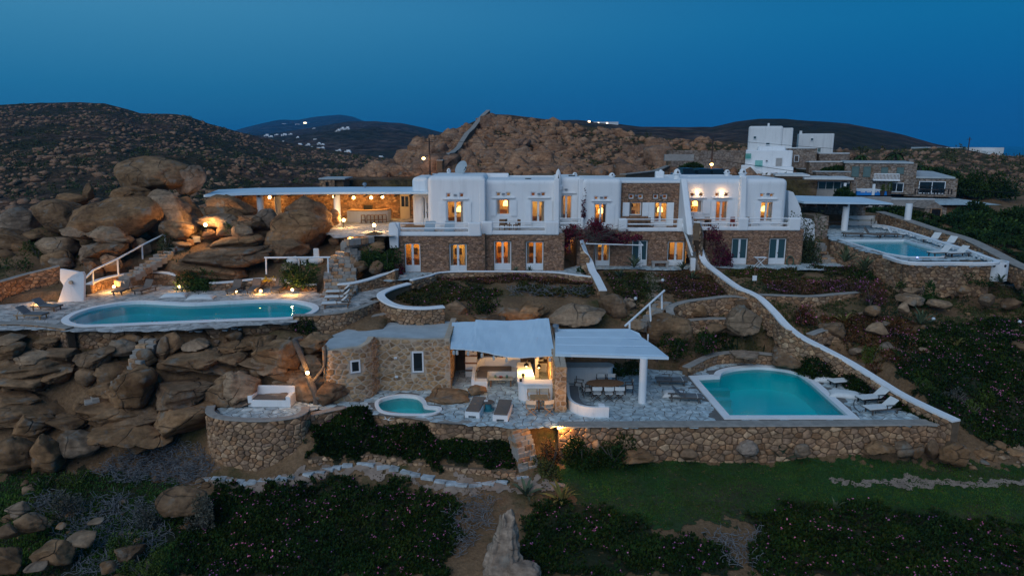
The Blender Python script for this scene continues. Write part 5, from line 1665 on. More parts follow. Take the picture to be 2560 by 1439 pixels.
top = [PY(1388, 822, 43.6), PY(1572, 821, 43.6), PY(1598, 832, 42.9), PY(1604, 842, 42.4), PY(1640, 866, 40.2), PY(1672, 892, 38.0), PY(1530, 888, 38.2), PY(1388, 884, 38.4)]
n = len(top)
m_ = Off(K2)
m_.v = [tuple(p) for p in top] + [(p.x, p.y, p.z - 0.16) for p in top]
m_.f = [tuple(range(n))[::-1], tuple(range(n, 2 * n))] + [(i, n + i, n + (i + 1) % n, (i + 1) % n) for i in range(n)]
m_.f = [tuple(reversed(f)) if k == 0 else f for k, f in enumerate(m_.f)]
m_.build('roof_sheet', 'canvas_roof', can2)
for f in (0.08, 0.36, 0.66, 0.96):
  a, b_ = top[0].lerp(top[7], f), (top[1].lerp(top[5], f))
  Off(K2).tube([a + Vector((0.1, 0, 0.02)), b_ + Vector((-0.15, 0, 0.0))], 0.022, 6).build('seam', 'canvas_roof', can2)
for f in (0.15, 0.4, 0.65, 0.9):
  a, b_ = top[0].lerp(top[1], f), top[7].lerp(top[5], f)
  Off(K2).tube([(a.x, a.y, a.z - 0.25), (b_.x, b_.y, b_.z - 0.25)], 0.08, 6).build('rafter', 'wood_dark', can2)
p = PZ(1605, 1006, 0)
Off(K2).tube([(p.x, p.y, 0), (p.x, p.y, 2.75)], [0.235, 0.225], 20).build('column', 'stucco', can2)
p2 = PZ(1616, 935, 0)
Off(K2).tube([(p2.x, p2.y, 0), (p2.x, p2.y, 2.75)], 0.05, 8).build('drain_pipe', 'white_paint', can2)
fl = thing('flue_pipe', 'short grey metal flue between the two white canopies', 'flue', PY(1389, 830, 43.0))
MB().lathe([(0.13, -0.8), (0.13, 0.3), (0.2, 0.34), (0.2, 0.5), (0.12, 0.55)], (0, 0, 0), 12).build('pipe', 'metal_grey', fl)

# bar interior
wall_b = thing('bar_niche', 'warm plastered niche wall with shelves behind the lower bar', 'wall', (PZ(1340, 960, 0).x, 44.5, 0))
wall_b['kind'] = 'thing'
WO = Vector(wall_b.location)
Off(WO).b2(PY(1347, 900, 43.6).x, xl + 0.05, 43.6, 44.6, 0, 2.7).build('plaster_wall', 'stucco_old', wall_b, bevel=0.05)
Off(WO).b2(PY(1337, 900, 43).x, PY(1347, 900, 43).x, 42.4, 44.6, 0, 2.5).build('side_panel', 'stucco_old', wall_b, bevel=0.03)
Off(WO).b2(xl - 1.0, xl - 0.1, 42.9, 43.6, 0.85, 0.92).b2(xl - 1.0, xl - 0.92, 43.0, 43.55, 0, 0.85).build('shelf', 'wood_dark', wall_b)
gt = thing('coffee_machine', 'small metal toaster on the dark shelf inside lower bar', 'appliance', (xl - 0.55, 43.2, 0.92))
MB().b2(-0.2, 0.2, -0.14, 0.14, 0, 0.16).build('body', 'metal_grey', gt, bevel=0.03)
MB().b2(-0.15, 0.15, -0.05, 0.05, 0.16, 0.19).build('slot', 'rubber', gt)
ct = thing('bar_counter', 'L-shaped white lower bar counter with glowing lit top', 'counter', PZ(1330, 1000, 0))
CO = Vector(ct.location)
a0 = PZ(1296, 1003, 0); a1 = PZ(1384, 999, 0)
c0 = PZ(1294, 968, 0)
outer = [(a0.x, c0.y + 1.6), (a0.x, a0.y + 0.5)] + [(a0.x + 0.5 - 0.5 * math.cos(t), a0.y + 0.5 - 0.5 * math.sin(t)) for t in (0.4, 0.8, 1.2)] + [(a0.x + 0.5, a0.y), (xl - 0.05, a0.y), (xl - 0.05, a0.y + 0.7), (a0.x + 0.95, a0.y + 0.7), (a0.x + 0.75, c0.y + 1.6)]
Off(CO).prism(outer, 0, 1.02).build('base', 'stucco', ct)
oc = offset_closed(outer, 0.07)
Off(CO).prism([(p.x, p.y) for p in oc], 1.02, 1.12).build('counter_top', 'stucco', ct, bevel=0.02)
pn = Off(CO)
pn.b2(a0.x + 0.9, a0.x + 1.75, a0.y - 0.03, a0.y + 0.01, 0.62, 0.86)
pn.build('front_panel', 'stucco_old', ct, bevel=0.01)
for px, py, Y in ((1316, 912, 40.2), (1347, 915, 40.3)):
  p = PY(px, py, Y)
  t = thing('pendant_lamp', 'lit metal pendant lamp above the corner of lower bar counter' if px == 1316 else 'lit metal pendant lamp hanging before the plaster niche', 'lamp', p)
  MB().lathe([(0.16, -0.04), (0.12, 0.08), (0.045, 0.14), (0.045, 0.3)], (0, 0, 0), 14).build('shade', 'metal_dark', t)
  MB().ball((0, 0, -0.05), 0.07).build('bulb', 'globe_lit', t, smooth=True)
  MB().tube([(0, 0, 0.3), (0, 0, 0.8)], 0.012, 6).build('cord', 'metal_dark', t)
  lit(t, (0, 0, -0.2), 170, (1.0, 0.52, 0.16), 0.08)
p = PY(1333, 928, 41.2)
pl = thing('potted_herb', 'small green herb pot on the lit bar counter', 'plant', PY(1308, 932, a0.y + 1.0))
pl.location.z = 1.13
MB().lathe([(0.07, 0), (0.09, 0.14)], (0, 0, 0), 10).build('pot', 'wood_light', pl)
MB().ball((0, 0, 0.2), (0.12, 0.12, 0.10), 8, 5).build('leaves', 'shrub_bright', pl)
bt = thing('dark_speaker', 'small black box standing on the bar counter edge', 'speaker', (PY(1302, 945, a0.y + 0.3).x, a0.y + 0.35, 1.13))
MB().b2(-0.07, 0.07, -0.05, 0.05, 0, 0.2).build('case', 'metal_dark', bt, bevel=0.01)
MB().lathe([(0.05, 0), (0.04, 0.02)], (0, -0.05, 0.1), 8).build('cone', 'rubber', bt)
# built-in L bench
bn = thing('built_in_bench', 'curved white built-in corner bench with grey cushions under canopy', 'bench', PZ(1240, 950, 0))
NO = Vector(bn.location)
b0 = PZ(1193, 965, 0); b1 = PZ(1290, 945, 0)
yb = 43.4
oi = [(b0.x - 0.15, b0.y - 0.3), (b0.x + 0.65, b0.y - 0.3), (b0.x + 0.65, yb - 0.9), (b1.x + 0.3, yb - 0.9), (b1.x + 0.3, yb), (b0.x - 0.15, yb)]
Off(NO).prism(oi, 0, 0.42).build('seat_base', 'stucco', bn, bevel=0.03)
bk = [(b0.x - 0.35, b0.y - 0.3), (b0.x - 0.15, b0.y - 0.3), (b0.x - 0.15, yb - 0.5), (b0.x + 0.1, yb - 0.15), (b0.x + 0.4, yb), (b1.x + 0.3, yb), (b1.x + 0.3, yb + 0.25), (b0.x + 0.2, yb + 0.25), (b0.x - 0.35, yb - 0.3)]
Off(NO).prism(bk, 0, [0.55, 0.55, 0.8, 1.05, 1.1, 1.1, 1.1, 1.1, 0.85]).build('backrest', 'stucco', bn)
Off(NO).b2(b0.x - 0.05, b0.x + 0.6, b0.y + 0.3, yb - 0.95, 0.42, 0.52).build('cushion', 'fabric_brown', bn, bevel=0.03)
Off(NO).b2(b0.x + 0.02, b1.x - 0.3, yb - 0.85, yb - 0.05, 0.42, 0.53).build('cushion', 'fabric_brown', bn, bevel=0.03)
# coffee table
def table(name, label, p, sx, sy, h, mat, legmat, rz=0.0, cat='table'):
  t = thing(name, label, cat, p, rz)
  MB().b2(-sx / 2, sx / 2, -sy / 2, sy / 2, h - 0.06, h).build('table_top', mat, t, bevel=0.01)
  for a in (-1, 1):
    for b_ in (-1, 1):
      MB().b2(a * (sx / 2 - 0.12) - 0.05, a * (sx / 2 - 0.12) + 0.05, b_ * (sy / 2 - 0.08) - 0.05, b_ * (sy / 2 - 0.08) + 0.05, 0, h - 0.06).build('leg', legmat, t)
  return t
p = PZ(1252, 966, 0)
table('coffee_table', 'pale wooden coffee table before the built-in corner bench', (p.x, p.y + 0.25, 0), 1.5, 0.6, 0.5, 'fabric_cream', 'wood')
fb = thing('fruit_bowl', 'small bowl of red fruit on the pale coffee table', 'bowl', (p.x, p.y + 0.25, 0.5))
MB().lathe([(0.06, 0), (0.15, 0.07), (0.14, 0.07), (0.05, 0.02)], (0, 0, 0), 12).build('bowl', 'wood_dark', fb)
MB().ball((0.04, 0, 0.08), 0.05, 8, 6).ball((-0.05, 0.02, 0.08), 0.05, 8, 6).ball((0, -0.05, 0.08), 0.05, 8, 6).build('fruit', 'red_fabric', fb)
for k, dx in enumerate((-0.35, 0.38)):
  lj = thing('glass_jar', 'clear glass jar at one end of the pale coffee table', 'jar', (p.x + dx, p.y + 0.25, 0.5), 0, 'jars on the coffee table')
  MB().lathe([(0.06, 0), (0.07, 0.02), (0.07, 0.16), (0.05, 0.18)], (0, 0, 0), 10).build('jar', 'glass_green', lj)
# stepped shelf and dark archway
sh_ = thing('step_shelf', 'tall pale shelf stack with brown ledges beside the dark archway', 'shelf', (PY(1178, 940, 42.5).x, 42.5, 0))
for k in range(5):
  MB().b2(-0.37, 0.37, 0, 0.5, 0.05 + k * 0.5, 0.05 + k * 0.5 + 0.40).build('shelf_box', 'stucco_old', sh_)
  MB().b2(-0.39, 0.39, -0.04, 0.5, 0.45 + k * 0.5, 0.55 + k * 0.5).build('ledge', 'wood', sh_)
ar = thing('archway', 'dark arched opening in tan plaster beside the hut', 'arch', (PY(1150, 960, 43.2).x, 43.2, 0))
pa = [(-0.75, 0), (-0.45, 0)] + [(-0.45 * math.cos(t), 1.75 + 0.45 * math.sin(t)) for t in np.linspace(0, PI, 9)] + [(0.45, 0), (0.8, 0), (0.8, 2.8), (-0.75, 2.8)]
m_ = MB()
n = len(pa)
tri = tessellate_polygon([[Vector((a, b_, 0)) for a, b_ in pa]])
m_.v = [(a, 0, b_) for a, b_ in pa] + [(a, 0.8, b_) for a, b_ in pa]
m_.f = [tuple(t) for t in tri] + [(i, (i + 1) % n, n + (i + 1) % n, n + i) for i in range(n)]
m_.build('surround', 'hut_mortar', ar)
MB().b2(-0.8, 0.8, 0.8, 0.9, 0, 2.8).build('recess', 'mortar', ar)

# ---------------------------------------------------------------- furniture
def lounger(p, rz, mat, label, back=38.0, frame='wood', group=None, arms=True, strap=False):
  t = thing('sun_lounger', label, 'sun lounger', p, rz, group)
  L, W, H = 1.95, 0.66, 0.32
  hx = -0.28
  f = MB()
  for s in (-1, 1):
    f.b2(-L / 2, L / 2, s * W / 2 - 0.03, s * W / 2 + 0.03, H - 0.06, H)
  for k in range(5):
    x = hx + 0.1 + k * 0.27
    f.b2(x, x + 0.06, -W / 2 + 0.03, W / 2 - 0.03, H - 0.05, H - 0.02)
  f.build('frame', frame, t)
  for x in (-L / 2 + 0.2, L / 2 - 0.2):
    for s in (-1, 1):
      MB().b2(x - 0.035, x + 0.035, s * (W / 2 - 0.035) - 0.03, s * (W / 2 - 0.035) + 0.03, 0, H - 0.06).build('leg', frame, t)
  MB().b2(hx, L / 2 + 0.02, -W / 2, W / 2, H, H + 0.075).build('mattress', mat, t, bevel=0.025)
  a = R(back)
  bl = L / 2 + hx
  b_ = MB()
  b_.box((-bl / 2, 0, 0.035), (bl, W, 0.075))
  o = b_.build('backrest', mat, t, bevel=0.025)
  o.location = (hx + 0.01, 0, H + 0.01)
  o.rotation_euler = (0, a, 0)
  if back > 5:
    MB().tube([(hx - bl * 0.6 * math.cos(a), -W / 2 + 0.08, H + bl * 0.6 * math.sin(a)), (hx - bl * 0.75, -W / 2 + 0.08, H - 0.03)], 0.02, 6).build('prop', frame, t)
  if arms:
    for s in (-1, 1):
      MB().b2(hx - 0.25, hx + 0.3, s * (W / 2 + 0.04) - 0.03, s * (W / 2 + 0.04) + 0.03, H + 0.2, H + 0.24).b2(hx + 0.2, hx + 0.24, s * (W / 2 + 0.04) - 0.02, s * (W / 2 + 0.04) + 0.02, H - 0.05, H + 0.2).build('armrest', frame, t)
  if strap:
    MB().b2(L / 2 - 0.3, L / 2 - 0.27, -W / 2 - 0.004, W / 2 + 0.004, H - 0.01, H + 0.08).build('strap', 'fabric_white', t)
  return t
def cushion(p, rz, sx, sy, label, h=0.24, group=None):
  t = thing('floor_cushion', label, 'cushion', p, rz, group)
  n = 14
  m_ = MB()
  for lay in (0, 1):
    for j in range(n + 1):
      for i in range(n + 1):
        u, v = i / n * 2 - 1, j / n * 2 - 1
        pinch = 1 - 0.10 * (abs(u) * (1 - v * v) * 0 + (1 - abs(u)) * abs(v) ** 4 + (1 - abs(v)) * abs(u) ** 4)
        hh = h * max(0.0, (1 - u ** 4) * (1 - v ** 4)) ** 0.75 + 0.02 * noise.noise(Vector((u * 3 + p[0], v * 3, 0))) * (1 - u * u) * (1 - v * v)
        m_.v.append((u * sx / 2 * pinch, v * sy / 2 * pinch, 0.03 + (hh if lay == 0 else -0.025 * (1 - u ** 4) * (1 - v ** 4))))
  K = (n + 1) ** 2
  for j in range(n):
    for i in range(n):
      a = j * (n + 1) + i
      m_.f.append((a, a + 1, a + n + 2, a + n + 1))
      m_.f.append((K + a + n + 1, K + a + n + 2, K + a + 1, K + a))
  m_.build('cover', 'fabric_white', t, smooth=True)
  # piping round the seam
  sq = [(u * sx / 2 * (1 - 0.1 * (1 - max(abs(u), abs(v)) * 0) * (1 - min(abs(u), abs(v)))), v * sy / 2 * (1 - 0.1 * (1 - min(abs(u), abs(v)))), 0.03) for u, v in [(-1, -1), (0, -1), (1, -1), (1, 0), (1, 1), (0, 1), (-1, 1), (-1, 0)]]
  MB().tube(sq + [sq[0]], 0.012, 5).build('piping', 'fabric_white', t)
  return t
zq = Z_POOL + 0.02
for px, py, rz, lab in ((308, 733, -88, 'grey-brown lounger on the pool patio beside the planter wall lamp'), (364, 731, -100, 'grey-brown lounger on the pool patio between wall lamp and white cushions'),
            (589, 731, -92, 'grey-brown lounger with glow beneath it, beside the white cushions'), (638, 729, -90, 'grey-brown lounger in the middle of three before planter wall'), (697, 728, -88, 'grey-brown lounger on the pool patio below the yellow flowers')):
  lounger(PZ(px, py, zq), R(rz), 'fabric_brown', lab, 55, 'wood_grey', arms=False)
lounger(PZ(118, 775, zq), R(-8), 'fabric_grey', 'dark grey lounger on wooden frame close to the rubble wall lamp', 40, 'wood', arms=False)
lounger(PZ(80, 796, zq), R(-4), 'fabric_grey', 'dark grey lounger with orange-lit wooden frame at the pool corner', 42, 'wood_light', arms=False)
for px, py, lab in ((850, 738, 'white lounger by garden steps, topmost of three beside the kidney pool'), (848, 752, 'white lounger in the middle of three beside the kidney pool'), (842, 768, 'white lounger beside the low stone ramp wall at kidney pool end')):
  lounger(PZ(px, py, zq), R(188), 'fabric_white', lab, 42, 'wood')
cushion(PZ(436, 741, zq), R(12), 1.9, 1.15, 'white floor cushion on pool patio near the wall lamp')
cushion(PZ(503, 746, zq), R(8), 2.0, 1.15, 'white floor cushion on pool patio next to the loungers')
# lower terrace
zl = Z_LOW + 0.025
lounger(PZ(1677, 960, zl), R(-2), 'fabric_grey', 'dark grey flat lounger by rocks behind the white column', 0, 'wood_grey', strap=True)
lounger(PZ(1712, 1001, zl), R(-8), 'fabric_grey', 'dark grey lounger with raised back beside white cushion at arched pool', 42, 'wood_grey', strap=True)
cushion(PZ(1686, 988, zl), R(-10), 1.5, 1.1, 'white floor cushion behind the dark grey pool lounger')
cushion(PZ(2066, 950, zl), R(-18), 1.7, 1.2, 'white floor cushion beside the far lounger of the arched pool')
cushion(PZ(2112, 988, zl), R(-18), 1.9, 1.2, 'white floor cushion between white loungers at the arched pool')
lounger(PZ(2110, 962, zl), R(192), 'fabric_white', 'white lounger with green hose behind it at arched pool', 40, 'metal_dark')
lounger(PZ(2182, 1004, zl), R(192), 'fabric_white', 'white lounger in the middle of three at the arched pool', 40, 'metal_dark')
lounger(PZ(2203, 1030, zl), R(190), 'fabric_white', 'white lounger closest to the terrace front wall at arched pool', 40, 'wood_grey')
# right pool deck
zr_ = Z_RP + 0.02
for px, py, rz, mt, fr, bk_, lab in ((2132, 592, -8, 'fabric_brown', 'wood_grey', 0, 'flat brown lounger by the head of the angular pool'), (2177, 593, -40, 'fabric_brown', 'wood_grey', 55, 'brown lounger with upright back at the angular pool'),
                (2218, 593, -8, 'fabric_brown', 'wood_grey', 0, 'flat brown lounger beside the upright white one'), (2235, 592, -40, 'fabric_white', 'wood_grey', 55, 'white lounger with upright back at head of angular pool'),
                (2330, 606, 205, 'fabric_white', 'wood_grey', 48, 'white lounger by the white kerb of the angular pool deck'), (2370, 616, 205, 'fabric_white', 'wood_grey', 48, 'white lounger by the kerb, second along the angular pool deck'),
                (2350, 640, 192, 'fabric_white', 'wood_dark', 45, 'dark-framed white lounger at the foot of the angular pool'), (2393, 641, 192, 'fabric_white', 'wood_dark', 45, 'dark-framed white lounger near the white drum below the deck')):
  lounger(PZ(px, py, zr_), R(rz), mt, lab, bk_, fr, arms=False)

def director_chair(p, rz, label, group=None, canvas='fabric_white', wood='wood_dark'):
  t = thing('director_chair', label, 'chair', p, rz, group)
  for s in (-1, 1):
    MB().tube([(s * 0.26, -0.24, 0), (-s * 0.26, -0.24, 0.45)], 0.02, 6).tube([(s * 0.26, 0.22, 0), (-s * 0.26, 0.22, 0.45)], 0.02, 6).build('leg', wood, t)
    MB().b2(s * 0.27 - 0.02, s * 0.27 + 0.02, 0.17, 0.21, 0.42, 0.88).build('upright', wood, t)
    MB().b2(s * 0.27 - 0.02, s * 0.27 + 0.02, -0.25, -0.21, 0.42, 0.64).build('upright', wood, t)
    MB().b2(s * 0.28 - 0.03, s * 0.28 + 0.03, -0.28, 0.24, 0.64, 0.67).build('armrest', wood, t)
  MB().b2(-0.27, 0.27, -0.22, 0.2, 0.43, 0.45).build('seat', canvas, t)
  b_ = MB()
  for k in range(6):
    x0, x1 = -0.29 + k * 0.0967, -0.29 + (k + 1) * 0.0967
    y0, y1 = 0.2 + 0.03 * math.sin(k / 6 * PI), 0.2 + 0.03 * math.sin((k + 1) / 6 * PI)
    b_.add([(x0, y0, 0.66), (x1, y1, 0.66), (x1, y1, 0.90), (x0, y0, 0.90), (x0, y0 + 0.012, 0.66), (x1, y1 + 0.012, 0.66), (x1, y1 + 0.012, 0.90), (x0, y0 + 0.012, 0.90)], [(0, 1, 2, 3), (5, 4, 7, 6), (3, 2, 6, 7), (0, 4, 5, 1)])
  b_.build('backrest', canvas, t)
  return t
tp = PZ(1512, 985, zl)
ot = thing('oval_table', 'oval dark wooden dining table under the flat white canopy', 'table', (tp.x, tp.y, zl))
MB().prism([(1.15 * math.cos(a), 0.62 * math.sin(a)) for a in np.linspace(0, 2 * PI, 28, endpoint=False)], 0.70, 0.75).build('table_top', 'wood', ot)
for s in (-1, 1):
  for q in (-1, 1):
    MB().b2(s * 0.75 - 0.04, s * 0.75 + 0.04, q * 0.3 - 0.04, q * 0.3 + 0.04, 0, 0.7).build('leg', 'wood_dark', ot)
for dx, dy, rz, lab in ((-0.62, -0.95, 180, 'director chair at dining table front, end by the curved bench'), (0.08, -0.98, 180, 'director chair at dining table front, between two others'), (0.72, -0.95, 180, 'director chair at dining table front, end by the column'),
          (-0.1, 1.0, 0, 'director chair behind dining table next to the white counter'), (0.55, 1.0, 0, 'director chair behind dining table at the counter end'),
          (-1.55, 0.55, 75, 'director chair turned sideways against white counter'), (-1.15, -0.35, 100, 'director chair at the table end by the pier wall'), (1.5, 0.1, -95, 'director chair at the table end facing the bench')):
  director_chair((tp.x + dx, tp.y + dy, zl), R(rz), 'cream canvas ' + lab)
# white counter behind and curved bench
wc = thing('white_counter', 'long low white counter with rounded end behind dining table', 'counter', PZ(1480, 960, zl))
W2 = Vector(wc.location)
y_ = 41.4
pc = [(xr + 0.05, y_ + 0.9), (xr + 0.05, y_)] + [(PY(1520, 940, y_).x + 0.35 * math.sin(t), y_ + 0.45 - 0.45 * math.cos(t)) for t in np.linspace(0, PI, 7)]
Off(W2).prism(pc, 0, 1.0).build('base', 'stucco', wc)
Off(W2).prism([(p.x, p.y) for p in offset_closed([Vector(q) for q in pc], 0.08)], 1.0, 1.1).build('worktop', 'stucco_old', wc, bevel=0.02)
cb_ = thing('curved_bench', 'curved white built-in bench with blue-grey cushion at pier wall', 'bench', PZ(1450, 1040, zl))
C2 = Vector(cb_.location)
op = smooth_open([PZ(a, b_, 0) for a, b_ in [(1414, 975), (1416, 1000), (1420, 1020), (1436, 1034), (1470, 1043), (1522, 1044)]], 5)
P_ = Path([(p.x, p.y) for p in op])
inn = [q - nn * -0.18 for q, nn in zip(P_.p, P_.n)]
sgn = -1
seat = [P_.p[i] - P_.n[i] * (-0.78) for i in range(len(P_.p))]
# choose the side that lies towards the table
if (seat[len(seat) // 2] - Vector((tp.x, tp.y))).length > (P_.p[len(seat) // 2] - Vector((tp.x, tp.y))).length:
  inn = [q - nn * 0.18 for q, nn in zip(P_.p, P_.n)]
  seat = [q - nn * 0.78 for q, nn in zip(P_.p, P_.n)]
Off(C2).prism([(p.x, p.y) for p in P_.p] + [(p.x, p.y) for p in reversed(inn)], 0, 0.62).build('backrest', 'stucco', cb_)
Off(C2).prism([(p.x, p.y) for p in inn] + [(p.x, p.y) for p in reversed(seat)], 0, 0.36).build('seat_base', 'stucco', cb_)
ins2 = [a.lerp(b_, 0.06) for a, b_ in zip(inn, seat)]
ins3 = [a.lerp(b_, 0.94) for a, b_ in zip(inn, seat)]
kk = int(len(inn) * 0.92)
Off(C2).prism([(p.x, p.y) for p in ins2[1:kk]] + [(p.x, p.y) for p in reversed(ins3[1:kk])], 0.36, 0.46).build('cushion', 'fabric_grey', cb_)
e_ = PZ(1512, 1043, 0)
Off(C2).b2(e_.x - 0.35, e_.x + 0.02, e_.y + 0.02, e_.y + 0.5, 0, 0.66).build('end_block', 'stucco', cb_, bevel=0.03)
# square table with four chairs by the bar
sp_ = PZ(1347, 1022, zl)
sq = thing('square_table', 'square wooden table on a pedestal by the lower bar', 'table', (sp_.x, sp_.y, zl))
MB().b2(-0.5, 0.5, -0.4, 0.4, 0.70, 0.745).build('table_top', 'wood_light', sq, bevel=0.008)
MB().b2(-0.05, 0.05, -0.05, 0.05, 0.04, 0.7).build('leg', 'wood', sq)
MB().b2(-0.35, 0.35, -0.04, 0.04, 0, 0.04).b2(-0.04, 0.04, -0.35, 0.35, 0, 0.04).build('base', 'metal_dark', sq)
for dx, dy, rz, lab in ((-0.35, 0.75, 0, 'with its back to the white bar counter'), (0.35, 0.75, 5, 'between bar counter and pier wall'), (-0.45, -0.75, 172, 'at square table front, beside the twin daybed'), (0.48, -0.72, 200, 'at square table front, by the pier wall')):
  director_chair((sp_.x + dx, sp_.y + dy, zl), R(rz), 'cream canvas director chair ' + lab, None, 'fabric_cream', 'wood_light')
# twin daybeds and spool table
def daybed(p, rz, label):
  t = thing('daybed', label, 'daybed', p, rz)
  b_ = MB()
  b_.b2(-0.42, 0.42, -0.95, 0.95, 0.12, 0.34)
  b_.b2(-0.42, -0.22, -0.95, 0.95, 0, 0.12).b2(0.22, 0.42, -0.95, 0.95, 0, 0.12)
  b_.build('base', 'stucco', t)
  MB().b2(-0.38, 0.38, -0.9, 0.15, 0.34, 0.44).build('mattress', 'fabric_brown', t, bevel=0.03)
  o = MB().box((0, 0.42, 0.05), (0.76, 0.84, 0.1)).build('backrest', 'fabric_brown', t, bevel=0.03)
  o.location = (0, 0.15, 0.34)
  o.rotation_euler = (R(8), 0, 0)
  return t
daybed(PZ(1190, 1028, zl), R(-10), 'white-based daybed with brown mattress beside the plunge pool')
daybed(PZ(1257, 1036, zl), R(-8), 'white-based daybed with brown mattress beside the square table')
sp2 = PZ(1220, 1029, zl)
sb = thing('spool_table', 'small teal cable-spool table between the two daybeds', 'table', (sp2.x, sp2.y + 0.3, zl))
MB().lathe([(0.33, 0), (0.33, 0.05), (0.2, 0.05)], (0, 0, 0), 18).build('base', 'teal_paint', sb)
MB().lathe([(0.19, 0.05), (0.19, 0.46)], (0, 0, 0), 18).build('drum', 'teal_paint', sb)
MB().lathe([(0.34, 0.46), (0.34, 0.51)], (0, 0, 0), 18).build('table_top', 'wood_grey', sb)
bk = thing('white_box', 'small white box on the spool table', 'box', (sp2.x - 0.12, sp2.y + 0.35, zl + 0.51))
MB().b2(-0.11, 0.11, -0.08, 0.08, 0, 0.06).build('lid', 'fabric_white', bk, bevel=0.01)
# white bench on the bastion
wb = thing('white_bench', 'white masonry bench with grey cushion on the round bastion', 'bench', PZ(680, 1011, zl), R(-2))
MB().b2(-1.25, 1.25, -0.38, 0.45, 0, 0.42).build('seat_base', 'stucco', wb, bevel=0.02)
MB().b2(-1.25, 1.25, 0.45, 0.65, 0, 0.98).build('backrest', 'stucco', wb, bevel=0.03)
for s in (-1, 1): MB().b2(s * 1.12 - 0.14, s * 1.12 + 0.14, -0.39, 0.45, 0.40, 0.66).build('armrest', 'stucco', wb, bevel=0.03)
MB().b2(-0.95, 0.95, -0.34, 0.42, 0.42, 0.5).build('cushion', 'fabric_brown', wb, bevel=0.02)
# forked dead tree trunk with a lamp
tk = thing('forked_trunk', 'bare forked pale tree trunk leaning by the stone hut', 'tree', PZ(791, 1010, 0))
TO = Vector(tk.location)
Y_ = TO.y
m_ = Off(TO)
m_.tube(smooth_open([PY(791, 1012, Y_), PY(790, 985, Y_), PY(778, 955, Y_ + 0.1), PY(760, 905, Y_ + 0.3), PY(742, 862, Y_ + 0.5), PY(736, 850, Y_ + 0.6), PY(756, 845, Y_ + 1.0)], 4), [0.2] * 4 + [0.19] * 6 + [0.16] * 8 + [0.13] * 7, 10)
m_.build('trunk', 'bark', tk)
Off(TO).tube(smooth_open([PY(783, 952, Y_ + 0.1), PY(797, 935, Y_ + 0.2), PY(810, 915, Y_ + 0.3), PY(813, 885, Y_ + 0.3), PY(813, 862, Y_ + 0.35)], 4), 0.09, 8).build('branch', 'bark', tk)
spot_lamp(PY(769, 931, Y_ - 0.12), 'lit lamp fixed to the forked bare trunk', 9)
spot_lamp(PY(612, 949, 40.2), 'lit hooded lamp on the boulder above white bench', 9)

# ---------------------------------------------------------------- pool-side structures
# curved white shower screen
scn = thing('shower_screen', 'tall curved white outdoor shower screen with round hole by pool', 'screen', PZ(172, 762, Z_POOL))
SO = Vector(scn.location)
def leaf_panel(pxs, Y, th, name):
  q = [PY(a_, b2_, Y) for a_, b2_ in pxs]
  n_ = len(q)
  m2 = Off(SO)
  bend = lambda v: 0.35 * ((v.x - q[0].x) / 1.7) ** 2
  m2.v = [(v.x, v.y + bend(v), v.z) for v in q] + [(v.x, v.y + bend(v) + th, v.z) for v in q]
  tri_ = tessellate_polygon([[Vector((v.x, v.z, 0)) for v in q]])
  m2.f = [tuple(t_) for t_ in tri_] + [tuple(i_ + n_ for i_ in reversed(tuple(t_))) for t_ in tri_] + [(i_, (i_ + 1) % n_, n_ + (i_ + 1) % n_, n_ + i_) for i_ in range(n_)]
  m2.build(name, 'stucco', scn)
leaf_panel([(142, 765), (148, 745), (155, 722), (160, 708), (166, 698), (176, 690), (188, 683), (196, 682), (200, 690), (201, 757), (186, 761), (165, 765)], 47.9, 0.24, 'front_leaf')
leaf_panel([(150, 672), (162, 674), (178, 677), (192, 681), (199, 688), (200, 752), (160, 752), (158, 712), (150, 700)], 48.9, 0.2, 'rear_leaf')
p = PY(176, 706, 47.9)
Off(SO).tube([(p.x, p.y - 0.03, p.z), (p.x, p.y + 0.12, p.z)], 0.13, 14).build('porthole', 'hut_mortar', scn)
# handrails
def rail(name, label, pts, posts, r_=0.06, mat='white_paint'):
  t = thing(name, label, 'handrail', pts[len(pts) // 2])
  o = Vector(t.location)
  Off(o).tube(pts, r_, 8).build('rail', mat, t)
  for a, b_ in posts:
    Off(o).tube([a, b_], r_ * 0.95, 8).build('post', mat, t)
  return t
rp_ = [PY(210, 745, 50.3), PY(209, 700, 50.3), PY(232, 676, 51.0), PY(294, 647, 53.0), PY(355, 613, 55.2), PY(412, 585, 57.2), PY(474, 562, 59.0)]
rail('handrail', 'long white handrail climbing from the pool patio over boulders', rp_, [(PY(233, 712, 51.0), PY(232, 677, 51.0)), (PY(296, 686, 53.0), PY(294, 648, 53.0)), (PY(357, 652, 55.2), PY(355, 614, 55.2)), (PY(414, 610, 57.2), PY(412, 586, 57.2)), (PY(466, 590, 59.0), PY(466, 566, 59.0))], 0.075)
rp_ = [PY(661, 644, 52.6), PY(826, 643, 52.6)]
rail('beam_frame', 'white painted beam on two posts above the round bush', rp_, [(PY(666, 685, 52.6), PY(665, 645, 52.6)), (PY(821, 686, 52.6), PY(820, 645, 52.6)), (PY(748, 675, 53.0), PY(747, 645, 52.7))], 0.07)
rp_ = [PY(1563, 814, 43.8), PY(1661, 726, 47.5)]
rail('handrail', 'white handrail slanting down to the flat white canopy', rp_, [(PY(1574, 822, 43.9), PY(1574, 806, 43.9)), (PY(1627, 803, 45.8), PY(1624, 760, 45.9)), (PY(1655, 772, 47.2), PY(1654, 733, 47.3))], 0.075)
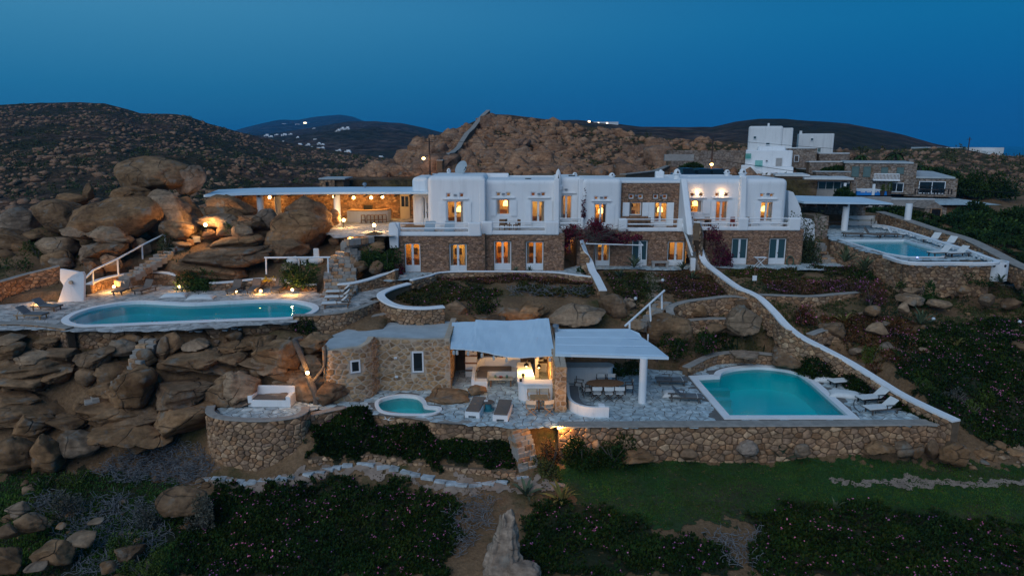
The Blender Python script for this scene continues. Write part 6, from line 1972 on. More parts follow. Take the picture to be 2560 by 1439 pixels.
# bougainvillea frame
rp_ = [PY(1464, 609, 57.2), PY(1608, 613, 57.2)]
rail('vine_pergola', 'white pipe pergola holding the purple bougainvillea', rp_, [(PY(1603, 666, 57.2), PY(1603, 612, 57.2)), (PY(1590, 594, 58.9), PY(1607, 613, 57.2)), (PY(1466, 609, 57.2), PY(1470, 596, 59.2))], 0.05)
# white stone seats
for px, py, s, lab in ((732, 660, 1.0, 'white sculpted stone seat behind the round bush'), (790, 658, 1.15, 'white sculpted stone chair with tall back by garden steps')):
  p = hit(px, py)
  t = thing('sculpted_chair', lab, 'chair', p)
  MB().ball((0, 0, 0.25), (0.55 * s, 0.42 * s, 0.32 * s), 12, 8).build('seat', 'stucco_old', t)
  MB().b2(-0.22, 0.25, 0.12, 0.34, 0.2, 1.05 * s if px == 790 else 0.7).build('backrest', 'stucco_old', t, bevel=0.08, seg=3)
p = hit(760, 662)
t = thing('stone_table', 'low white block table between the two stone seats', 'table', p)
MB().b2(-0.35, 0.35, -0.25, 0.25, 0.45, 0.6).build('table_top', 'stucco_old', t, bevel=0.03)
MB().b2(-0.2, 0.2, -0.15, 0.15, -0.1, 0.45).build('pedestal', 'stucco_old', t)
# folding white table and hose at the ground floor
p = PZ(1899, 666, Z_GND)
t = thing('folding_table', 'white folding table on crossed legs by the stone wall', 'table', (p.x, p.y, Z_GND + 0.02))
MB().b2(-0.5, 0.5, -0.3, 0.3, 0.78, 0.82).build('table_top', 'white_paint', t)
for s in (-1, 1):
  MB().tube([(-0.38, s * 0.25, 0), (0.38, s * 0.25, 0.78)], 0.025, 6).build('leg', 'white_paint', t)
  MB().tube([(0.38, s * 0.22, 0), (-0.38, s * 0.22, 0.78)], 0.025, 6).build('leg', 'white_paint', t)
def hose(p, label, r_=0.3, n=3):
  t = thing('garden_hose', label, 'hose', p)
  q = []
  for k in range(n * 14):
    a = 2 * PI * k / 14
    q.append((r_ * math.cos(a) * (1 + 0.04 * math.sin(k)), -0.06 - 0.012 * k / 4, r_ * 1.5 * math.sin(a)))
  q += [(r_ * 1.6, -0.1, -0.35), (r_ * 2.8, -0.1, -0.42), (r_ * 3.3, -0.1, -0.1)]
  MB().tube(q, 0.03, 6).build('coil', 'hose_green', t)
  MB().box((0, 0.0, 0.3), (0.16, 0.08, 0.08)).build('hook', 'metal_dark', t)
hose(PY(1974, 652, YR - 0.06), 'green garden hose coiled on the stone wall corner')
# hose across the paving
t = thing('garden_hose', 'dark hose trailing behind the white loungers at arched pool', 'hose', PZ(2150, 970, 0))
q = smooth_open([PZ(a, b_, 0.05) for a, b_ in [(2160, 925), (2145, 940), (2150, 955), (2170, 965), (2165, 985), (2140, 995), (2135, 1015), (2150, 1030)]], 5)
Off(Vector(t.location)).tube([tuple(v) for v in q], 0.022, 6).build('pipe', 'metal_dark', t)
MB().tube([(0, 0, 0), (0, 0, 0.12)], 0.03, 6).build('nozzle', 'metal_grey', t).location = q[-1] - Vector(t.location)

# ---------------------------------------------------------------- boulders
def ico(sub):
  bm = bmesh.new()
  bmesh.ops.create_icosphere(bm, subdivisions=sub, radius=1.0)
  v = [x.co.copy() for x in bm.verts]
  f = [[y.index for y in x.verts] for x in bm.faces]
  bm.free()
  return v, f
def rock_mesh(name, sub, seed, mat, cuts=7, rough=0.10, pw=2.6, groove=0, lump=0.22, cutmin=0.62, sharp=0.9):
  r_ = random.Random(seed)
  V, Fc = ico(sub)
  planes = []
  for k in range(cuts):
    nn = Vector((r_.gauss(0, 1), r_.gauss(0, 1), r_.gauss(0, 0.8))).normalized()
    planes.append((nn, r_.uniform(cutmin, 0.92)))
  gr = []
  for k in range(groove):
    nn = Vector((r_.gauss(0, 0.35), r_.gauss(0, 0.35), 1)).normalized() if r_.random() < 0.6 else Vector((1, r_.gauss(0, 0.4), r_.gauss(0, 0.4))).normalized()
    gr.append((nn, r_.uniform(-0.45, 0.45)))
  so = Vector((seed * 3.7, seed * 1.3, seed * 0.7))
  out = []
  for p in V:
    m_ = (abs(p.x) ** pw + abs(p.y) ** pw + abs(p.z) ** pw) ** (-1 / pw)
    q = p * m_
    q = q * (1 + lump * noise.noise(p * 1.1 + so))
    for nn, d in planes:
      e = q.dot(nn) - d
      if e > 0: q = q - nn * e * sharp
    q = q * (1 + rough * (noise.fractal(p * 2.3 + so, 0.9, 2.0, 5)) * 0.55)
    for nn, d in gr:
      e = q.dot(nn) - d + 0.12 * noise.noise(p * 1.7 + so)
      q = q * (1 - 0.13 * math.exp(-(e / 0.045) ** 2))
    out.append(q)
  mx = [max(abs(q[k]) for q in out) for k in range(3)]
  out = [(q.x / mx[0], q.y / mx[1], q.z / mx[2]) for q in out]
  return mesh_np(name, np.array(out), np.array(Fc), mat, True)
PROTO = [rock_mesh('boulder', 4, 100 + k, 'granite' if k % 4 else 'granite_grey', cuts=9 + k % 5, groove=(3 if k % 2 else 2), rough=0.20, pw=2.6 + 0.4 * (k % 4), cutmin=0.52, sharp=0.94) for k in range(18)]
ROUND = [rock_mesh('boulder', 4, 200 + k, 'granite', cuts=7, groove=2 + k % 2, rough=0.13, pw=2.5, lump=0.18, cutmin=0.62) for k in range(6)]
SMALL = [rock_mesh('stone', 3, 300 + k, 'granite_grey' if k % 2 else 'granite', cuts=11, groove=0, rough=0.2, cutmin=0.5, sharp=0.95) for k in range(8)]
PALE = [rock_mesh('boulder', 4, 400 + k, 'granite_pale', cuts=13, groove=3, rough=0.34, pw=2.1, cutmin=0.5, sharp=0.95) for k in range(2)]
TALL = [rock_mesh('boulder', 5, 431, 'granite_pale', cuts=9, groove=4, rough=0.42, pw=2.1, cutmin=0.55, sharp=0.9)]
for v_ in TALL[0].vertices:
  k_ = 1 - 0.42 * (v_.co.z + 1) / 2
  v_.co.x = v_.co.x * k_ + 0.18 * (v_.co.z + 1) / 2
  v_.co.y *= k_
HILLR = [rock_mesh('boulder', 3, 500 + k, 'hill_rock', cuts=14, groove=2, rough=0.34, pw=3.4, cutmin=0.45, sharp=0.96) for k in range(10)]
brng = random.Random(5)
def boulder(bb, Y=None, kind='p', label='rounded brown granite boulder in the pile below the kidney pool', group='boulders below the kidney pool', dk=0.75, idx=None, sink=0.0):
  x0, y0, x1, y1 = bb
  cx, cy = (x0 + x1) / 2, (y0 + y1) / 2
  if Y is None:
    g = hit(cx, y1 - 0.12 * (y1 - y0))
    m_ = g.y / ray(cx, cy).y / F
    Y = g.y + (x1 - x0) * m_ * dk * 0.35
  d = ray(cx, cy)
  m_ = Y / d.y / F
  wd = (x1 - x0) * m_
  dp = wd * dk
  th = math.atan2(-d.z, d.y)
  ah = (y1 - y0) * m_
  h = max(0.55 * ah, (ah - dp * math.sin(th) * 0.8) / math.cos(th))
  c = PY(cx, cy, Y)
  lst = {'p': PROTO, 'r': ROUND, 's': SMALL, 'w': PALE, 'h': HILLR, 't': TALL}[kind]
  me = lst[brng.randrange(len(lst))] if idx is None else lst[idx % len(lst)]
  o = bpy.data.objects.new('boulder', me)
  COL.objects.link(o)
  o.location = (c.x, c.y, c.z - 0.06 * h - sink)
  o.scale = (wd / 2 * 1.04 * brng.choice((-1, 1)), dp / 2, h / 2 * 1.12)
  o.rotation_euler = (R(brng.uniform(-6, 6)), R(brng.uniform(-7, 7)), R(brng.uniform(-14, 14)))
  tag(o, label, 'boulder', group)
  return o
# the great stack beside the bar shelter
S1 = 'weathered granite boulder of the great stack beside the bar shelter'
for bb, Y, k, lab in (((298, 391, 470, 482), 62, 'r', 'broad flat boulder crowning the great granite stack'), ((436, 412, 514, 484), 62.3, 'p', 'blocky boulder beside the crowning slab of the stack'), ((282, 456, 392, 512), 59.5, 'p', S1),
    ((168, 486, 405, 606), 57.5, 'r', 'huge cracked boulder at the heart of the great stack'), ((352, 468, 508, 600), 59.5, 'p', 'tall orange-lit boulder leaning in the great stack'), ((84, 494, 208, 582), 59.5, 'r', 'domed boulder at the outer side of the great stack'), ((-10, 512, 108, 588), 60.5, 'p', 'pale low boulder at the outer end of the great stack'),
    ((420, 480, 500, 560), 61.5, 'p', S1), ((395, 548, 484, 596), 57.0, 'r', 'rounded boulder above the white handrail'), ((150, 553, 244, 602), 55.5, 'p', S1), ((230, 560, 340, 612), 55.0, 'p', S1), ((-20, 560, 92, 628), 57.5, 'p', S1),
    ((88, 588, 196, 656), 56.0, 's', S1), ((188, 598, 306, 655), 55.0, 'p', S1), ((108, 622, 190, 676), 54.5, 'r', S1), ((216, 596, 335, 646), 54.3, 'p', S1), ((248, 630, 306, 684), 53.5, 's', S1), ((330, 590, 380, 640), 56.0, 's', S1), ((205, 640, 262, 700), 53.2, 'p', S1), ((120, 640, 180, 682), 53.6, 's', S1),
    ((30, 600, 90, 640), 57, 's', S1), ((-30, 620, 40, 668), 56, 's', S1), ((60, 575, 120, 605), 58, 's', S1), ((430, 600, 480, 622), 56.5, 's', S1), ((300, 480, 350, 520), 60.5, 's', S1), ((205, 455, 240, 500), 63, 's', 'upright pale stone poking up behind the stack'), ((130, 480, 215, 515), 62.5, 's', S1)):
  boulder(bb, Y, k, lab, 'boulders of the great stack')
S2 = 'granite boulder among the group in front of the bar shelter'
for bb, Y, k, lab in (((518, 483, 642, 570), 60.5, 'r', 'smooth orange-lit boulder under the end of bar roof'), ((498, 528, 612, 572), 58.7, 'p', 'low glowing boulder behind the globe lamp'), ((686, 481, 834, 592), 60.6, 'p', 'large blocky boulder standing before the bar columns'), ((664, 518, 822, 632), 57.3, 'r', 'biggest rounded boulder overhanging the garden court'),
    ((670, 583, 786, 650), 55.6, 'p', 'wedge boulder supporting the biggest rounded boulder'), ((448, 604, 676, 668), 54.5, 'r', 'long whale-backed boulder behind the pool planter'), ((440, 645, 625, 702), 53.8, 'r', 'lower layer of the whale-backed boulder'), ((528, 584, 664, 622), 56.0, 'r', 'flat upper slab over the whale-backed boulder'),
    ((630, 518, 698, 574), 59.2, 'p', S2), ((594, 534, 666, 576), 58.3, 'r', S2), ((543, 552, 604, 590), 57.0, 'p', S2), ((578, 556, 634, 606), 56.2, 's', 'grey pitted rock between the big boulders'), ((815, 520, 850, 560), 61.0, 's', S2), ((620, 590, 660, 625), 56.2, 's', S2), ((655, 615, 692, 640), 55.2, 's', S2), ((505, 570, 545, 596), 57.5, 's', S2),
    ((884, 601, 964, 640), 55.2, 'r', 'rounded boulder beside the garden steps below the court'), ((903, 574, 974, 610), 56.3, 'p', 'squared boulder under the villa terrace corner'), ((922, 648, 968, 684), 53.6, 's', 'small boulder under the dark shrub by the steps'), ((884, 648, 928, 682), 53.8, 's', 'small boulder behind the low steps lamp'), ((822, 588, 850, 612), 56.8, 's', S2), ((700, 655, 735, 680), 54.0, 's', S2)):
  boulder(bb, Y, k, lab, 'boulders before the bar shelter')
# cliff of boulders under the kidney pool
cl = [(-10, 856, 56, 902), (40, 870, 124, 920), (118, 860, 188, 906), (196, 858, 296, 922), (270, 842, 336, 890), (394, 840, 430, 900), (348, 868, 396, 924), (416, 828, 462, 884), (428, 872, 552, 928), (548, 876, 618, 920), (12, 922, 108, 980), (-15, 894, 40, 934), (-15, 932, 26, 970),
    (282, 916, 380, 1026), (382, 926, 540, 1014), (514, 926, 590, 1014), (560, 926, 636, 1016), (38, 1008, 142, 1086), (136, 1032, 216, 1082), (230, 1012, 310, 1066), (300, 1016, 394, 1066), (242, 1042, 412, 1108), (-15, 1072, 92, 1176), (72, 1076, 148, 1178), (142, 1066, 240, 1138), (390, 1002, 520, 1092), (-15, 966, 104, 1030),
    (500, 862, 556, 896), (556, 846, 626, 886), (622, 824, 684, 882), (645, 832, 748, 912), (748, 822, 840, 886), (632, 888, 724, 932), (756, 882, 812, 936), (735, 938, 815, 1000), (688, 930, 748, 970), (796, 940, 866, 1008), (455, 842, 520, 880), (300, 830, 352, 862), (240, 824, 292, 860), (170, 836, 222, 866), (90, 838, 150, 874), (-10, 830, 60, 864),
    (185, 915, 240, 965), (230, 950, 290, 1000), (100, 905, 190, 960), (330, 1085, 420, 1125), (620, 905, 665, 945), (355, 925, 400, 970), (665, 965, 740, 1003), (585, 990, 640, 1015)]
for k, bb in enumerate(cl):
  gx_, gy_ = (bb[2] - bb[0]) * 0.09, (bb[3] - bb[1]) * 0.09
  b2_ = (bb[0] - gx_, bb[1] - gy_, bb[2] + gx_, bb[3] + gy_)
  g = hit((bb[0] + bb[2]) / 2, bb[3])
  cxx, cyy = (bb[0] + bb[2]) / 2, (bb[1] + bb[3]) / 2
  where = 'just under the kidney pool ledge' if cyy < 880 else ('beside the white bench and forked trunk' if cxx > 540 else ('in the middle of the boulder cliff' if cyy < 1000 else 'at the foot of the boulder cliff'))
  size_ = 'large' if bb[2] - bb[0] > 90 else ('mid-sized' if bb[2] - bb[0] > 60 else 'small')
  boulder(b2_, g.y - 0.05, 'p' if (bb[2] - bb[0]) > 55 else 's', size_ + ' brown granite boulder ' + where, 'boulders below the kidney pool', dk=0.9)
# bedrock showing between the boulders
for k, (bb, dy) in enumerate((((-30, 845, 230, 960), 1.1), ((200, 850, 420, 965), 1.1), ((400, 842, 640, 950), 1.0), ((-30, 950, 230, 1090), 1.0), ((200, 960, 430, 1100), 1.0), ((570, 845, 820, 955), 0.9), ((420, 930, 640, 1030), 1.1), ((640, 930, 830, 1010), 0.9))):
  g = hit((bb[0] + bb[2]) / 2, bb[3] - 10)
  boulder(bb, g.y + dy + 0.6, 'p', ('broad tan bedrock slab behind boulders below the pool ledge', 'tan bedrock slab behind the winding rubble steps', 'tan bedrock slab above the white bench', 'bedrock slab at the outer foot of the cliff', 'bedrock slab under the winding rubble steps', 'bedrock slab beside forked trunk and hut', 'bedrock slab behind the dead brush', 'bedrock slab behind the white bench')[k], None, dk=0.9, idx=k * 2 + 1)
# round the garden and above the hut
S3 = 'tan granite boulder above the hut and canopy roofs'
for bb, Y, k, lab in (((996, 774, 1102, 820), 46.2, 'p', S3), ((1082, 778, 1126, 816), 46.4, 's', S3), ((1112, 742, 1180, 812), 46.8, 'p', S3), ((1176, 778, 1268, 810), 46.0, 'p', S3), ((1222, 756, 1316, 812), 46.8, 'r', S3), ((1286, 742, 1376, 808), 46.8, 'p', 'layered boulder just behind the wavy white canopy'),
    ((1370, 747, 1526, 826), 46.6, 'p', 'massive rounded boulder with pale veins behind both canopies'), ((1495, 728, 1570, 798), 48.0, 'r', 'smooth boulder beside the unlit globe lamp'), ((884, 790, 934, 838), 45.2, 's', 'pale pointed rock on the edge of hut roof'), ((842, 810, 888, 838), 45.0, 's', S3), ((800, 815, 850, 850), 44.4, 'p', S3), ((966, 782, 1010, 815), 46.3, 's', S3), ((1150, 800, 1200, 830), 45.2, 'p', S3),
    ((1610, 776, 1724, 862), 46.0, 'r', 'big egg-shaped boulder below the white handrail'), ((1698, 803, 1730, 855), 45.4, 's', 'narrow boulder beside the egg-shaped one'), ((1812, 753, 1908, 850), 46.6, 'p', 'tall wedge-shaped boulder beside the snaking white wall'), ((1730, 757, 1770, 792), 48.0, 's', 'pale stone inside the curved garden terrace wall'), ((1760, 800, 1815, 838), 46.4, 's', 'squat stone beside the wedge-shaped boulder'),
    ((1565, 790, 1620, 830), 45.6, 'p', S3), ((1560, 750, 1590, 778), 48.5, 's', S3), ((1640, 856, 1690, 890), 44.8, 's', 'stone beside bushes behind the flat canopy'),
    ((1930, 858, 2054, 922), 44.6, 'p', 'broad brown outcrop behind the arched pool'), ((1942, 886, 2014, 922), 44.0, 'p', 'pale veined rock at the rim of arched pool paving'), ((2080, 890, 2160, 930), 42.8, 'p', 'brown outcrop by the white snaking wall above cushions'), ((1830, 872, 1900, 900), 44.6, 'p', 'low rock ledge behind the arched pool'), ((1690, 895, 1760, 930), 44.3, 'p', 'low rock beside the paving behind white column'),
    ((1830, 740, 1880, 775), 49, 'p', 'brown rock under the curved garden terrace wall'), ((2050, 800, 2120, 856), 45.6, 'p', 'round boulder beside the wall with a round opening'), ((2160, 758, 2210, 792), 47.8, 's', 'grey boulder at the end of garden terrace wall'), ((2244, 752, 2274, 786), 47.4, 's', 'brown stone holding the unlit globe lamp'), ((2162, 802, 2220, 842), 45.4, 's', 'grey boulder in reddish iceplant on the slope'),
    ((2192, 852, 2238, 884), 43.6, 's', 'pair of grey stones beside the green cushion shrub'), ((2220, 876, 2256, 904), 42.8, 's', 'angular pale stone below the pair of grey stones'), ((2122, 864, 2158, 890), 43.8, 's', 'grey stone below reddish iceplant by white wall'), ((2525, 850, 2600, 906), 43.0, 'p', 'pale boulder beside the thin stone edging'), ((2258, 713, 2300, 740), 50.0, 's', 'boulder set in the rough terrace wall'), ((2392, 710, 2430, 736), 50.0, 's', 'flat boulder in the rough terrace wall below white drum'),
    ((2240, 730, 2310, 766), 49.0, 'p', 'brown rock at the foot of the rough terrace wall'), ((2446, 728, 2486, 770), 49.0, 's', 'leaning slab against the rough terrace wall'), ((2500, 740, 2550, 775), 48.6, 's', 'low stone at rough terrace wall foot'), ((2320, 745, 2380, 780), 48.4, 's', 'low brown rock below dark hanging shrub'), ((2205, 800, 2225, 815), 46.0, 's', 'small stone by the red iceplant'),
    ((1062, 972, 1184, 1020), 38.6, 'p', 'low flat rock curling round the plunge pool'), ((1158, 952, 1218, 990), 39.6, 'p', 'low rock step in front of built-in bench'),
    ((1838, 1092, 1896, 1144), 34.1, 'w', 'pale quartz boulder set in the retaining wall'), ((2166, 1092, 2236, 1140), 33.9, 'p', 'veined boulder at the retaining wall foot'), ((2236, 1096, 2280, 1144), 33.8, 's', 'ochre stone at the retaining wall foot'), ((2274, 1098, 2310, 1146), 33.8, 's', 'upright stone at the retaining wall end'), ((2306, 1092, 2350, 1146), 33.9, 's', 'rounded stone at the retaining wall corner'), ((2346, 1086, 2434, 1168), 33.6, 'p', 'large bluish boulder under the corner of retaining wall'),
    ((2422, 1112, 2486, 1166), 34.2, 'p', 'grey boulder just past the retaining wall corner'), ((1548, 1108, 1640, 1160), 33.9, 'p', 'pink-brown bedrock at the foot of the retaining wall'), ((1700, 1115, 1750, 1150), 34.0, 's', 'leaning pink stone at the retaining wall'), ((1985, 1105, 2024, 1152), 33.8, 's', 'grey leaning slab against the retaining wall'), ((1480, 1095, 1500, 1130), 34.3, 's', 'pale stone poking from plants by the corner lamp'), ((2480, 1105, 2560, 1150), 35, 'p', 'low pale rocks on the bank beyond the retaining wall'), ((2540, 1120, 2600, 1150), 34.6, 's', 'pale stone on the bank edge'),
    ((395, 1208, 514, 1300), 30.4, 'r', 'large lone boulder among the dark groundcover'), ((28, 1262, 122, 1336), 29.0, 'p', 'grey-brown boulder on the scrubby bank'), ((84, 1328, 180, 1414), 27.2, 'p', 'blocky pale boulder with a deep notch'), ((170, 1318, 244, 1370), 28.0, 's', 'slanting boulder beside the notched pale one'), ((278, 1345, 360, 1404), 27.2, 'p', 'pale boulder edged by green cushion plants'), ((-15, 1348, 64, 1436), 26.6, 'p', 'cracked boulder at the bank edge below notched pale one'), ((-10, 1302, 44, 1350), 27.9, 's', 'small grey boulder on the scrubby bank'),
    ((18, 1248, 70, 1290), 29.8, 's', 'slab-like boulder behind the grey-brown one'), ((66, 1398, 120, 1430), 26.4, 's', 'flat stone below the notched pale boulder'), ((250, 1395, 300, 1439), 26.2, 's', 'small stone in grey twigs'), ((222, 1290, 262, 1312), 29, 's', 'pale stone half buried in dry scrub'), ((140, 1300, 175, 1325), 28.8, 's', 'pale flat stone in dry scrub'),
    ((1200, 1262, 1326, 1500), 26.2, 't', 'tall pale pink rock outcrop rising through groundcover'), ((1262, 1375, 1352, 1460), 26.0, 'w', 'pale pink shoulder of the tall rock outcrop')):
  boulder(bb, Y, k, lab, 'boulders above the hut and canopies' if lab == S3 else None, dk=0.8)
# loose stones on the banks
g_n = 0
def scatter_stones(poly_px, n, lo, hi, label, group, seed):
  r_ = random.Random(seed)
  P2 = [hit(a, b_) for a, b_ in poly_px]
  xs = [p.x for p in P2]; ys = [p.y for p in P2]
  k = 0
  while k < n:
    x, y = r_.uniform(min(xs), max(xs)), r_.uniform(min(ys), max(ys))
    if not in_poly(np.array([x]), np.array([y]), P2)[0]: continue
    s = lo + (hi - lo) * r_.random() ** 2
    o = bpy.data.objects.new('loose_stone', SMALL[r_.randrange(len(SMALL))])
    COL.objects.link(o)
    o.location = (x, y, gz(x, y) + s * 0.12)
    o.scale = (s * r_.uniform(0.7, 1.2), s * r_.uniform(0.7, 1.1), s * r_.uniform(0.45, 0.8))
    o.rotation_euler = (0, 0, r_.uniform(0, 6.3))
    tag(o, label, 'stone', group)
    k += 1
scatter_stones([(0, 1190), (300, 1180), (520, 1200), (500, 1439), (0, 1439)], 46, 0.12, 0.4, 'loose grey-brown stone half hidden in the scrubby bank', 'loose stones on the scrubby bank', 1)
scatter_stones([(0, 860), (760, 850), (640, 1000), (0, 1170)], 90, 0.15, 0.5, 'stone wedged between boulders under the kidney pool', 'stones wedged below the kidney pool', 2)
scatter_stones([(2150, 780), (2560, 770), (2560, 900), (2150, 900)], 40, 0.12, 0.42, 'loose stone on planted slope beyond the white wall', 'loose stones on the planted slope', 3)
scatter_stones([(0, 560), (480, 560), (520, 690), (0, 690)], 60, 0.2, 0.6, 'stone filling gaps in the great granite stack', 'stones filling the great stack', 4)
scatter_stones([(1560, 745), (1700, 745), (1720, 870), (1560, 820)], 24, 0.12, 0.4, 'loose stone beside the slanting white handrail', 'loose stones by the handrail', 5)
scatter_stones([(2350, 1130), (2560, 1110), (2560, 1180), (2350, 1180)], 30, 0.1, 0.4, 'pale stone tumbled past the retaining wall corner', 'stones past the retaining wall', 6)
# crags of the rocky hill: the largest stand alone, the small ones form one mass
def hill_rocks(vs, n, lo, hi, label, group, seed, c0=0.05, c1=0.95, t0=0.05, t1=1.0, up=-0.05, stuffn=0, stuffname='rubble', stufflabel='', slo=0.3, shi=1.0, dens=None, flat=1.0):
  r_ = random.Random(seed)
  nr, nc = vs.shape[0], vs.shape[1]
  def pick():
    while True:
      t, c = r_.uniform(t0, t1), r_.uniform(c0, c1)
      if dens is None or r_.random() < dens(c, t): break
    i, j = t * (nr - 1.01), c * (nc - 1.01)
    a, b_ = vs[int(i), int(j)], vs[int(i) + 1, int(j) + 1]
    return (a + (b_ - a) * (i % 1)), c, t
  for k in range(n):
    p, c, t = pick()
    s = lo + (hi - lo) * r_.random() ** 2.6
    o = bpy.data.objects.new('crag', HILLR[r_.randrange(len(HILLR))])
    COL.objects.link(o)
    o.location = (p[0], p[1], p[2] + s * up)
    o.scale = (s * r_.uniform(0.8, 1.35), s * r_.uniform(0.7, 1.1), s * r_.uniform(0.55, 1.0))
    o.rotation_euler = (R(r_.uniform(-12, 12)), R(r_.uniform(-15, 15)), r_.uniform(0, 6.3))
    tag(o, label, 'rock', group)
  if stuffn:
    V0, F0 = ico(1)
    V0 = np.array([tuple(v) for v in V0]); F0 = np.array(F0)
    allv, allf = [], []
    g = np.random.default_rng(seed)
    for k in range(stuffn):
      p, c, t = pick()
      s = slo + (shi - slo) * r_.random() ** 3
      vv = V0 * (1 + g.uniform(-0.28, 0.28, (len(V0), 1))) * np.array([s * r_.uniform(0.8, 1.6), s * r_.uniform(0.7, 1.2), s * r_.uniform(0.5, 0.95) * flat])
      a = r_.uniform(0, 6.3)
      vv = np.c_[vv[:, 0] * math.cos(a) - vv[:, 1] * math.sin(a), vv[:, 0] * math.sin(a) + vv[:, 1] * math.cos(a), vv[:, 2]]
      allv.append(vv + np.array([p[0], p[1], p[2] + s * 0.1]))
      allf.append(F0 + k * len(V0))
    o = mobj(stuffname, mesh_np(stuffname, np.concatenate(allv), np.concatenate(allf), 'hill_rock'))
    tag(o, stufflabel, kind='stuff')
# columns of the hill: profile runs 820..2050 px
def dens_r(c, t):
  px = 820 + c * 1230
  if px < 1450: return 1.0
  return 0.25 if px < 1800 else 0.1
hill_rocks(HRv, 290, 0.5, 3.4, 'brown craggy granite rock on the hill behind the villa', 'crags on the rocky hill', 9, t0=0.1, t1=0.95, stuffn=4200, stuffname='hill_rubble', stufflabel='small brown rocks strewn over the rocky hill', slo=0.3, shi=1.3, dens=dens_r)
hill_rocks(HLv, 0, 1, 2, '', '', 10, t0=0.0, t1=0.98, stuffn=9000, stuffname='scrub_hill_rubble', stufflabel='brown rocks strewn over the scrub hill', slo=0.15, shi=1.3, flat=0.8, dens=lambda c, t: 1.0 if math.sin(c * 23 + 3 * math.sin(t * 9)) + math.sin(t * 17 + c * 11) > -0.2 else 0.15)
hill_rocks(HNv, 0, 1, 2, '', '', 12, t0=0.1, t1=0.98, stuffn=1200, stuffname='slope_rubble', stufflabel='brown rocks strewn over the shrubby slope', slo=0.2, shi=0.9)

# ---------------------------------------------------------------- vegetation
def plan_poly(pxs):
  return [hit(a, b_).to_2d() for a, b_ in pxs]
def rag(a, b_):
  return np.sin(a * 2.3 + 1.7 * np.sin(b_ * 1.9)) * 0.6 + np.sin(a * 5.9 + b_ * 4.3) * 0.4 + np.sin(b_ * 11.3 - a * 7.7) * 0.25
def sample_poly(poly, dens, seed):
  g = np.random.default_rng(seed)
  xs = [p[0] for p in poly]; ys = [p[1] for p in poly]
  n = int((max(xs) - min(xs)) * (max(ys) - min(ys)) * dens)
  x = g.uniform(min(xs), max(xs), n); y = g.uniform(min(ys), max(ys), n)
  k = in_poly(x + 0.45 * rag(x, y), y + 0.45 * rag(y + 9, x), poly)
  return x[k], y[k], g
AVOID = [POOL_POLY, LOW_POLY, RP_POLY]
def lump(x, y, s=1.0):
  return (np.sin(x * 1.9 * s + 1.3 * np.sin(y * 1.3 * s)) + np.sin(y * 2.3 * s + 1.7 * np.sin(x * 1.1 * s + 2))) * 0.5
def blades(x, y, z, g, k, L, W, tilt=(0.2, 1.1), mi=None):
  """k diamond-shaped blades per point"""
  n = len(x)
  X = np.repeat(x, k); Y = np.repeat(y, k); Z = np.repeat(z, k)
  N = n * k
  az = g.uniform(0, 2 * PI, N); ti = g.uniform(tilt[0], tilt[1], N)
  l = g.uniform(L[0], L[1], N); w_ = g.uniform(W[0], W[1], N)
  X = X + g.normal(0, 0.05, N); Y = Y + g.normal(0, 0.05, N)
  dx, dy, dz = np.cos(az) * np.sin(ti), np.sin(az) * np.sin(ti), np.cos(ti)
  px, py = -np.sin(az), np.cos(az)
  b0 = np.c_[X, Y, Z]
  d = np.c_[dx, dy, dz] * l[:, None]
  s = np.c_[px, py, np.zeros(N)] * (w_ / 2)[:, None]
  mid = b0 + d * 0.5
  v = np.stack([b0, mid + s, b0 + d - np.c_[np.zeros(N), np.zeros(N), l * 0.12], mid - s], 1).reshape(-1, 3)
  f = np.arange(N * 4).reshape(N, 4)
  return v, f
DARKBEDS = []
def cover(name, label, pxs, mat, dens=34, seed=1, L=(0.13, 0.26), W=(0.07, 0.12), k=6, flowers=0.0, fmat='flower', hgt=0.14, patch=-0.55, parent=None, tilt=(0.15, 1.2), avoid=True, zfix=None):
  poly = plan_poly(pxs) if zfix is None else plan(pxs, zfix)
  if mat == 'iceplant' and zfix is None: DARKBEDS.append(pxs)
  x, y, g = sample_poly(poly, dens * 1.35, seed)
  keep = lump(x, y, 0.7) + g.normal(0, 0.25, len(x)) > patch
  if avoid:
    for a in AVOID: keep &= ~in_poly(x, y, a)
  x, y = x[keep], y[keep]
  z = (ground(x, y) if zfix is None else np.full(len(x), zfix)) + hgt * (0.5 + 0.5 * lump(x, y)) * 1.2
  v, f = blades(x, y, z - 0.03, g, k, L, W, tilt)
  mi = np.zeros(len(f), int)
  if flowers:
    q = g.random(len(x)) < flowers * (0.5 + 0.8 * (lump(x + 7, y - 3, 0.5) > 0.1))
    v2, f2 = blades(x[q], y[q], z[q] + 0.12, g, 2, (0.07, 0.11), (0.06, 0.09), (0.4, 1.4))
    f = np.concatenate([f, f2 + len(v)]); v = np.concatenate([v, v2])
    mi = np.r_[mi, np.ones(len(f2), int)]
  me = mesh_np(name, v, f, [mat, fmat], False, mi)
  o = mobj(name, me)
  tag(o, label, kind='stuff')
  return o
cover('groundcover', 'dark green iceplant bank with pink flowers in front of the plunge pool', [(778, 1050), (860, 1034), (930, 1044), (1000, 1055), (1100, 1068), (1290, 1080), (1306, 1184), (1150, 1172), (1050, 1158), (1000, 1152), (940, 1148), (850, 1142), (765, 1154)], 'iceplant', 190, 1, flowers=0.03, hgt=0.35, patch=-3)
cover('groundcover', 'dark flowering groundcover below the slab path', [(470, 1290), (560, 1215), (700, 1225), (790, 1200), (870, 1208), (960, 1215), (1080, 1235), (1165, 1285), (1120, 1380), (1130, 1450), (430, 1450)], 'iceplant', 52, 2, flowers=0.055, hgt=0.28, patch=-0.95)
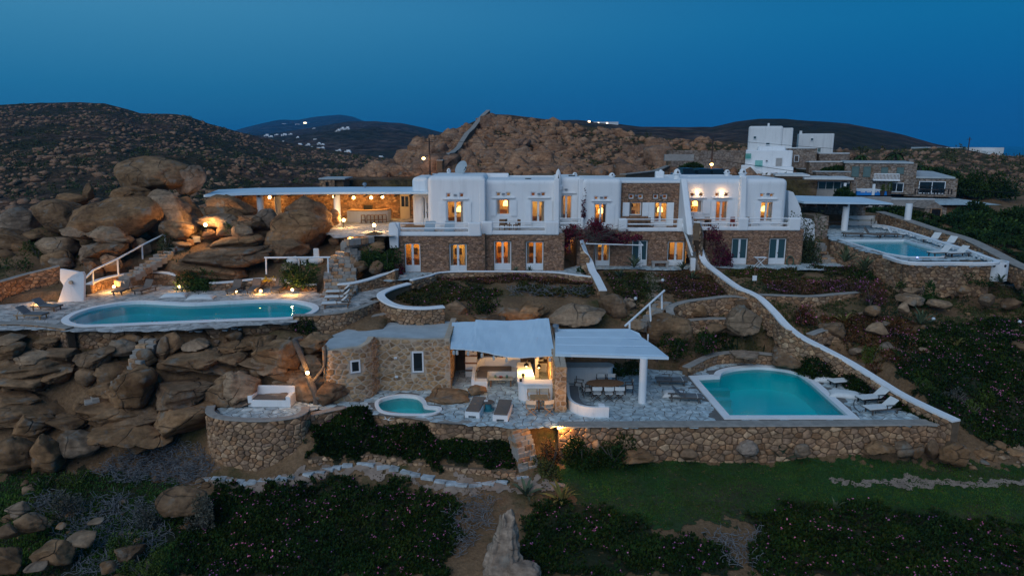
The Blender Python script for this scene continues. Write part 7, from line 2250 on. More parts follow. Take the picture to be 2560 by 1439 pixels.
cover('groundcover', 'dark flowering groundcover along the lawn edge', [(1880, 1285), (2000, 1268), (2200, 1272), (2400, 1300), (2580, 1325), (2580, 1450), (1870, 1450), (1890, 1360)], 'iceplant', 52, 3, flowers=0.05, hgt=0.28, patch=-1.1)
cover('groundcover', 'patchy dark groundcover beside the tall pale rock outcrop', [(1300, 1345), (1340, 1270), (1400, 1255), (1500, 1275), (1620, 1300), (1700, 1360), (1790, 1350), (1850, 1450), (1300, 1450)], 'iceplant', 46, 4, flowers=0.045, hgt=0.25, patch=-0.6)
cover('groundcover', 'dark iceplant slope with pink flowers beyond the white wall', [(2230, 860), (2300, 830), (2400, 810), (2560, 800), (2620, 900), (2620, 1105), (2480, 1115), (2420, 1085), (2330, 1015), (2240, 950)], 'iceplant', 44, 5, flowers=0.10, hgt=0.28, patch=-0.85)
cover('groundcover', 'dark iceplant patch below the wedge-shaped boulder', [(1745, 838), (1850, 838), (1960, 845), (2030, 870), (2060, 905), (1980, 868), (1880, 868), (1770, 872)], 'iceplant', 50, 6, flowers=0.10, hgt=0.35, patch=-0.9)
def wall_bank():
  """planted bank falling from the snaking wall to the terrace paving"""
  g = np.random.default_rng(7)
  P_ = Path(WQ)
  X, Y, Z = [], [], []
  for k in range(3200):
    u = g.uniform(0.60, 0.985)
    p, nn, i, t = P_.at(P_.len * u)
    if nn.x > 0: nn = -nn
    wz = lerp_list(WZ, i, t)
    wdt = 1.25 * min(1, (1.0 - u) * 8 + 0.15) * (0.8 + 0.25 * math.sin(u * 60))
    f_ = g.random()
    q_ = p + nn * (0.0 + f_ * wdt)
    X.append(q_.x); Y.append(q_.y); Z.append((wz - 0.12) * (1 - f_ ** 1.3) + 0.02 * f_)
  x, y, z = np.array(X), np.array(Y), np.array(Z)
  v, f = blades(x, y, z - 0.05, g, 6, (0.13, 0.26), (0.07, 0.12), (0.15, 1.2))
  q = g.random(len(x)) < 0.03
  v2, f2 = blades(x[q], y[q], z[q] + 0.1, g, 2, (0.07, 0.11), (0.06, 0.09), (0.4, 1.4))
  o = mobj('groundcover', mesh_np('groundcover', np.concatenate([v, v2]), np.concatenate([f, f2 + len(v)]), ['iceplant', 'flower'], False, np.r_[np.zeros(len(f), int), np.ones(len(f2), int)]))
  tag(o, 'dark iceplant bank along the snaking white wall above terrace', kind='stuff')
wall_bank()
RED = [('reddish iceplant bed inside the thick white kerb', [(965, 740), (1010, 716), (1060, 708), (1150, 712), (1255, 733), (1215, 752), (1150, 757), (1100, 765), (1010, 763)], 0.06),
     ('reddish iceplant strip along the long white kerb', [(1045, 702), (1120, 688), (1300, 686), (1480, 698), (1500, 716), (1400, 716), (1280, 708), (1140, 706)], 0.12),
     ('reddish iceplant slope below the bougainvillea pergola', [(1508, 690), (1560, 684), (1610, 695), (1625, 740), (1570, 758), (1530, 735)], 0.06),
     ('reddish iceplant bed beside the gravel path and globe lamp', [(1648, 690), (1720, 684), (1800, 694), (1860, 734), (1800, 746), (1700, 752), (1660, 735)], 0.08),
     ('reddish iceplant bed before the dark ground-floor doors', [(1808, 682), (1880, 676), (1990, 676), (2015, 692), (1920, 702), (1840, 700)], 0.06),
     ('pink-flowered iceplant bed above the long garden terrace wall', [(1895, 712), (2000, 702), (2100, 702), (2195, 716), (2190, 735), (2060, 738), (1930, 736)], 0.22),
     ('iceplant bed below the agaves and angular pool', [(2015, 674), (2120, 670), (2220, 686), (2290, 700), (2200, 708), (2100, 700)], 0.10),
     ('reddish iceplant slope among stones beyond the white wall', [(2060, 790), (2180, 790), (2270, 800), (2310, 880), (2250, 930), (2130, 890), (2070, 850)], 0.12),
     ('dry reddish plants behind the canopy boulders', [(1290, 712), (1490, 722), (1480, 745), (1380, 745), (1290, 735)], 0.03)]
for i, (lab, px, fl) in enumerate(RED):
  cover('groundcover', lab, px, 'iceplant_red' if i % 2 else 'iceplant_mixed', 46, 20 + i, flowers=fl, hgt=0.22, patch=-0.95)
cover('lawn_grass', 'short dark lawn below the long retaining wall', [(1390, 1165), (1480, 1155), (1900, 1158), (2350, 1165), (2480, 1160), (2600, 1175), (2600, 1325), (2400, 1300), (2150, 1275), (1880, 1285), (1640, 1310), (1500, 1270), (1400, 1230)], 'grass', 95, 40, L=(0.08, 0.16), W=(0.02, 0.035), k=5, hgt=0.02, patch=-1.6, tilt=(0.0, 0.6))
cover('scrub_grass', 'patchy dry scrub on the rocky bank below the boulders', [(-40, 1200), (300, 1185), (500, 1220), (470, 1300), (430, 1450), (-40, 1450)], 'grass', 60, 41, L=(0.10, 0.24), W=(0.03, 0.05), k=6, hgt=0.12, patch=-0.6)
gravel_later = [(-40, 1200), (300, 1185), (500, 1220), (470, 1300), (430, 1450), (-40, 1450)]
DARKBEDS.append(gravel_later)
cover('dry_grass', 'dry straw-coloured grass lit by the globe lamp', [(480, 560), (580, 556), (590, 590), (490, 600)], 'dry_grass', 40, 42, L=(0.2, 0.45), W=(0.02, 0.04), k=5, hgt=0.05, patch=-1.0, tilt=(0, 0.6))
cover('dry_grass', 'dry grass scattered over the pale slopes around the path', [(700, 1215), (1300, 1215), (1340, 1250), (1150, 1300), (900, 1230)], 'dry_grass', 14, 43, L=(0.1, 0.25), W=(0.02, 0.03), k=4, hgt=0.05, patch=-0.2, tilt=(0, 0.9))
cover('dry_grass', 'dry grass tufts over the great stack slope', [(0, 590), (480, 590), (640, 700), (0, 700)], 'olive', 8, 44, L=(0.1, 0.3), W=(0.03, 0.05), k=6, hgt=0.05, patch=0.0, tilt=(0, 0.9))
cover('dry_grass', 'olive grass on slopes round the garden terraces', [(1530, 690), (2560, 690), (2560, 820), (2150, 900), (1650, 900), (1530, 780)], 'olive', 30, 45, L=(0.10, 0.24), W=(0.04, 0.07), k=6, hgt=0.08, patch=-0.35, tilt=(0, 0.9))
def twigs(name, label, pxs, dens, seed, mat='dry_twig', L=0.5):
  poly = plan_poly(pxs)
  x, y, g = sample_poly(poly, dens, seed)
  z = ground(x, y)
  m_v, m_f = [], []
  n = 0
  for i in range(len(x)):
    p = np.array([x[i], y[i], z[i] + g.uniform(0.0, 0.3)])
    d = g.normal(0, 1, 3); d[2] = abs(d[2]) * 0.4
    d /= np.linalg.norm(d)
    for s in range(3):
      q = p + d * L * g.uniform(0.2, 0.45)
      sd_ = np.cross(d, [0, 0, 1]) ; sd_ = sd_ / (np.linalg.norm(sd_) + 1e-6) * 0.012
      up = np.array([0, 0, 0.014])
      m_v += [p - sd_, p + sd_, q + sd_, q - sd_, p - up, p + up, q + up, q - up]
      m_f += [(n, n + 1, n + 2, n + 3), (n + 4, n + 5, n + 6, n + 7)]
      n += 8
      p = q
      d = d + g.normal(0, 0.5, 3); d /= np.linalg.norm(d)
  o = mobj(name, mesh_np(name, np.array(m_v), np.array(m_f), mat))
  tag(o, label, kind='stuff')
twigs('dead_brush', 'grey tangle of dead brush beside the round bastion', [(300, 1135), (400, 1118), (515, 1120), (545, 1195), (440, 1215), (330, 1215), (220, 1190)], 110, 51)
twigs('dead_brush', 'grey dead twigs between the boulders of scrubby bank', [(60, 1245), (350, 1245), (430, 1310), (350, 1450), (210, 1450), (150, 1330)], 45, 52)
twigs('dead_brush', 'grey dead twigs beside the tall pale rock outcrop', [(1125, 1260), (1225, 1245), (1235, 1330), (1150, 1410), (1105, 1390)], 45, 53)
twigs('dead_brush', 'grey dead twigs in the gap of dark groundcover', [(1780, 1335), (1900, 1330), (1915, 1425), (1800, 1425)], 40, 54)
twigs('dead_brush', 'purple-grey dead iceplant behind the veined boulder', [(1270, 725), (1480, 722), (1470, 748), (1290, 745)], 30, 55)

def leafball(g, n, rad, lumps, size, flat=0.0):
  """diamond leaves through a lumpy crown; returns v,f"""
  c = g.normal(0, 0.42, (lumps, 3)); c[:, 2] = np.abs(c[:, 2]) * 0.9
  c = np.clip(c, -0.75, 0.75)
  r_ = g.uniform(0.28, 0.5, lumps)
  k = g.integers(0, lumps, n)
  d = g.normal(0, 1, (n, 3)); d /= np.linalg.norm(d, axis=1)[:, None]
  rr = r_[k] * g.uniform(0.55, 1.08, n)
  p = c[k] + d * rr[:, None]
  p[:, 2] = np.abs(p[:, 2])
  mx = np.abs(p).max(0)
  p = p / mx * np.array(rad)
  l = g.uniform(size * 0.6, size * 1.5, n)
  t = g.normal(0, 1, (n, 3)) * 0.7 + d + np.array([0, 0, 0.3]); t /= np.linalg.norm(t, axis=1)[:, None]
  s = np.cross(t, g.normal(0, 1, (n, 3))); s /= np.linalg.norm(s, axis=1)[:, None] + 1e-9
  s *= (l * 0.28)[:, None]
  e = t * l[:, None]
  v = np.stack([p, p + e * 0.5 + s, p + e, p + e * 0.5 - s], 1).reshape(-1, 3)
  return v, np.arange(n * 4).reshape(n, 4)
def bush(bb, label, mat='shrub', Y=None, n=1400, size=0.13, cat='shrub', name='shrub', lumps=9, flowers=0, group=None, stem=True, fmat='flower', zc=None):
  x0, y0, x1, y1 = bb
  cx = (x0 + x1) / 2
  g = np.random.default_rng(int(abs(x0) * 13 + y0))
  if Y is None:
    h_ = hit(cx, y1 - 0.1 * (y1 - y0))
    Y = h_.y
  b_ = PY(cx, y1, Y)
  t_ = PY(cx, y0, Y)
  m_ = Y / ray(cx, y1).y / F
  wd = (x1 - x0) * m_
  ht = t_.z - b_.z
  t = thing(name, label, cat, (b_.x, b_.y, b_.z), 0, group)
  v, f = leafball(g, n, (wd / 2, wd * 0.42, ht * 0.97), lumps, size)
  mi = np.zeros(len(f), int)
  if flowers:
    mi[g.random(len(f)) < flowers] = 1
  mobj('foliage', mesh_np('foliage', v, f, [mat, fmat], False, mi), None, t)
  if stem:
    sm_ = MB()
    for k in range(5):
      a = g.uniform(0, 6.3)
      sm_.tube([(0, 0, -0.2), (wd * 0.12 * math.cos(a), wd * 0.12 * math.sin(a), ht * 0.35), (wd * 0.28 * math.cos(a), wd * 0.25 * math.sin(a), ht * 0.7)], [0.05, 0.035, 0.015], 5)
    sm_.build('stem', 'bark', t)
  return t
bush((700, 652, 804, 716), 'large round dark green bush on the terrace beside garden steps', 'shrub', 51.6, 3000, 0.16, lumps=14)
bush((434, 662, 556, 722), 'sprawling dark bush with bare pale twigs behind white cushions', 'shrub', 52.2, 2600, 0.16, lumps=14)
bush((872, 612, 1002, 660), 'dark shrub spreading under the villa terrace corner', 'shrub', 54.8, 2600, 0.16, lumps=14)
bush((940, 615, 1000, 672), 'dark shrub against the villa stone corner', 'shrub', 54.6, 1600, 0.16)
bush((988, 655, 1018, 708), 'small purple bougainvillea by the first lit ground-floor door', 'bougainvillea', 55.4, 900, 0.14)
bush((655, 690, 692, 702), 'low yellow-flowering plant on the planter wall', 'flower_yellow', 51.9, 400, 0.08, stem=False, cat='plant', name='flowering_plant')
bush((728, 786, 798, 832), 'dark flowering bush below the kidney pool rim', 'iceplant', 42.9, 1800, 0.13, flowers=0.03)
bush((345, 810, 445, 842), 'low dark bush on ledge under the kidney pool', 'iceplant', 42.4, 1800, 0.12)
bush((95, 900, 170, 1015), 'dark iceplant cascade down the boulders', 'iceplant', 40.0, 2400, 0.13, flowers=0.02)
bush((135, 895, 240, 1000), 'second dark iceplant cascade on the boulder cliff', 'iceplant', 40.2, 2600, 0.13, flowers=0.02)
bush((-20, 1000, 66, 1068), 'dark shrub at the foot of the outer cliff boulders', 'iceplant', 37.5, 1800, 0.13)
bush((1158, 732, 1262, 792), 'dark iceplant spilling over boulders below its bed', 'iceplant', 47.0, 2200, 0.13, flowers=0.03)
bush((1442, 660, 1484, 694), 'round dark bush with small lamp beside white-capped wall', 'shrub', 56.2, 1100, 0.13)
bush((1958, 520, 2048, 655), 'tall grey-green olive shrub at the villa end', 'olive', 61.2, 4200, 0.16, lumps=18, cat='tree', name='olive_tree')
bush((2284, 698, 2346, 762), 'dark shrub hanging over the rough terrace wall', 'shrub', 49.6, 1700, 0.14)
bush((2140, 694, 2212, 756), 'pink-flowered shrub at the end of the garden terrace', 'iceplant_red', 49.6, 1700, 0.13, flowers=0.12)
bush((2535, 695, 2600, 780), 'dark shrub over the rough terrace wall end', 'shrub', 49.5, 1700, 0.14)
bush((1976, 754, 2036, 806), 'red-flowered iceplant hanging down the terrace wall', 'iceplant_red', 47.4, 1700, 0.13, flowers=0.10)
bush((1642, 826, 1730, 890), 'dark flowering bush behind the flat white canopy', 'iceplant', 44.6, 2000, 0.13, flowers=0.03)
bush((1735, 820, 1790, 880), 'dark flowering bush beside the egg-shaped boulder', 'iceplant', 44.9, 1500, 0.13, flowers=0.03)
bush((1560, 880, 1600, 945), 'dark climber beside the white column', 'shrub', 43.2, 1100, 0.13)
bush((1515, 905, 1580, 945), 'dark shrub behind white counter end', 'shrub', 43.0, 1200, 0.13)
bush((2150, 860, 2210, 905), 'bright green cushion shrub by the pair of stones', 'shrub_bright', None, 1400, 0.10)
bush((2292, 948, 2334, 978), 'bright green hummock high on the dark slope', 'shrub_bright', None, 900, 0.09)
bush((2436, 975, 2484, 1004), 'bright green hummock beyond the snaking wall end', 'shrub_bright', None, 900, 0.09)
bush((2404, 1002, 2458, 1034), 'bright green hummock close to the terrace corner', 'shrub_bright', None, 900, 0.09)
bush((2356, 970, 2424, 1008), 'grey-green hummock beside bright green ones', 'shrub_grey', None, 1000, 0.09)
bush((150, 1168, 238, 1216), 'mossy green cushion beside the dead brush', 'shrub_bright', None, 1600, 0.09)
bush((70, 1185, 150, 1225), 'dark green cushion on the scrubby bank', 'shrub', None, 1400, 0.10)
bush((60, 1240, 230, 1290), 'grey spiny hummock above the blocky boulders', 'shrub_grey', None, 2200, 0.10)
bush((470, 1225, 545, 1315), 'grey dry shrub leaning on the lone boulder', 'shrub_grey', 29.9, 1500, 0.10)
bush((345, 1250, 402, 1310), 'grey dry shrub on the other side of lone boulder', 'shrub_grey', 29.8, 1200, 0.10)
bush((270, 1325, 345, 1375), 'bright green plant behind the pale bank boulder', 'shrub_bright', 27.8, 1400, 0.09)
bush((300, 1380, 420, 1445), 'bright green plant before the pale bank boulder', 'shrub_bright', 26.2, 1800, 0.09)
bush((390, 580, 440, 640), 'grassy clump beside the boulder steps', 'olive', 56.0, 900, 0.16)
bush((560, 556, 590, 582), 'spiky green clump between boulders under bar court', 'shrub_bright', 56.6, 500, 0.13)
bush((0, 640, 90, 700), 'green scrub behind the sloping rubble wall', 'shrub', 54.2, 1700, 0.14)
bush((60, 600, 130, 640), 'bright green scrub among stack boulders', 'shrub_bright', 55.2, 1300, 0.12)
bush((310, 1085, 390, 1118), 'pale yellow-green succulent at cliff foot', 'shrub_bright', None, 1000, 0.10)
bush((2230, 690, 2300, 716), 'dark shrubs under the small white door', 'shrub', 51.5, 1100, 0.13)
bush((2350, 675, 2480, 706), 'dark shrub row under the angular pool wall', 'shrub', 51.6, 1800, 0.14)
bush((2110, 668, 2200, 700), 'dark mounded shrub below the big agaves', 'shrub', 54.5, 1600, 0.14)
bush((1408, 1090, 1500, 1165), 'dark dense shrub at the foot of the retaining wall corner', 'iceplant', 33.7, 2600, 0.13)
bush((1470, 1088, 1592, 1158), 'dark dense shrub spreading along the retaining wall', 'iceplant', 33.8, 3000, 0.13)
bush((1345, 1085, 1415, 1175), 'dry brownish shrub lit by the corner lamp', 'iceplant_red', 34.0, 2000, 0.12)
bush((1330, 1130, 1400, 1195), 'low olive scrub beside the bank steps', 'olive', 33.4, 1200, 0.12)
# purple bougainvillea over its pergola, with bare branches
bv = thing('bougainvillea', 'large dark purple bougainvillea sprawling over the white pergola', 'vine', PY(1486, 665, 57.6))
g = np.random.default_rng(77)
vv, ff = [], []
nf = 0
for bb, n, Yc in (((1398, 560, 1470, 612), 2200, 58.0), ((1440, 545, 1530, 600), 3000, 58.2), ((1500, 565, 1590, 606), 2000, 58.0), ((1475, 540, 1520, 580), 900, 58.5), ((1405, 590, 1425, 630), 260, 57.6), ((1560, 580, 1610, 600), 500, 57.8)):
  c = PY((bb[0] + bb[2]) / 2, bb[3], Yc)
  m_ = Yc / F
  v, f = leafball(g, n, ((bb[2] - bb[0]) / 2 * m_, 1.3, (bb[3] - bb[1]) * m_), 9, 0.13)
  vv.append(v + np.array(c - Vector(bv.location))); ff.append(f + nf); nf += len(v)
mobj('foliage', mesh_np('foliage', np.concatenate(vv), np.concatenate(ff), 'bougainvillea'), None, bv)
tm = Off(Vector(bv.location))
tm.tube([PY(1486, 668, 57.6), PY(1484, 640, 57.7), PY(1488, 610, 57.8), PY(1480, 590, 58)], [0.09, 0.07, 0.06, 0.04], 7)
tm.build('trunk', 'bark', bv)
tm = Off(Vector(bv.location))
for k in range(70):
  a = PY(g.uniform(1475, 1500), g.uniform(585, 605), 57.6)
  e = PY(g.uniform(1400, 1600), g.uniform(560, 612), g.uniform(57.0, 58.6))
  mid = a.lerp(e, 0.5) + Vector((0, -0.3, g.uniform(0.1, 0.5)))
  tm.tube([a, mid, e], [0.022, 0.016, 0.009], 4, caps=False)
o = tm.build('branches', 'bark', bv)
o['kind'] = 'stuff'
bush((1752, 560, 1802, 600), 'purple bougainvillea over the stairs wall top', 'bougainvillea', 58.6, 700, 0.14, cat='vine', name='bougainvillea', stem=False)
bush((1762, 585, 1830, 668), 'purple bougainvillea climbing the stone wall beside stairs', 'bougainvillea', 59.4, 1500, 0.15, cat='vine', name='bougainvillea')
bush((1454, 468, 1466, 545), 'thin bougainvillea strand climbing the white villa wall', 'bougainvillea', 60.2, 260, 0.14, cat='vine', name='bougainvillea', stem=False)
bush((1716, 495, 1734, 562), 'thin bougainvillea strand beside the lit upper window', 'bougainvillea', 60.6, 300, 0.14, cat='vine', name='bougainvillea', stem=False)
# agaves, leaf by leaf
def agave_leaf(name, mat, w_=0.09):
  m_ = MB()
  for k, (t, z, ww) in enumerate([(0, 0, 0.6), (0.3, 0.22, 1.0), (0.65, 0.40, 0.85), (1.0, 0.44, 0.02)]):
    m_.v += [(t, -w_ * ww, z + 0.03 * ww), (t, 0, z), (t, w_ * ww, z + 0.03 * ww)]
  for k in range(3):
    a = k * 3
    m_.f += [(a, a + 1, a + 4, a + 3), (a + 1, a + 2, a + 5, a + 4)]
  return m_.mesh(name, mat)
AL = agave_leaf('leaf', 'agave'); AS = agave_leaf('leaf', 'agave_striped')
def agave(px, py, s, label, striped=False, n=16, Y=None, up=1.0):
  p = hit(px, py) if Y is None else PY(px, py, Y)
  t = thing('agave', label, 'plant', p)
  r_ = random.Random(int(px))
  for k in range(n):
    o = bpy.data.objects.new('leaf', AS if striped else AL)
    COL.objects.link(o)
    o.parent = t
    o.rotation_euler = (0, -R(r_.uniform(-12, 48)) * up, k * 2.4 + r_.uniform(-0.2, 0.2))
    q = s * r_.uniform(0.75, 1.1)
    o.scale = (q, q, q)
  return t
agave(1404, 1255, 1.1, 'yellow-striped agave on the bank beside the lawn', True, 12)
agave(1316, 1240, 1.0, 'grey-green agave near the end of slab path', False, 12)
agave(1585, 668, 1.1, 'tall spiky agave beside the ground-floor door', False, 20, 57.4, 1.3)
agave(1706, 674, 0.9, 'spiky agave at the foot of villa stairs', False, 18, 57.0, 1.2)
agave(2112, 655, 1.3, 'large spiky yucca beside the angular pool wall', False, 26, 55.0, 1.4)
agave(2162, 678, 1.2, 'second spiky yucca below the angular pool wall', False, 24, 54.0, 1.3)
agave(2500, 706, 0.8, 'agave in front of the white drum', False, 14, 50.5)
agave(2110, 808, 1.0, 'variegated agave beside grey boulders on the slope', True, 14)
agave(2300, 812, 1.2, 'big pale agave beside the lower globe lamp', False, 16)
agave(2392, 868, 0.8, 'small agave in the dark flowering slope', True, 12)
agave(1951, 1150, 1.1, 'agave leaning against the long retaining wall', False, 14)
agave(2085, 1275, 0.7, 'small agave at the lawn edge of dark groundcover', False, 8)
agave(1325, 682, 0.6, 'small agave behind the long white kerb', False, 12, 55.4)
agave(1290, 682, 0.6, 'small agave before the middle lit doors', False, 12, 55.4)
agave(1550, 695, 0.8, 'grey agave on the slope below the pergola', False, 14)
agave(1730, 700, 0.8, 'grey agave in the bed near the globe lamp', False, 14)

# ---------------------------------------------------------------- paths and steps
sp = thing('slab_path', 'line of pale grey stepping slabs curving below the rubble wall', 'path', hit(900, 1165))
sp['kind'] = 'thing'
so = Vector(sp.location)
r_ = random.Random(4)
for px, py, w_ in ((520, 1197, 16), (540, 1196, 20), (558, 1197, 18), (573, 1199, 16), (597, 1205, 24), (612, 1211, 18), (630, 1206, 24), (657, 1201, 22), (678, 1200, 20), (707, 1195, 34), (730, 1192, 18), (772, 1184, 24), (800, 1178, 30), (825, 1170, 28), (845, 1166, 22), (868, 1161, 26), (917, 1158, 44), (958, 1166, 32), (987, 1170, 24), (1018, 1178, 28), (1040, 1185, 24), (1072, 1192, 32), (1102, 1203, 30), (1129, 1208, 30), (1156, 1211, 32), (1187, 1212, 34), (1221, 1208, 32), (1255, 1203, 30), (1305, 1192, 30)):
  p = hit(px, py)
  s = w_ / 2 * p.y / F * 1.1
  a = r_.uniform(-0.25, 0.25)
  q = [(-s, -0.22), (s * 0.95, -0.24), (s, 0.2), (-s * 0.9, 0.24)]
  q = [(x * math.cos(a) - y * math.sin(a) + r_.uniform(-0.04, 0.04), x * math.sin(a) + y * math.cos(a)) for x, y in q]
  MB().prism(q, -0.08, 0.09).build('slab', 'slate', sp, bevel=0.01, seg=1, loc=p - so)
ds = thing('slab_row', 'scattered pale flat slabs on the ledge below kidney pool', 'path', hit(580, 826))
ds['kind'] = 'thing'
do = Vector(ds.location)
for k in range(24):
  px, py = 440 + k * 12 + r_.uniform(-4, 4), 826 - k * 0.5 + r_.uniform(-4, 5)
  p = hit(px, py)
  s = r_.uniform(0.12, 0.28)
  q = [(s * math.cos(a) * r_.uniform(0.7, 1.3), s * 0.8 * math.sin(a) * r_.uniform(0.7, 1.3)) for a in np.linspace(0, 2 * PI, 6, endpoint=False)]
  MB().prism(q, -0.05, 0.07).build('slab', 'slate', ds, loc=p - do)
def steps(name, label, pts, w_, n, mat='stone', capmat='coping_stone', thick=0.5):
  """pts [(px,py,z)] from bottom to top"""
  q = smooth_open([PZ(a, b_, c) for a, b_, c in pts], 8)
  t = thing(name, label, 'steps', q[0])
  t['kind'] = 'thing'
  o = Vector(t.location)
  r_ = random.Random(len(label))
  for k in range(n):
    u = k / (n - 1) * (len(q) - 1)
    i = min(int(u), len(q) - 2)
    p = q[i].lerp(q[i + 1], u - i)
    d = (q[i + 1] - q[i]).to_2d().normalized()
    an = math.atan2(d.y, d.x) - PI / 2
    # each tread is a row of flat stones
    m_ = MB()
    xx = -w_ / 2
    j = 0
    while xx < w_ / 2 - 0.05:
      ww = min(r_.uniform(0.35, 0.7), w_ / 2 - xx)
      m_ = MB().box((0, 0.2, -thick / 2 + r_.uniform(-0.015, 0.015)), (ww - 0.025, 0.62 + r_.uniform(-0.05, 0.05), thick))
      of = Vector((math.cos(an) * (xx + ww / 2), math.sin(an) * (xx + ww / 2), 0))
      ob = m_.build('tread', capmat if (k + j) % 3 else mat, t, bevel=0.03, seg=1, loc=p + of - o)
      ob.rotation_euler = (0, 0, an + r_.uniform(-0.04, 0.04))
      xx += ww
      j += 1
  return t
steps('garden_steps', 'wide lamp-lit stone steps climbing to the bar court', [(838, 742, 3.85), (852, 715, 4.4), (850, 680, 5.1), (862, 640, 6.1), (880, 610, 7.0), (895, 594, 7.6)], 2.5, 21)
steps('boulder_steps', 'rough stone steps climbing beside the long white handrail', [(300, 700, 4.7), (345, 672, 5.3), (390, 645, 5.9), (430, 615, 6.6), (480, 590, 7.3)], 1.3, 15)
steps('bank_steps', 'narrow stone steps down from the bar terrace to slab path', [(1322, 1175, -2.1), (1318, 1140, -1.4), (1310, 1100, -0.6), (1300, 1070, -0.05)], 1.15, 10)
steps('deck_steps', 'dim stone steps between olive shrub and angular pool deck', [(2070, 655, 4.5), (2062, 640, 4.9), (2052, 622, 5.5), (2045, 605, 6.15)], 1.6, 9)
steps('cliff_steps', 'winding rubble steps descending the boulder cliff', [(215, 1000, 0.6), (270, 965, 1.2), (320, 925, 2.0), (345, 890, 2.7), (370, 850, 3.3)], 1.1, 14)
steps('canopy_steps', 'stone steps beside the slanting white handrail', [(1610, 812, 2.5), (1635, 780, 3.1), (1655, 755, 3.6)], 1.2, 7)
# gravel paths
def gravel(name, label, pxs, mat='bare_earth', dz=0.06, edge=0.4, gs=0.1, hole=0.0):
  poly = plan_poly(pxs)
  xs = [p[0] for p in poly]; ys = [p[1] for p in poly]
  X = np.arange(min(xs) - 0.6, max(xs) + 0.6, gs); Y = np.arange(min(ys) - 0.6, max(ys) + 0.6, gs)
  A, B_ = np.meshgrid(X, Y)
  a2, b2_ = A[:-1, :-1] + 0.05, B_[:-1, :-1] + 0.05
  c = in_poly(a2 + edge * rag(a2, b2_), b2_ + edge * rag(b2_ + 9, a2), poly)
  if hole:
    rg_ = np.random.default_rng(3)
    c &= (rag(a2 * 1.7, b2_ * 1.7) * 0.6 + rag(b2_ * 4.1, a2 * 3.3) * 0.5 + rg_.normal(0, 0.35, a2.shape)) > -1.1 + hole
  ix = np.arange(A.size).reshape(A.shape)
  f = np.stack([ix[:-1, :-1], ix[:-1, 1:], ix[1:, 1:], ix[1:, :-1]], -1)[c]
  o = mobj(name, mesh_np(name, np.c_[A.ravel(), B_.ravel(), ground(A.ravel(), B_.ravel()) + dz], f, mat, True))
  tag(o, label, kind='structure')
gravel('garden_path', 'pale gravel path winding through the garden beds', [(1600, 690), (1650, 684), (1660, 705), (1640, 730), (1660, 760), (1625, 765), (1612, 735), (1608, 710)])
gravel('dirt_path', 'bare pinkish earth strip along the slab path', [(500, 1200), (700, 1200), (860, 1168), (960, 1172), (1080, 1205), (1250, 1212), (1400, 1200), (1420, 1225), (1150, 1235), (950, 1195), (850, 1190), (700, 1222), (540, 1222)], gs=0.06, hole=0.2)
gravel('dirt_track', 'pale bare earth streak across the lawn', [(2055, 1200), (2150, 1203), (2300, 1196), (2450, 1200), (2600, 1210), (2600, 1226), (2400, 1216), (2250, 1220), (2130, 1216)], 'bare_earth', 0.07, 0.3, 0.06, 0.55)
LAWN = [(1390, 1165), (1480, 1155), (1900, 1158), (2350, 1165), (2480, 1160), (2620, 1175), (2620, 1335), (2400, 1310), (2150, 1285), (1880, 1295), (1640, 1320), (1500, 1280), (1400, 1240)]
gravel('lawn', 'dark green turf under the short grass', LAWN, 'lawn_soil', 0.03, 0.5, 0.07, 0.12)
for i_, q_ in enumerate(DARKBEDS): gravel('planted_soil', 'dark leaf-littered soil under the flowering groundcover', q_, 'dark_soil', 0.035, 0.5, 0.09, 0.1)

# ---------------------------------------------------------------- neighbours and far things
def house(name, label, cat='house', org=(0, 0, 0)):
  t = thing(name, label, cat, org)
  return t, Vector(org)
def pbox(t, o, px0, px1, py0, py1, Y, d, nm, mat, bv=0.0, zb=None):
  x0, z1 = xz(px0, py0, Y); x1, z0 = xz(px1, py1, Y)
  if zb is not None: z0 = zb
  return Off(o).b2(x0, x1, Y, Y + d, z0, z1).build(nm, mat, t, bevel=bv)
def stone_box(t, o, px0, px1, py0, py1, Y, d, nm='wall', seed=1, st=(0.5, 0.3), holes=(), zb=None, mat='neighbour_stone'):
  global VO
  b_ = pbox(t, o, px0, px1, py0, py1, Y, d, nm, 'mortar', 0.0, zb)
  x0, z1 = xz(px0, py0, Y); x1, z0 = xz(px1, py1, Y)
  keep = VO
  VO = o
  hs = []
  for h in holes:
    a, e = xz(h[0], h[1], Y); c, f = xz(h[2], h[3], Y)
    hs.append((a, c, f, e))
  face_stones(b_, x0, x1, Y, zb if zb is not None else z0, z1, hs, st, mat=mat, seed=seed, depth=0.06, gap=0.02)
  VO = keep
  return b_
def pwin(t, o, px0, px1, py0, py1, Y, mat='dark_pane', frame='joinery', nm='window', mull=0):
  w_ = thing('x', None, None)
  w_.name = nm
  w_.parent = t
  x0, z1 = xz(px0, py0, Y); x1, z0 = xz(px1, py1, Y)
  c = Vector(((x0 + x1) / 2, Y - 0.10, (z0 + z1) / 2))
  w_.location = c - o
  a, b_ = (x1 - x0) / 2, (z1 - z0) / 2
  fw = min(0.09, a * 0.25)
  f = MB().b2(-a, -a + fw, -0.05, 0.08, -b_, b_).b2(a - fw, a, -0.05, 0.08, -b_, b_).b2(-a + fw, a - fw, -0.05, 0.08, b_ - fw, b_).b2(-a + fw, a - fw, -0.05, 0.08, -b_, -b_ + fw)
  for k in range(mull):
    xx = -a + 2 * a * (k + 1) / (mull + 1)
    f.b2(xx - 0.04, xx + 0.04, -0.05, 0.08, -b_ + fw, b_ - fw)
  f.build('frame', frame, w_)
  MB().b2(-a + fw, a - fw, 0.0, 0.04, -b_ + fw, b_ - fw).build('pane', mat, w_)
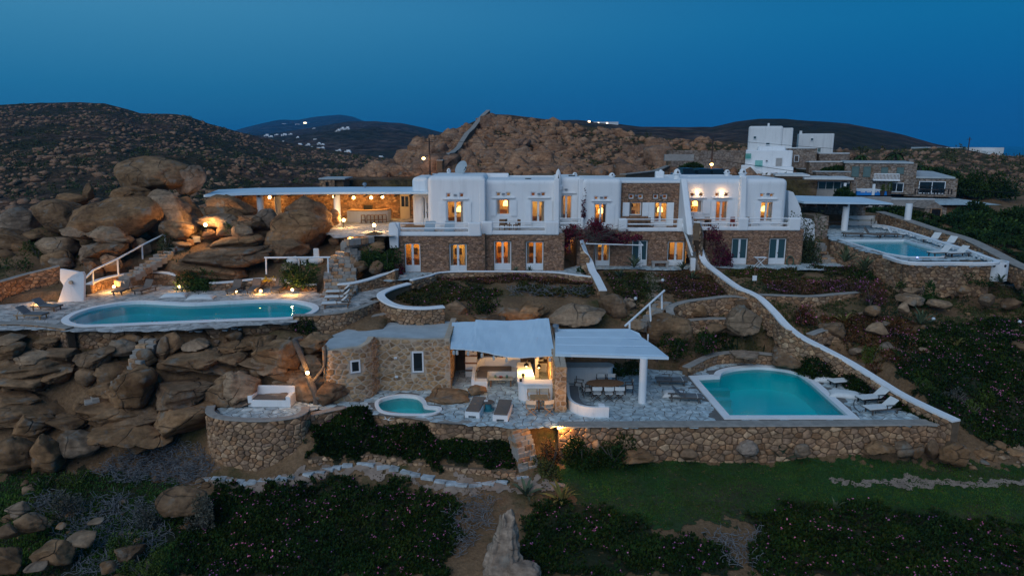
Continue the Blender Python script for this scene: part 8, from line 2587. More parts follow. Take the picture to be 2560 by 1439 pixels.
# white tower one
t, o = house('white_tower', 'taller blocky white tower house on the hillside', 'house', tuple(PY(1920, 440, 105)))
pbox(t, o, 1875, 1946, 315, 450, 105, 6, 'block', 'stucco_old', 0.3); pbox(t, o, 1940, 1968, 320, 450, 105.2, 5.5, 'block', 'stucco_old', 0.15)
pbox(t, o, 1908, 1912, 308, 318, 107, 0.4, 'chimney', 'stucco_old'); pwin(t, o, 1915, 1925, 356, 363, 105, 'teal_pane'); pwin(t, o, 1886, 1893, 340, 348, 105, 'teal_pane')
t, o = house('white_tower', 'narrower white tower house beside stone terraces', 'house', tuple(PY(2037, 400, 112)))
pbox(t, o, 2001, 2074, 334, 425, 112, 6, 'block', 'stucco_old', 0.12); pbox(t, o, 2001, 2006, 327, 336, 112.3, 0.5, 'chimney', 'stucco_old')
pwin(t, o, 2028, 2034, 345, 352, 112, 'teal_pane'); pwin(t, o, 2043, 2051, 369, 381, 112, 'shutter_green', nm='door'); pwin(t, o, 2025, 2034, 367, 371, 112, 'dark_pane')
t, o = house('white_house', 'low white cube house with grey door below the towers', 'house', tuple(PY(1920, 440, 100)))
pbox(t, o, 1868, 1972, 376, 452, 100, 7, 'block', 'stucco', 0.12); pbox(t, o, 1886, 1950, 366, 380, 102, 4, 'roof_block', 'stucco', 0.2); pbox(t, o, 1922, 1992, 417, 445, 97.5, 2.4, 'terrace_wall', 'stucco', 0.1)
pwin(t, o, 1938, 1953, 394, 417, 100, 'render_grey', 'stucco_old', 'door'); pbox(t, o, 1904, 1921, 401, 416, 97.6, 0.06, 'glass_panel', 'glass_green'); pbox(t, o, 1869, 1882, 384, 397, 99.6, 0.06, 'glass_panel', 'glass_green')
pbox(t, o, 1868, 1926, 414, 445, 98, 1.9, 'terrace_wall', 'stucco', 0.1); pbox(t, o, 1917, 1921, 401, 404, 99.7, 0.1, 'wall_lamp', 'metal_dark')
m_ = Off(o)
a = [xz(1895, 418, 96.8), xz(1945, 440, 96.8), xz(1890, 440, 96.8)]
m_.v = [(p[0], 96.8, p[1]) for p in a] + [(p[0], 98.0, p[1]) for p in a]
m_.f = [(0, 2, 1), (3, 4, 5), (0, 1, 4, 3), (1, 2, 5, 4), (2, 0, 3, 5)]
m_.build('stair_wall', 'stucco', t)
t, o = house('stone_annex', 'stone annex with white-framed window behind white cube house', 'house', tuple(PY(2000, 412, 103)))
stone_box(t, o, 1972, 2036, 371, 420, 103, 6, seed=101); pwin(t, o, 1987, 1997, 388, 405, 103, 'pane'); pbox(t, o, 1970, 2037, 369, 371.5, 102.8, 6.4, 'coping', 'stucco_old')
t, o = house('terrace_wall_house', 'stone terrace wall with white cap between tower and villa', 'wall', tuple(PY(2085, 402, 106)))
t['kind'] = 'thing'
stone_box(t, o, 2048, 2123, 384, 412, 106, 1.0, seed=102); pbox(t, o, 2047, 2124, 382, 384.5, 105.9, 1.2, 'coping', 'stucco_old')
stone_box(t, o, 2024, 2125, 405, 438, 101, 1.0, seed=103); pbox(t, o, 2023, 2126, 403, 405.5, 100.9, 1.2, 'coping', 'stucco_old'); stone_box(t, o, 2040, 2126, 430, 462, 97.5, 1.0, seed=104); pbox(t, o, 2039, 2127, 428, 430.5, 97.4, 1.2, 'coping', 'roof_screed')
t, o = house('glass_pavilion', 'flat-roofed glass-fronted pavilion beside planted court', 'house', tuple(PY(1990, 490, 92)))
pbox(t, o, 1950, 2031, 437, 441, 90.5, 7, 'roof_slab', 'stucco_old'); pbox(t, o, 1952, 2030, 441, 446, 90.8, 0.5, 'fascia', 'wood'); stone_box(t, o, 2015, 2031, 446, 492, 91, 1, seed=105); stone_box(t, o, 1890, 1952, 441, 470, 91.5, 2, seed=106); pwin(t, o, 1968, 2015, 448, 486, 92.5, 'teal_pane', mull=2); pbox(t, o, 1966, 2016, 446, 490, 92.7, 3, 'back_wall', 'render_grey')
t, o = house('glass_pavilion', 'long glass pavilion with slab roof beside the blue pool', 'house', tuple(PY(2085, 482, 90)))
pbox(t, o, 2028, 2142, 445, 449.5, 88, 6, 'roof_slab', 'stucco_old'); pbox(t, o, 2030, 2141, 449.5, 453, 88.2, 0.4, 'fascia', 'wood'); stone_box(t, o, 2133, 2142, 453, 492, 88.4, 0.6, seed=107); stone_box(t, o, 2026, 2032, 453, 480, 88.4, 0.6, seed=108); pwin(t, o, 2032, 2100, 453, 474, 90, 'teal_pane', mull=3); pbox(t, o, 2026, 2102, 474, 500, 89, 1.5, 'plinth', 'render_grey'); pwin(t, o, 2100, 2124, 457, 472, 90.2, 'teal_pane'); pbox(t, o, 2118, 2121, 457, 488, 88.3, 0.2, 'post', 'stucco'); pbox(t, o, 2030, 2130, 453, 480, 91, 2, 'back_wall', 'render_grey')
t, o = house('stone_house', 'two-storey stone house with green shutters and white balcony', 'house', tuple(PY(2198, 482, 96)))
H_ = [(2138, 417, 2152, 443), (2164, 417, 2178, 443), (2204, 418, 2217, 434), (2238, 418, 2252, 434), (2222, 456, 2250, 479)]
stone_box(t, o, 2122, 2274, 408, 484, 96, 8, seed=109, holes=H_)
pbox(t, o, 2121, 2276, 405, 408.5, 95.8, 8.4, 'roof_slab', 'roof_screed'); pbox(t, o, 2243, 2252, 397, 406, 99, 0.8, 'chimney', 'neighbour_stone')
for h in H_[:4]: pwin(t, o, h[0], h[2], h[1], h[3], 96, 'shutter_green', 'shutter_green', 'shuttered_window')
pwin(t, o, *(H_[4][0], H_[4][2], H_[4][1], H_[4][3]), 96, 'dark_pane', 'joinery', 'glass_door', 1)
bal = pbox(t, o, 2198, 2257, 449, 452, 94.4, 1.6, 'balcony', 'white_paint')
m_ = Off(o)
xa, zb_ = xz(2199, 449, 94.4); xb, zt_ = xz(2256, 435, 94.4)
for k in range(19):
  x = xa + (xb - xa) * k / 18
  m_.b2(x - 0.03, x + 0.03, 94.42, 94.48, zb_, zt_)
m_.b2(xa, xb, 94.40, 94.5, zt_ - 0.02, zt_ + 0.07)
m_.build('balustrade', 'white_paint', t)
t, o = house('stone_annex', 'low stone annex with grey roof and wide glass doors', 'house', tuple(PY(2326, 490, 94)))
H_ = [(2302, 453, 2356, 484)]
stone_box(t, o, 2273, 2381, 446, 492, 94, 6, seed=110, holes=H_)
x0, z0 = xz(2270, 446, 93.8); x1, _ = xz(2382, 446, 93.8)
Off(o).add([(x0, 93.8, z0), (x1, 93.8, z0), (x1 - 1.5, 100, z0 + 0.55), (x0 + 0.5, 100, z0 + 0.75), (x0, 93.8, z0 + 0.2), (x1, 93.8, z0 + 0.2), (x1 - 1.5, 100, z0 + 0.75), (x0 + 0.5, 100, z0 + 0.95)], [(3, 2, 1, 0), (4, 5, 6, 7), (0, 1, 5, 4), (1, 2, 6, 5), (2, 3, 7, 6), (3, 0, 4, 7)]).build('roof_slab', 'roof_screed', t)
pwin(t, o, 2302, 2356, 453, 484, 94, 'dark_pane', 'joinery', 'glass_door', 1)
# blue pool of the neighbour
t, o = house('lap_pool', 'bright blue raised lap pool with white rail posts', 'pool', tuple(PY(2180, 488, 90)))
pbox(t, o, 2142, 2217, 477, 488, 90, 3.5, 'pool_wall', 'basin_blue'); pbox(t, o, 2142, 2217, 475.5, 477.5, 89.9, 3.6, 'coping', 'stucco'); pbox(t, o, 2183, 2186, 460, 488, 89.8, 0.15, 'post', 'stucco')
for k in range(4): pbox(t, o, 2152 + k * 15, 2163 + k * 15, 479, 481, 89.93, 0.04, 'tile_strip', 'stucco')
for px, lab in ((2205, 'small potted cypress by the blue lap pool'), (2222, 'tall potted cypress in front of stone house door')):
  p = PY(px, 488, 88.5)
  t = thing('potted_cypress', lab, 'plant', p)
  MB().lathe([(0.22, 0), (0.3, 0.6)], (0, 0, 0), 12).build('pot', 'wood_dark', t)
  v, f = leafball(np.random.default_rng(px), 400, (0.38, 0.38, 1.1 if px == 2222 else 0.8), 6, 0.12)
  v[:, 2] += 0.55
  mobj('foliage', mesh_np('foliage', v, f, 'shrub_bright'), None, t)
for k, (px, py, lab) in enumerate(((2300, 486, 'dark garden table set before the annex glass doors'), (2330, 487, 'dark garden table in front of annex glass, middle one'), (2365, 486, 'dark garden table at the annex end'), (2125, 483, 'dark garden table by lap pool post'))):
  p = PY(px, py, 90)
  t = table('garden_table', lab, (p.x, p.y, p.z), 1.2, 0.8, 0.72, 'wood_dark', 'metal_dark')
t, o = house('court_wall', 'low pale wall edging the neighbour deck above shrubs', 'wall', tuple(PY(2300, 505, 84)))
t['kind'] = 'thing'
pbox(t, o, 2226, 2335, 499, 516, 84, 0.5, 'wall', 'render_grey'); pbox(t, o, 2140, 2226, 492, 518, 83.6, 0.5, 'wall', 'render_grey'); pbox(t, o, 2224, 2337, 497, 499.5, 83.9, 0.7, 'coping', 'stucco_old')
t, o = house('gate_hut', 'tiny gabled stone hut with dark slatted door', 'hut', tuple(PY(2337, 562, 78)))
stone_box(t, o, 2312, 2361, 520, 566, 78, 3, seed=111, holes=[(2326, 522, 2348, 562)], st=(0.45, 0.28)); pwin(t, o, 2326, 2348, 521, 562, 78, 'metal_dark', 'stone', 'door')
x0, z0 = xz(2310, 521, 77.9); x1, _ = xz(2363, 521, 77.9)
Off(o).add([(x0, 77.9, z0), (x1, 77.9, z0), ((x0 + x1) / 2, 77.9, z0 + 0.75), (x0, 81, z0), (x1, 81, z0), ((x0 + x1) / 2, 81, z0 + 0.75)], [(0, 1, 2), (4, 3, 5), (1, 4, 5, 2), (3, 0, 2, 5)]).build('gable_roof', 'neighbour_stone', t)
t, o = house('pergola', 'flat pergola on two white round columns by the angular pool', 'pergola', tuple(PY(2120, 575, 70)))
x0, x1 = PY(2010, 500, 69).x, PY(2234, 503, 69).x
Off(o).add([(x0, 69, 9.05), (x1, 69, 8.95), (x1, 75.5, 9.05), (x0 - 1, 75.5, 9.2), (x0, 69, 9.25), (x1, 69, 9.07), (x1, 75.5, 9.2), (x0 - 1, 75.5, 9.45)], [(3, 2, 1, 0), (4, 5, 6, 7), (0, 1, 5, 4), (1, 2, 6, 5), (2, 3, 7, 6), (3, 0, 4, 7)]).build('roof', 'canvas_roof', t)
for k in range(9):
  x = x0 + 0.3 + (x1 - x0 - 0.6) * k / 8
  Off(o).b2(x - 0.06, x + 0.06, 69.2, 75.3, 8.72, 8.95).build('beam', 'wood_dark', t)
for px in (2105, 2219):
  p = PZ(px, 575 if px == 2105 else 566, Z_RP)
  Off(o).tube([(p.x, 70, Z_RP), (p.x, 70, 8.95)], 0.32, 16).build('column', 'stucco', t)
stone_box(t, o, 2012, 2160, 507, 560, 75.6, 0.5, 'back_wall', 112, (0.45, 0.28)); stone_box(t, o, 2035, 2067, 540, 600, 66.5, 3, 'side_wall', 113, (0.42, 0.26))
b_ = thing('built_in_bench', 'pale built-in bench with cushions under the pergola', 'bench', PZ(2160, 563, Z_RP))
MB().b2(-2.2, 2.2, 0, 0.7, 0, 0.45).build('seat', 'stucco_old', b_); MB().b2(-2.2, 2.2, 0.7, 0.9, 0, 0.95).build('backrest', 'stucco_old', b_)
for k in range(3): MB().b2(-2.0 + k * 1.4, -0.75 + k * 1.4, 0.05, 0.65, 0.45, 0.55).build('cushion', 'fabric_cream', b_)
table('dining_table', 'dark dining table under the pergola between the columns', PZ(2090, 572, Z_RP), 2.2, 0.9, 0.75, 'wood_dark', 'wood_dark')
director_chair(PZ(2185, 568, Z_RP), 0.3, 'dark director chair under the pergola beside pale bench', None, 'fabric_cream', 'wood_dark')
dr = thing('white_drum', 'white cylindrical shower drum with two portholes below pool deck', 'shower', PY(2498, 703, 51.0))
MB().lathe([(1.0, 0), (0.98, 1.45), (0.86, 1.45), (0.86, 0.6)], (0, 0.9, 0), 28).build('shell', 'stucco', dr)
for a in (-0.55, 0.25): MB().tube([(math.sin(a) * 0.9, 0.9 - math.cos(a) * 0.9, 1.2), (math.sin(a) * 1.02, 0.9 - math.cos(a) * 1.02, 1.2)], 0.1, 12).build('porthole', 'rubber', dr)
dw = thing('small_door', 'small white hatch door in the wall under the angular pool', 'door', PY(2288, 694, 51.3))
dw['kind'] = 'thing'
MB().b2(-0.32, 0.32, -0.16, 0.0, 0, 0.85).build('leaf', 'stucco', dw, bevel=0.02); MB().b2(0.34, 0.5, -0.12, 0.0, 0, 0.9).build('jamb', 'rubber', dw)
pl_ = thing('pool_spotlight', 'tiny blue light on the rim of the angular pool', 'lamp', PZ(2293, 645, Z_RP + 0.1))
MB().ball((0, 0, 0.05), 0.07, 8, 6).build('bulb', 'pool_light', pl_); MB().lathe([(0.06, -0.05), (0.06, 0.02)], (0, 0, 0), 8).build('base', 'metal_dark', pl_)
t, o = house('white_building', 'long low white building on the headland above the sea', 'house', tuple(PY(2450, 388, 185)))
pbox(t, o, 2424, 2506, 369, 400, 185, 10, 'block', 'stucco_old'); pbox(t, o, 2320, 2354, 368, 384, 190, 8, 'block', 'stucco_old'); pbox(t, o, 2354, 2426, 369, 390, 192, 2, 'wall', 'stucco_old'); pwin(t, o, 2432, 2438, 377, 381, 185, 'dark_pane'); pbox(t, o, 2465, 2497, 377, 400, 183, 2, 'annex', 'stucco_old')
# field walls on the hill
def hillz(vs, px, Y):
  """height of a hill surface at a column/distance"""
  d = ray(px, 400)
  x = d.x / d.y * Y
  i = int(np.argmin(np.abs(vs[:, 0, 1] - Y)))
  j = int(np.argmin(np.abs(vs[i, :, 0] - x)))
  return x, float(vs[i, j, 2])
q, zt = [], []
for px, Y in ((1092, 90), (1102, 98), (1113, 102), (1124, 106), (1130, 110), (1135, 114), (1142, 119), (1150, 124), (1164, 129), (1178, 134), (1192, 139), (1205, 143), (1218, 146)):
  x, z = hillz(HRv, px, Y)
  q.append((x, Y)); zt.append(z + 1.9)
stone_wall('field_wall', 'dry-stone field wall climbing to the top of the rocky hill', 'wall', q[::-1], [z - 3.5 for z in zt[::-1]], zt[::-1], 0.7, (0.7, 0.4), cap=1, capmat='coping_stone', caph=0.1, capw=0.9, seed=121)
q, zt = [], []
for px, Y in ((1552, 76), (1590, 80), (1632, 86), (1648, 96), (1665, 104), (1700, 110)):
  x, z = hillz(HRv, px, Y)
  z = max(z, gz(x, Y))
  q.append((x, Y)); zt.append(z + 1.0)
stone_wall('field_wall', 'dry-stone field wall running up behind the villa roof', 'wall', q[::-1], [z - 2.0 for z in zt[::-1]], zt[::-1], 0.6, (0.7, 0.4), cap=1, capmat='coping_stone', caph=0.1, capw=0.8, seed=122)
t, o = house('retaining_wall', 'high stone retaining wall beside the lane behind the villa', 'wall', tuple(PY(1780, 435, 100)))
t['kind'] = 'thing'
stone_box(t, o, 1672, 1868, 376, 432, 103, 1.5, seed=123, st=(0.6, 0.35)); pbox(t, o, 1662, 1734, 386, 402, 99, 0.5, 'render_panel', 'render_grey')
t, o = house('stone_shed', 'tiny flat-roofed stone shed behind the bar roof', 'shed', tuple(PY(828, 470, 80)))
stone_box(t, o, 798, 838, 449, 476, 80, 3.5, seed=124, st=(0.4, 0.25), mat='stone'); pbox(t, o, 838, 860, 449, 476, 80.4, 3, 'side_wall', 'mortar'); pbox(t, o, 796, 862, 445.5, 449, 79.8, 4, 'roof_slab', 'roof_screed'); pwin(t, o, 814, 822, 454, 465, 80, 'dark_pane', 'wood_dark')
t = thing('roof_cowl', 'small metal chimney cowl on the bar roof', 'vent', PY(912, 471, 67.5))
MB().lathe([(0.12, 0), (0.12, 0.3), (0.22, 0.35), (0.2, 0.5), (0.05, 0.6)], (0, 0, 0), 12).build('cowl', 'metal_grey', t); MB().lathe([(0.16, -0.1), (0.16, 0.05)], (0, 0, 0), 12).build('collar', 'metal_grey', t)
# satellite dish
t = thing('satellite_dish', 'grey satellite dish standing on the villa roof', 'dish', PY(1156, 443, 65))
m_ = MB()
m_.lathe([(0.0, 0.0), (0.3, 0.03), (0.55, 0.11), (0.75, 0.22), (0.77, 0.22), (0.56, 0.07), (0.3, -0.01), (0.0, -0.03)], (0, 0, 0), 24)
o = m_.build('reflector', 'dish_grey', t, smooth=True)
o.location = (0, 0, 0.75); o.rotation_euler = (R(62), 0, R(-35)); o.scale = (0.85, 1.0, 1)
MB().tube([(0, 0.1, -0.4), (0, 0.1, 0.7)], 0.04, 8).build('mast', 'metal_grey', t)
MB().tube([(0, -0.05, 0.4), (0.35, -0.5, 0.9)], 0.02, 6).box((0.36, -0.52, 0.92), (0.1, 0.1, 0.14)).build('feed_arm', 'metal_dark', t)
# poles, lamps and wires
def pole(px, pyt, pyb, Y, label, r_=0.11):
  b_ = PY(px, pyb, Y); t_ = PY(px, pyt, Y)
  t = thing('utility_pole', label, 'pole', b_)
  MB().tube([(0, 0, -1), (0, 0, t_.z - b_.z)], [r_ * 1.15, r_ * 0.8], 8).build('post', 'wood_dark', t)
  MB().b2(-0.5, 0.5, -0.05, 0.05, t_.z - b_.z - 0.5, t_.z - b_.z - 0.4).build('crossarm', 'wood_dark', t)
  return t, b_, t_
pa, _, ta = pole(1075, 345, 440, 88, 'dark utility pole standing behind the villa roof')
pb, _, tb = pole(1777, 344, 440, 92, 'dark utility pole with street lamp behind the villa')
pc_, _, tc_ = pole(2420, 343, 378, 150, 'thin utility pole beside the long white headland building')
for px, py, Y, lab, pr in ((1059, 396, 88, 'lit street lamp near the pole behind bar roof', 1075), (1779, 411, 91.9, 'lit street lamp on the pole above parked cars', 1777)):
  p = PY(px, py, Y)
  t = thing('street_lamp', lab, 'lamp', p)
  MB().ball((0, 0, 0), (0.2, 0.2, 0.14)).build('bulb', 'street_lit', t, smooth=True)
  MB().tube([(0, 0, 0.12), (0.3, 0.05, 0.3), (PY(pr, py, Y + 0.1).x - p.x, 0.1, 0.3)], 0.03, 6).build('arm', 'metal_dark', t)
  lit(t, (0, -0.35, -0.2), 60, (1, 0.5, 0.15), 0.15)
wr = thing('power_line', 'sagging power cable strung from the villa pole', 'cable', tb)
o = Vector(wr.location)
far = PY(2700, 440, 95)
Off(o).tube([tb.lerp(far, k / 14) + Vector((0, 0, -0.9 - 3.2 * (k / 14) * (1 - k / 14) - 1.8)) for k in range(15)], 0.035, 5).build('cable', 'rubber', wr)
wr = thing('power_line', 'thin power cable across the white tower', 'cable', tb)
Off(o).tube([tb.lerp(PY(2800, 405, 140), k / 14) + Vector((0, 0, -0.2 - 2.0 * (k / 14) * (1 - k / 14))) for k in range(15)], 0.025, 5).build('cable', 'rubber', wr)
wr = thing('power_line', 'thin power cable running between the two lane poles', 'cable', ta)
o = Vector(wr.location)
Off(o).tube([ta.lerp(tb, k / 16) + Vector((0, 0, -0.2 - 3.0 * (k / 16) * (1 - k / 16))) for k in range(17)], 0.022, 5).build('cable', 'rubber', wr)
# parked cars, mostly hidden by the roof parapets
for px, py, lab in ((1709, 440, 'dark blue parked car behind the domed chimney'), (1748, 441, 'dark blue parked car in the middle of the lane'), (1784, 442, 'dark parked car below the street lamp')):
  p = PY(px, py, 78)
  p.z -= 0.55
  t = thing('parked_car', lab, 'car', p, R(100))
  MB().b2(-2.0, 2.0, -0.82, 0.82, 0.3, 0.85).build('body', 'car_blue', t, bevel=0.12, seg=3)
  m_ = MB().add([(-1.5, -0.75, 0.85), (1.1, -0.75, 0.85), (1.1, 0.75, 0.85), (-1.5, 0.75, 0.85), (-1.1, -0.62, 1.42), (0.45, -0.62, 1.42), (0.45, 0.62, 1.42), (-1.1, 0.62, 1.42)], [(3, 2, 1, 0), (4, 5, 6, 7), (0, 1, 5, 4), (1, 2, 6, 5), (2, 3, 7, 6), (3, 0, 4, 7)])
  m_.build('cabin', 'dark_pane', t, bevel=0.05)
  MB().b2(-1.05, 0.4, -0.6, 0.6, 1.42, 1.46).build('roof', 'car_blue', t)
  for a in (-1.25, 1.25):
    for b_ in (-0.8, 0.8): MB().tube([(a, b_ - 0.1, 0.3), (a, b_ + 0.1, 0.3)], 0.32, 14).build('wheel', 'rubber', t)
# upper balcony furniture
def dark_chair(p, rz, lab, cat='chair', mat='wood'):
  t = thing('balcony_chair', lab, cat, p, rz)
  MB().b2(-0.24, 0.24, -0.24, 0.24, 0.40, 0.45).build('seat', mat, t)
  MB().b2(-0.24, 0.24, 0.2, 0.25, 0.45, 0.9).build('backrest', mat, t)
  for a in (-1, 1):
    for b_ in (-1, 1): MB().b2(a * 0.2 - 0.025, a * 0.2 + 0.025, b_ * 0.2 - 0.025, b_ * 0.2 + 0.025, 0, 0.4).build('leg', mat, t)
zc = Z_UP + 0.03
for px, Y, rz, lab in ((1255, 59.2, 0, 'brown wooden chair on balcony below the curtained window'), (1270, 59.4, 60, 'brown wooden chair beside the small balcony table'), (1292, 59.2, -60, 'brown wooden chair near the balcony pier'), (1600, 60.4, 0, 'brown chair at the stone facade balcony table'), (1625, 60.4, 30, 'brown chair beside stone facade balcony door'), (1578, 60.4, -20, 'brown chair by the stone facade shutter'), (1835, 61.0, 20, 'red-cushioned chair beside the balcony pier'), (1868, 61.0, 0, 'pale chair just past the balcony pier'), (1770, 61.0, 10, 'brown chair under the lit upper window')):
  p = PY(px, 560, Y)
  dark_chair((p.x, Y, zc), R(rz), lab, mat='red_fabric' if 'red' in lab else 'wood')
for px, lab in ((1075, 'blue-grey sling deckchair by the terrace door'), (1124, 'blue-grey sling deckchair before the upper french door')):
  p = PY(px, 570, 57.6)
  t = thing('deckchair', lab, 'deckchair', (p.x, 57.6, zc), R(-90))
  o_ = MB().box((0, 0, 0), (1.5, 0.85, 0.06)).build('sling', 'dish_grey', t); o_.location = (0, 0, 0.5); o_.rotation_euler = (0, R(28), 0)
  for s in (-1, 1): MB().tube([(-0.6, s * 0.4, 0), (0.55, s * 0.4, 0.3)], 0.03, 6).build('leg', 'metal_grey', t)
table('balcony_table', 'small wooden table on the middle white balcony', (PY(1282, 560, 59.3).x, 59.3, zc), 0.8, 0.6, 0.7, 'wood', 'wood')
table('balcony_table', 'long wooden table on the stone facade balcony', (PY(1600, 560, 60.0).x, 60.0, zc), 1.6, 0.7, 0.72, 'wood', 'wood')
table('balcony_table', 'wooden table under the lit window beside stairs', (PY(1756, 560, 60.9).x, 60.9, zc), 1.5, 0.7, 0.72, 'wood', 'wood')
t = thing('stone_bench', 'dark stone bench against the wall between ground-floor doors', 'bench', (PY(1650, 665, 58.7).x, 58.7, Z_GND))
MB().b2(-0.75, 0.75, -0.25, 0.25, 0.42, 0.55).build('seat', 'render_grey', t)
for s in (-1, 1): MB().b2(s * 0.6 - 0.1, s * 0.6 + 0.1, -0.2, 0.2, 0, 0.42).build('leg', 'render_grey', t)
sg = thing('sign_post', 'thin post with small white notice in the garden bed', 'sign', hit(1885, 712))
MB().tube([(0, 0, -0.2), (0, 0, 1.5)], 0.03, 6).build('post', 'wood', sg); MB().b2(-0.17, 0.17, -0.04, 0.0, 0.35, 0.75).build('board', 'white_paint', sg)

# ---------------------------------------------------------------- trees by the neighbours
def tree(bb, label, Y, mat='pine', n=5200, size=0.34, lumps=16, trunk=0.3, group='dark trees past the angular pool'):
  x0, y0, x1, y1 = bb
  cx = (x0 + x1) / 2
  b_ = PY(cx, y1, Y); t_ = PY(cx, y0, Y)
  wd, ht = (x1 - x0) * Y / F * 1.25, (t_.z - b_.z) * 1.08
  t = thing('tree', label, 'tree', b_, 0, group)
  v, f = leafball(np.random.default_rng(int(x0 * 3 + y0)), n, (wd / 2, wd * 0.42, ht * 0.85), lumps, size)
  v[:, 2] += ht * 0.12
  mobj('crown', mesh_np('crown', v, f, mat), None, t)
  m_ = MB().tube([(0, 0, -0.5), (0.1, 0, ht * 0.3), (0.15, 0.1, ht * 0.65)], [0.16, 0.12, 0.05], 7)
  for a in (0.5, 2.4, 4.4): m_.tube([(0.08, 0, ht * 0.25), (math.cos(a) * wd * 0.25, math.sin(a) * wd * 0.2, ht * 0.55)], [0.08, 0.03], 5)
  m_.build('trunk', 'bark', t)
T = 'dark evergreen tree massed beyond the stone field wall'
for bb, Y, lab in (((2360, 530, 2460, 605), 74, T), ((2430, 540, 2560, 630), 72, T), ((2400, 575, 2500, 640), 68, T), ((2500, 575, 2620, 665), 66, T), ((2380, 505, 2470, 560), 80, T), ((2470, 520, 2580, 590), 78, T), ((2240, 530, 2320, 566), 79, 'dark low tree beside the tiny gabled hut'), ((2170, 520, 2250, 558), 80, 'dark low tree behind the pergola column'), ((2520, 610, 2640, 690), 62, T),
         ((2380, 440, 2440, 492), 100, 'dark rounded tree behind the stone annex'), ((2440, 432, 2530, 500), 98, 'large dark spreading tree beyond the annex wall'), ((2280, 418, 2350, 442), 106, 'dark low tree behind the annex roof'), ((2340, 425, 2400, 470), 104, 'dark tree beside annex roof corner'), ((1985, 455, 2012, 492), 89, 'dark shrub in front of the glass pavilion'), ((2090, 470, 2130, 500), 86, 'dark shrub below the long glass pavilion'), ((2060, 418, 2118, 432), 100, 'dark hedge on the stone terrace'), ((1700, 410, 1760, 440), 96, 'scrubby shrub on the lane bank')):
  tree(bb, lab, Y, 'pine' if bb[0] % 3 else 'shrub')
for px, py, Y, lab in ((2150, 398, 112, 'small palm behind the stone house roof'), (2240, 392, 112, 'palm with drooping fronds behind the house chimney'), (2300, 425, 104, 'palm beside the annex roof'), (2385, 440, 102, 'palm rising from the dark trees')):
  p = PY(px, py, Y)
  t = thing('palm_tree', lab, 'palm', p)
  MB().tube([(0, 0, -2.5), (0, 0, 0.4)], 0.2, 8).build('trunk', 'bark', t)
  m_ = MB()
  r_ = random.Random(px)
  for k in range(22):
    a, e = r_.uniform(0, 6.3), r_.uniform(-0.2, 1.0)
    q = [(math.cos(a) * s * 2.0, math.sin(a) * s * 2.0, 0.4 + 1.4 * s * e - 1.4 * s * s) for s in (0, 0.4, 0.75, 1.0)]
    pr = (-math.sin(a) * 0.2, math.cos(a) * 0.2)
    b_ = len(m_.v)
    for i_, u in enumerate(q):
      w2 = [0.3, 1, 0.8, 0.1][i_]
      m_.v += [(u[0] - pr[0] * w2, u[1] - pr[1] * w2, u[2]), (u[0] + pr[0] * w2, u[1] + pr[1] * w2, u[2])]
    for i_ in range(3): m_.f.append((b_ + 2 * i_, b_ + 2 * i_ + 1, b_ + 2 * i_ + 3, b_ + 2 * i_ + 2))
  m_.build('crown', 'pine', t)
# shrubs dotted on the slope (one mass)
def hill_scrub(vs, n, name, label, size, mat, seed, lo=0.3, hi=1.0, t0=0.1, c0=0.02, c1=0.98, sub=30):
  g = np.random.default_rng(seed)
  V, Fc = [], []
  b_ = 0
  for k in range(n):
    i, j = int(g.uniform(t0, 0.98) * (vs.shape[0] - 1)), int(g.uniform(c0, c1) * (vs.shape[1] - 1))
    p = vs[i, j] + np.array([g.uniform(-2, 2), g.uniform(-1, 1), 0])
    s = lo + (hi - lo) * g.random() ** 2
    v, f = leafball(g, sub, (s * 1.2, s, s * 0.75), 3, size * s)
    V.append(v + p); Fc.append(f + b_); b_ += len(v)
  o = mobj(name, mesh_np(name, np.concatenate(V), np.concatenate(Fc), mat))
  tag(o, label, kind='stuff')
hill_scrub(HNv, 700, 'slope_scrub', 'low shrubs dotting the slope behind the stone house', 0.42, 'olive', 1, 0.35, 1.3)
hill_scrub(HRv, 500, 'hill_scrub', 'olive scrub between rocks of the rocky hill', 0.42, 'olive', 2, 0.25, 0.9)
hill_scrub(HLv, 3500, 'valley_scrub', 'dark scrub over the hill across the valley', 0.45, 'olive', 3, 0.4, 1.5)

# ---------------------------------------------------------------- village far away
vr = random.Random(8)
def far_house(px, py, w_, h_, label, lit_=False):
  # distance read off the hill it stands on
  d = ray(px, py)
  best = None
  for i in range(HMv.shape[0]):
    Y = HMv[i, 0, 1]
    x = d.x / d.y * Y
    j = int(np.argmin(np.abs(HMv[i, :, 0] - x)))
    z = CAM.z + d.z / d.y * Y
    e = HMv[i, j, 2] - z
    if e >= 0:
      best = Y; break
  Y = best or 1000
  p = PY(px, py, Y)
  s = Y / F
  t = thing('village_house', label, 'house', p, 0, 'white village houses')
  w2, h2 = w_ * s, h_ * s
  MB().b2(-w2 / 2, w2 / 2, 0, w2 * 0.6, -h2 * 1.2, h2).build('walls', 'stucco', t)
  MB().b2(-w2 * 0.2, w2 * 0.35, w2 * 0.2, w2 * 0.6, h2, h2 * 1.5).build('upper_block', 'stucco', t)
  for k in range(2): MB().b2(-w2 * 0.3 + k * w2 * 0.35, -w2 * 0.15 + k * w2 * 0.35, -0.3, 0.0, h2 * 0.2, h2 * 0.7).build('window', 'town_lit' if lit_ and k == 0 else 'dark_pane', t)
VL = 'white cube house in the far valley village'
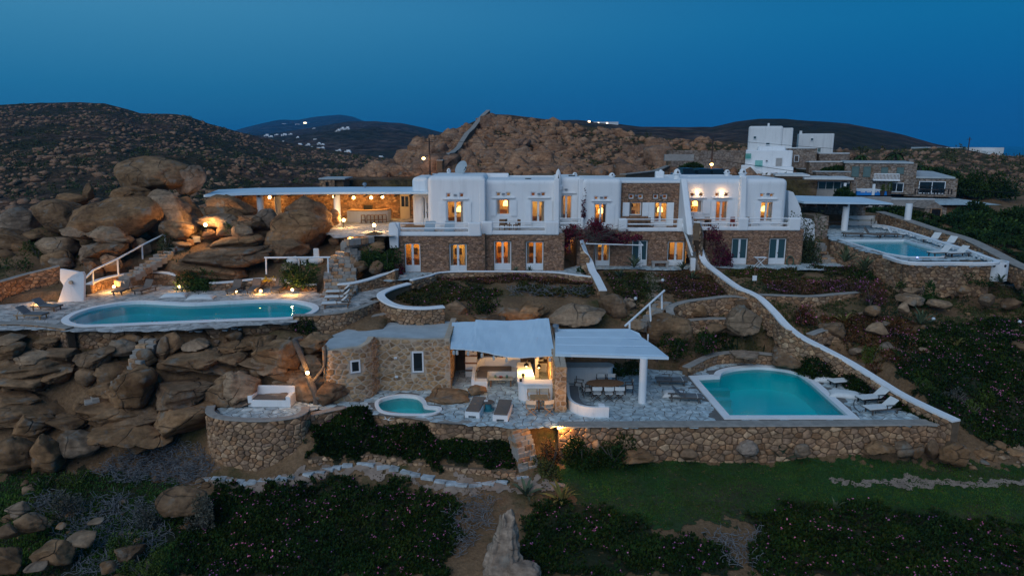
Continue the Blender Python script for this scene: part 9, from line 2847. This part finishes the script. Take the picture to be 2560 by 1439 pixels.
for px, py, w_, h_ in ((666, 343, 12, 5), (677, 345, 10, 4), (691, 340, 10, 3), (710, 340, 14, 4), (726, 338, 9, 3), (744, 347, 7, 4), (707, 357, 9, 3), (748, 366, 14, 5), (762, 370, 10, 4), (770, 366, 10, 5), (778, 372, 9, 4), (786, 358, 14, 7), (797, 362, 9, 4), (806, 365, 10, 4), (776, 376, 12, 4), (794, 376, 16, 5), (806, 373, 10, 4), (840, 382, 12, 4), (848, 379, 9, 4), (869, 384, 16, 6), (846, 330, 9, 5), (856, 327, 10, 6), (868, 326, 11, 6), (840, 332, 8, 3), (918, 393, 14, 3), (950, 396, 16, 4), (936, 400, 12, 3), (785, 323, 8, 2)):
  far_house(px, py, w_, h_, VL)
for px, py, w_, lab in ((1472, 305, 5, 'bright light of a house on the dark ridge'), (1515, 309, 60, 'long low lit house on the dark ridge')):
  p = PY(px, py, 500)
  t = thing('ridge_house', lab, 'house', p)
  s = 500 / F
  MB().b2(-w_ / 2 * s, w_ / 2 * s, 0, 6, -2, 1.2).build('walls', 'stucco_old', t)
  for k in range(2): MB().b2(-w_ / 3 * s + k * w_ * 0.35 * s, -w_ / 3 * s + k * w_ * 0.35 * s + 1.0, -0.2, 0, -0.2, 0.6).build('window', 'town_lit', t)
for px, py, lab in ((772, 308, 'first lit house on the far blue mountain'), (805, 309, 'second lit house on the far blue mountain'), (720, 312, 'pale house on the far blue mountain shoulder'), (753, 313, 'white house below the far mountain notch')):
  p = PY(px, py, 3300)
  t = thing('mountain_house', lab, 'house', p)
  MB().b2(-9, 9, -60, 10, -6, 4).build('walls', 'stucco', t)
  MB().b2(-6, 6, -61, -60, -3, 2).build('window', 'town_lit' if 'lit' in lab else 'dark_pane', t)

for nm_, sel in (('white_tower', -20), ('white_house', -18), ('stone_house', -22), ('stone_annex', -20), ('glass_pavilion', -15)):
  for ob in list(scene.objects):
    if ob.parent is None and ob.name.split('.')[0] == nm_: ob.rotation_euler = (0, 0, R(sel))
cover('understorey', 'dark low undergrowth below trees past the stone field wall', [(2230, 560), (2330, 545), (2450, 540), (2620, 560), (2640, 690), (2540, 655), (2460, 612), (2380, 585)], 'pine', 30, 61, L=(0.15, 0.36), W=(0.07, 0.13), k=7, hgt=0.5, patch=-0.35)

# ---------------------------------------------------------------- evening air
hz = MB().b2(-7000, 7000, -70, 8300, -21, 190)
hb = hz.build('haze', 'soil')
hb.data.materials.clear()
hm = bpy.data.materials.new('haze_air')
hm.use_nodes = True
hm.node_tree.nodes.clear()
ho_ = hm.node_tree.nodes.new('ShaderNodeOutputMaterial')
hv = hm.node_tree.nodes.new('ShaderNodeVolumePrincipled')
hv.inputs['Color'].default_value = (0.04, 0.5, 1.0, 1)
hv.inputs['Density'].default_value = 0.00013
hv.inputs['Anisotropy'].default_value = 0.0
hm.node_tree.links.new(hv.outputs['Volume'], ho_.inputs['Volume'])
hb.data.materials.append(hm)
tag(hb, 'thin blue evening haze over the valley and far hills', kind='stuff')
scene.cycles.volume_bounces = 0
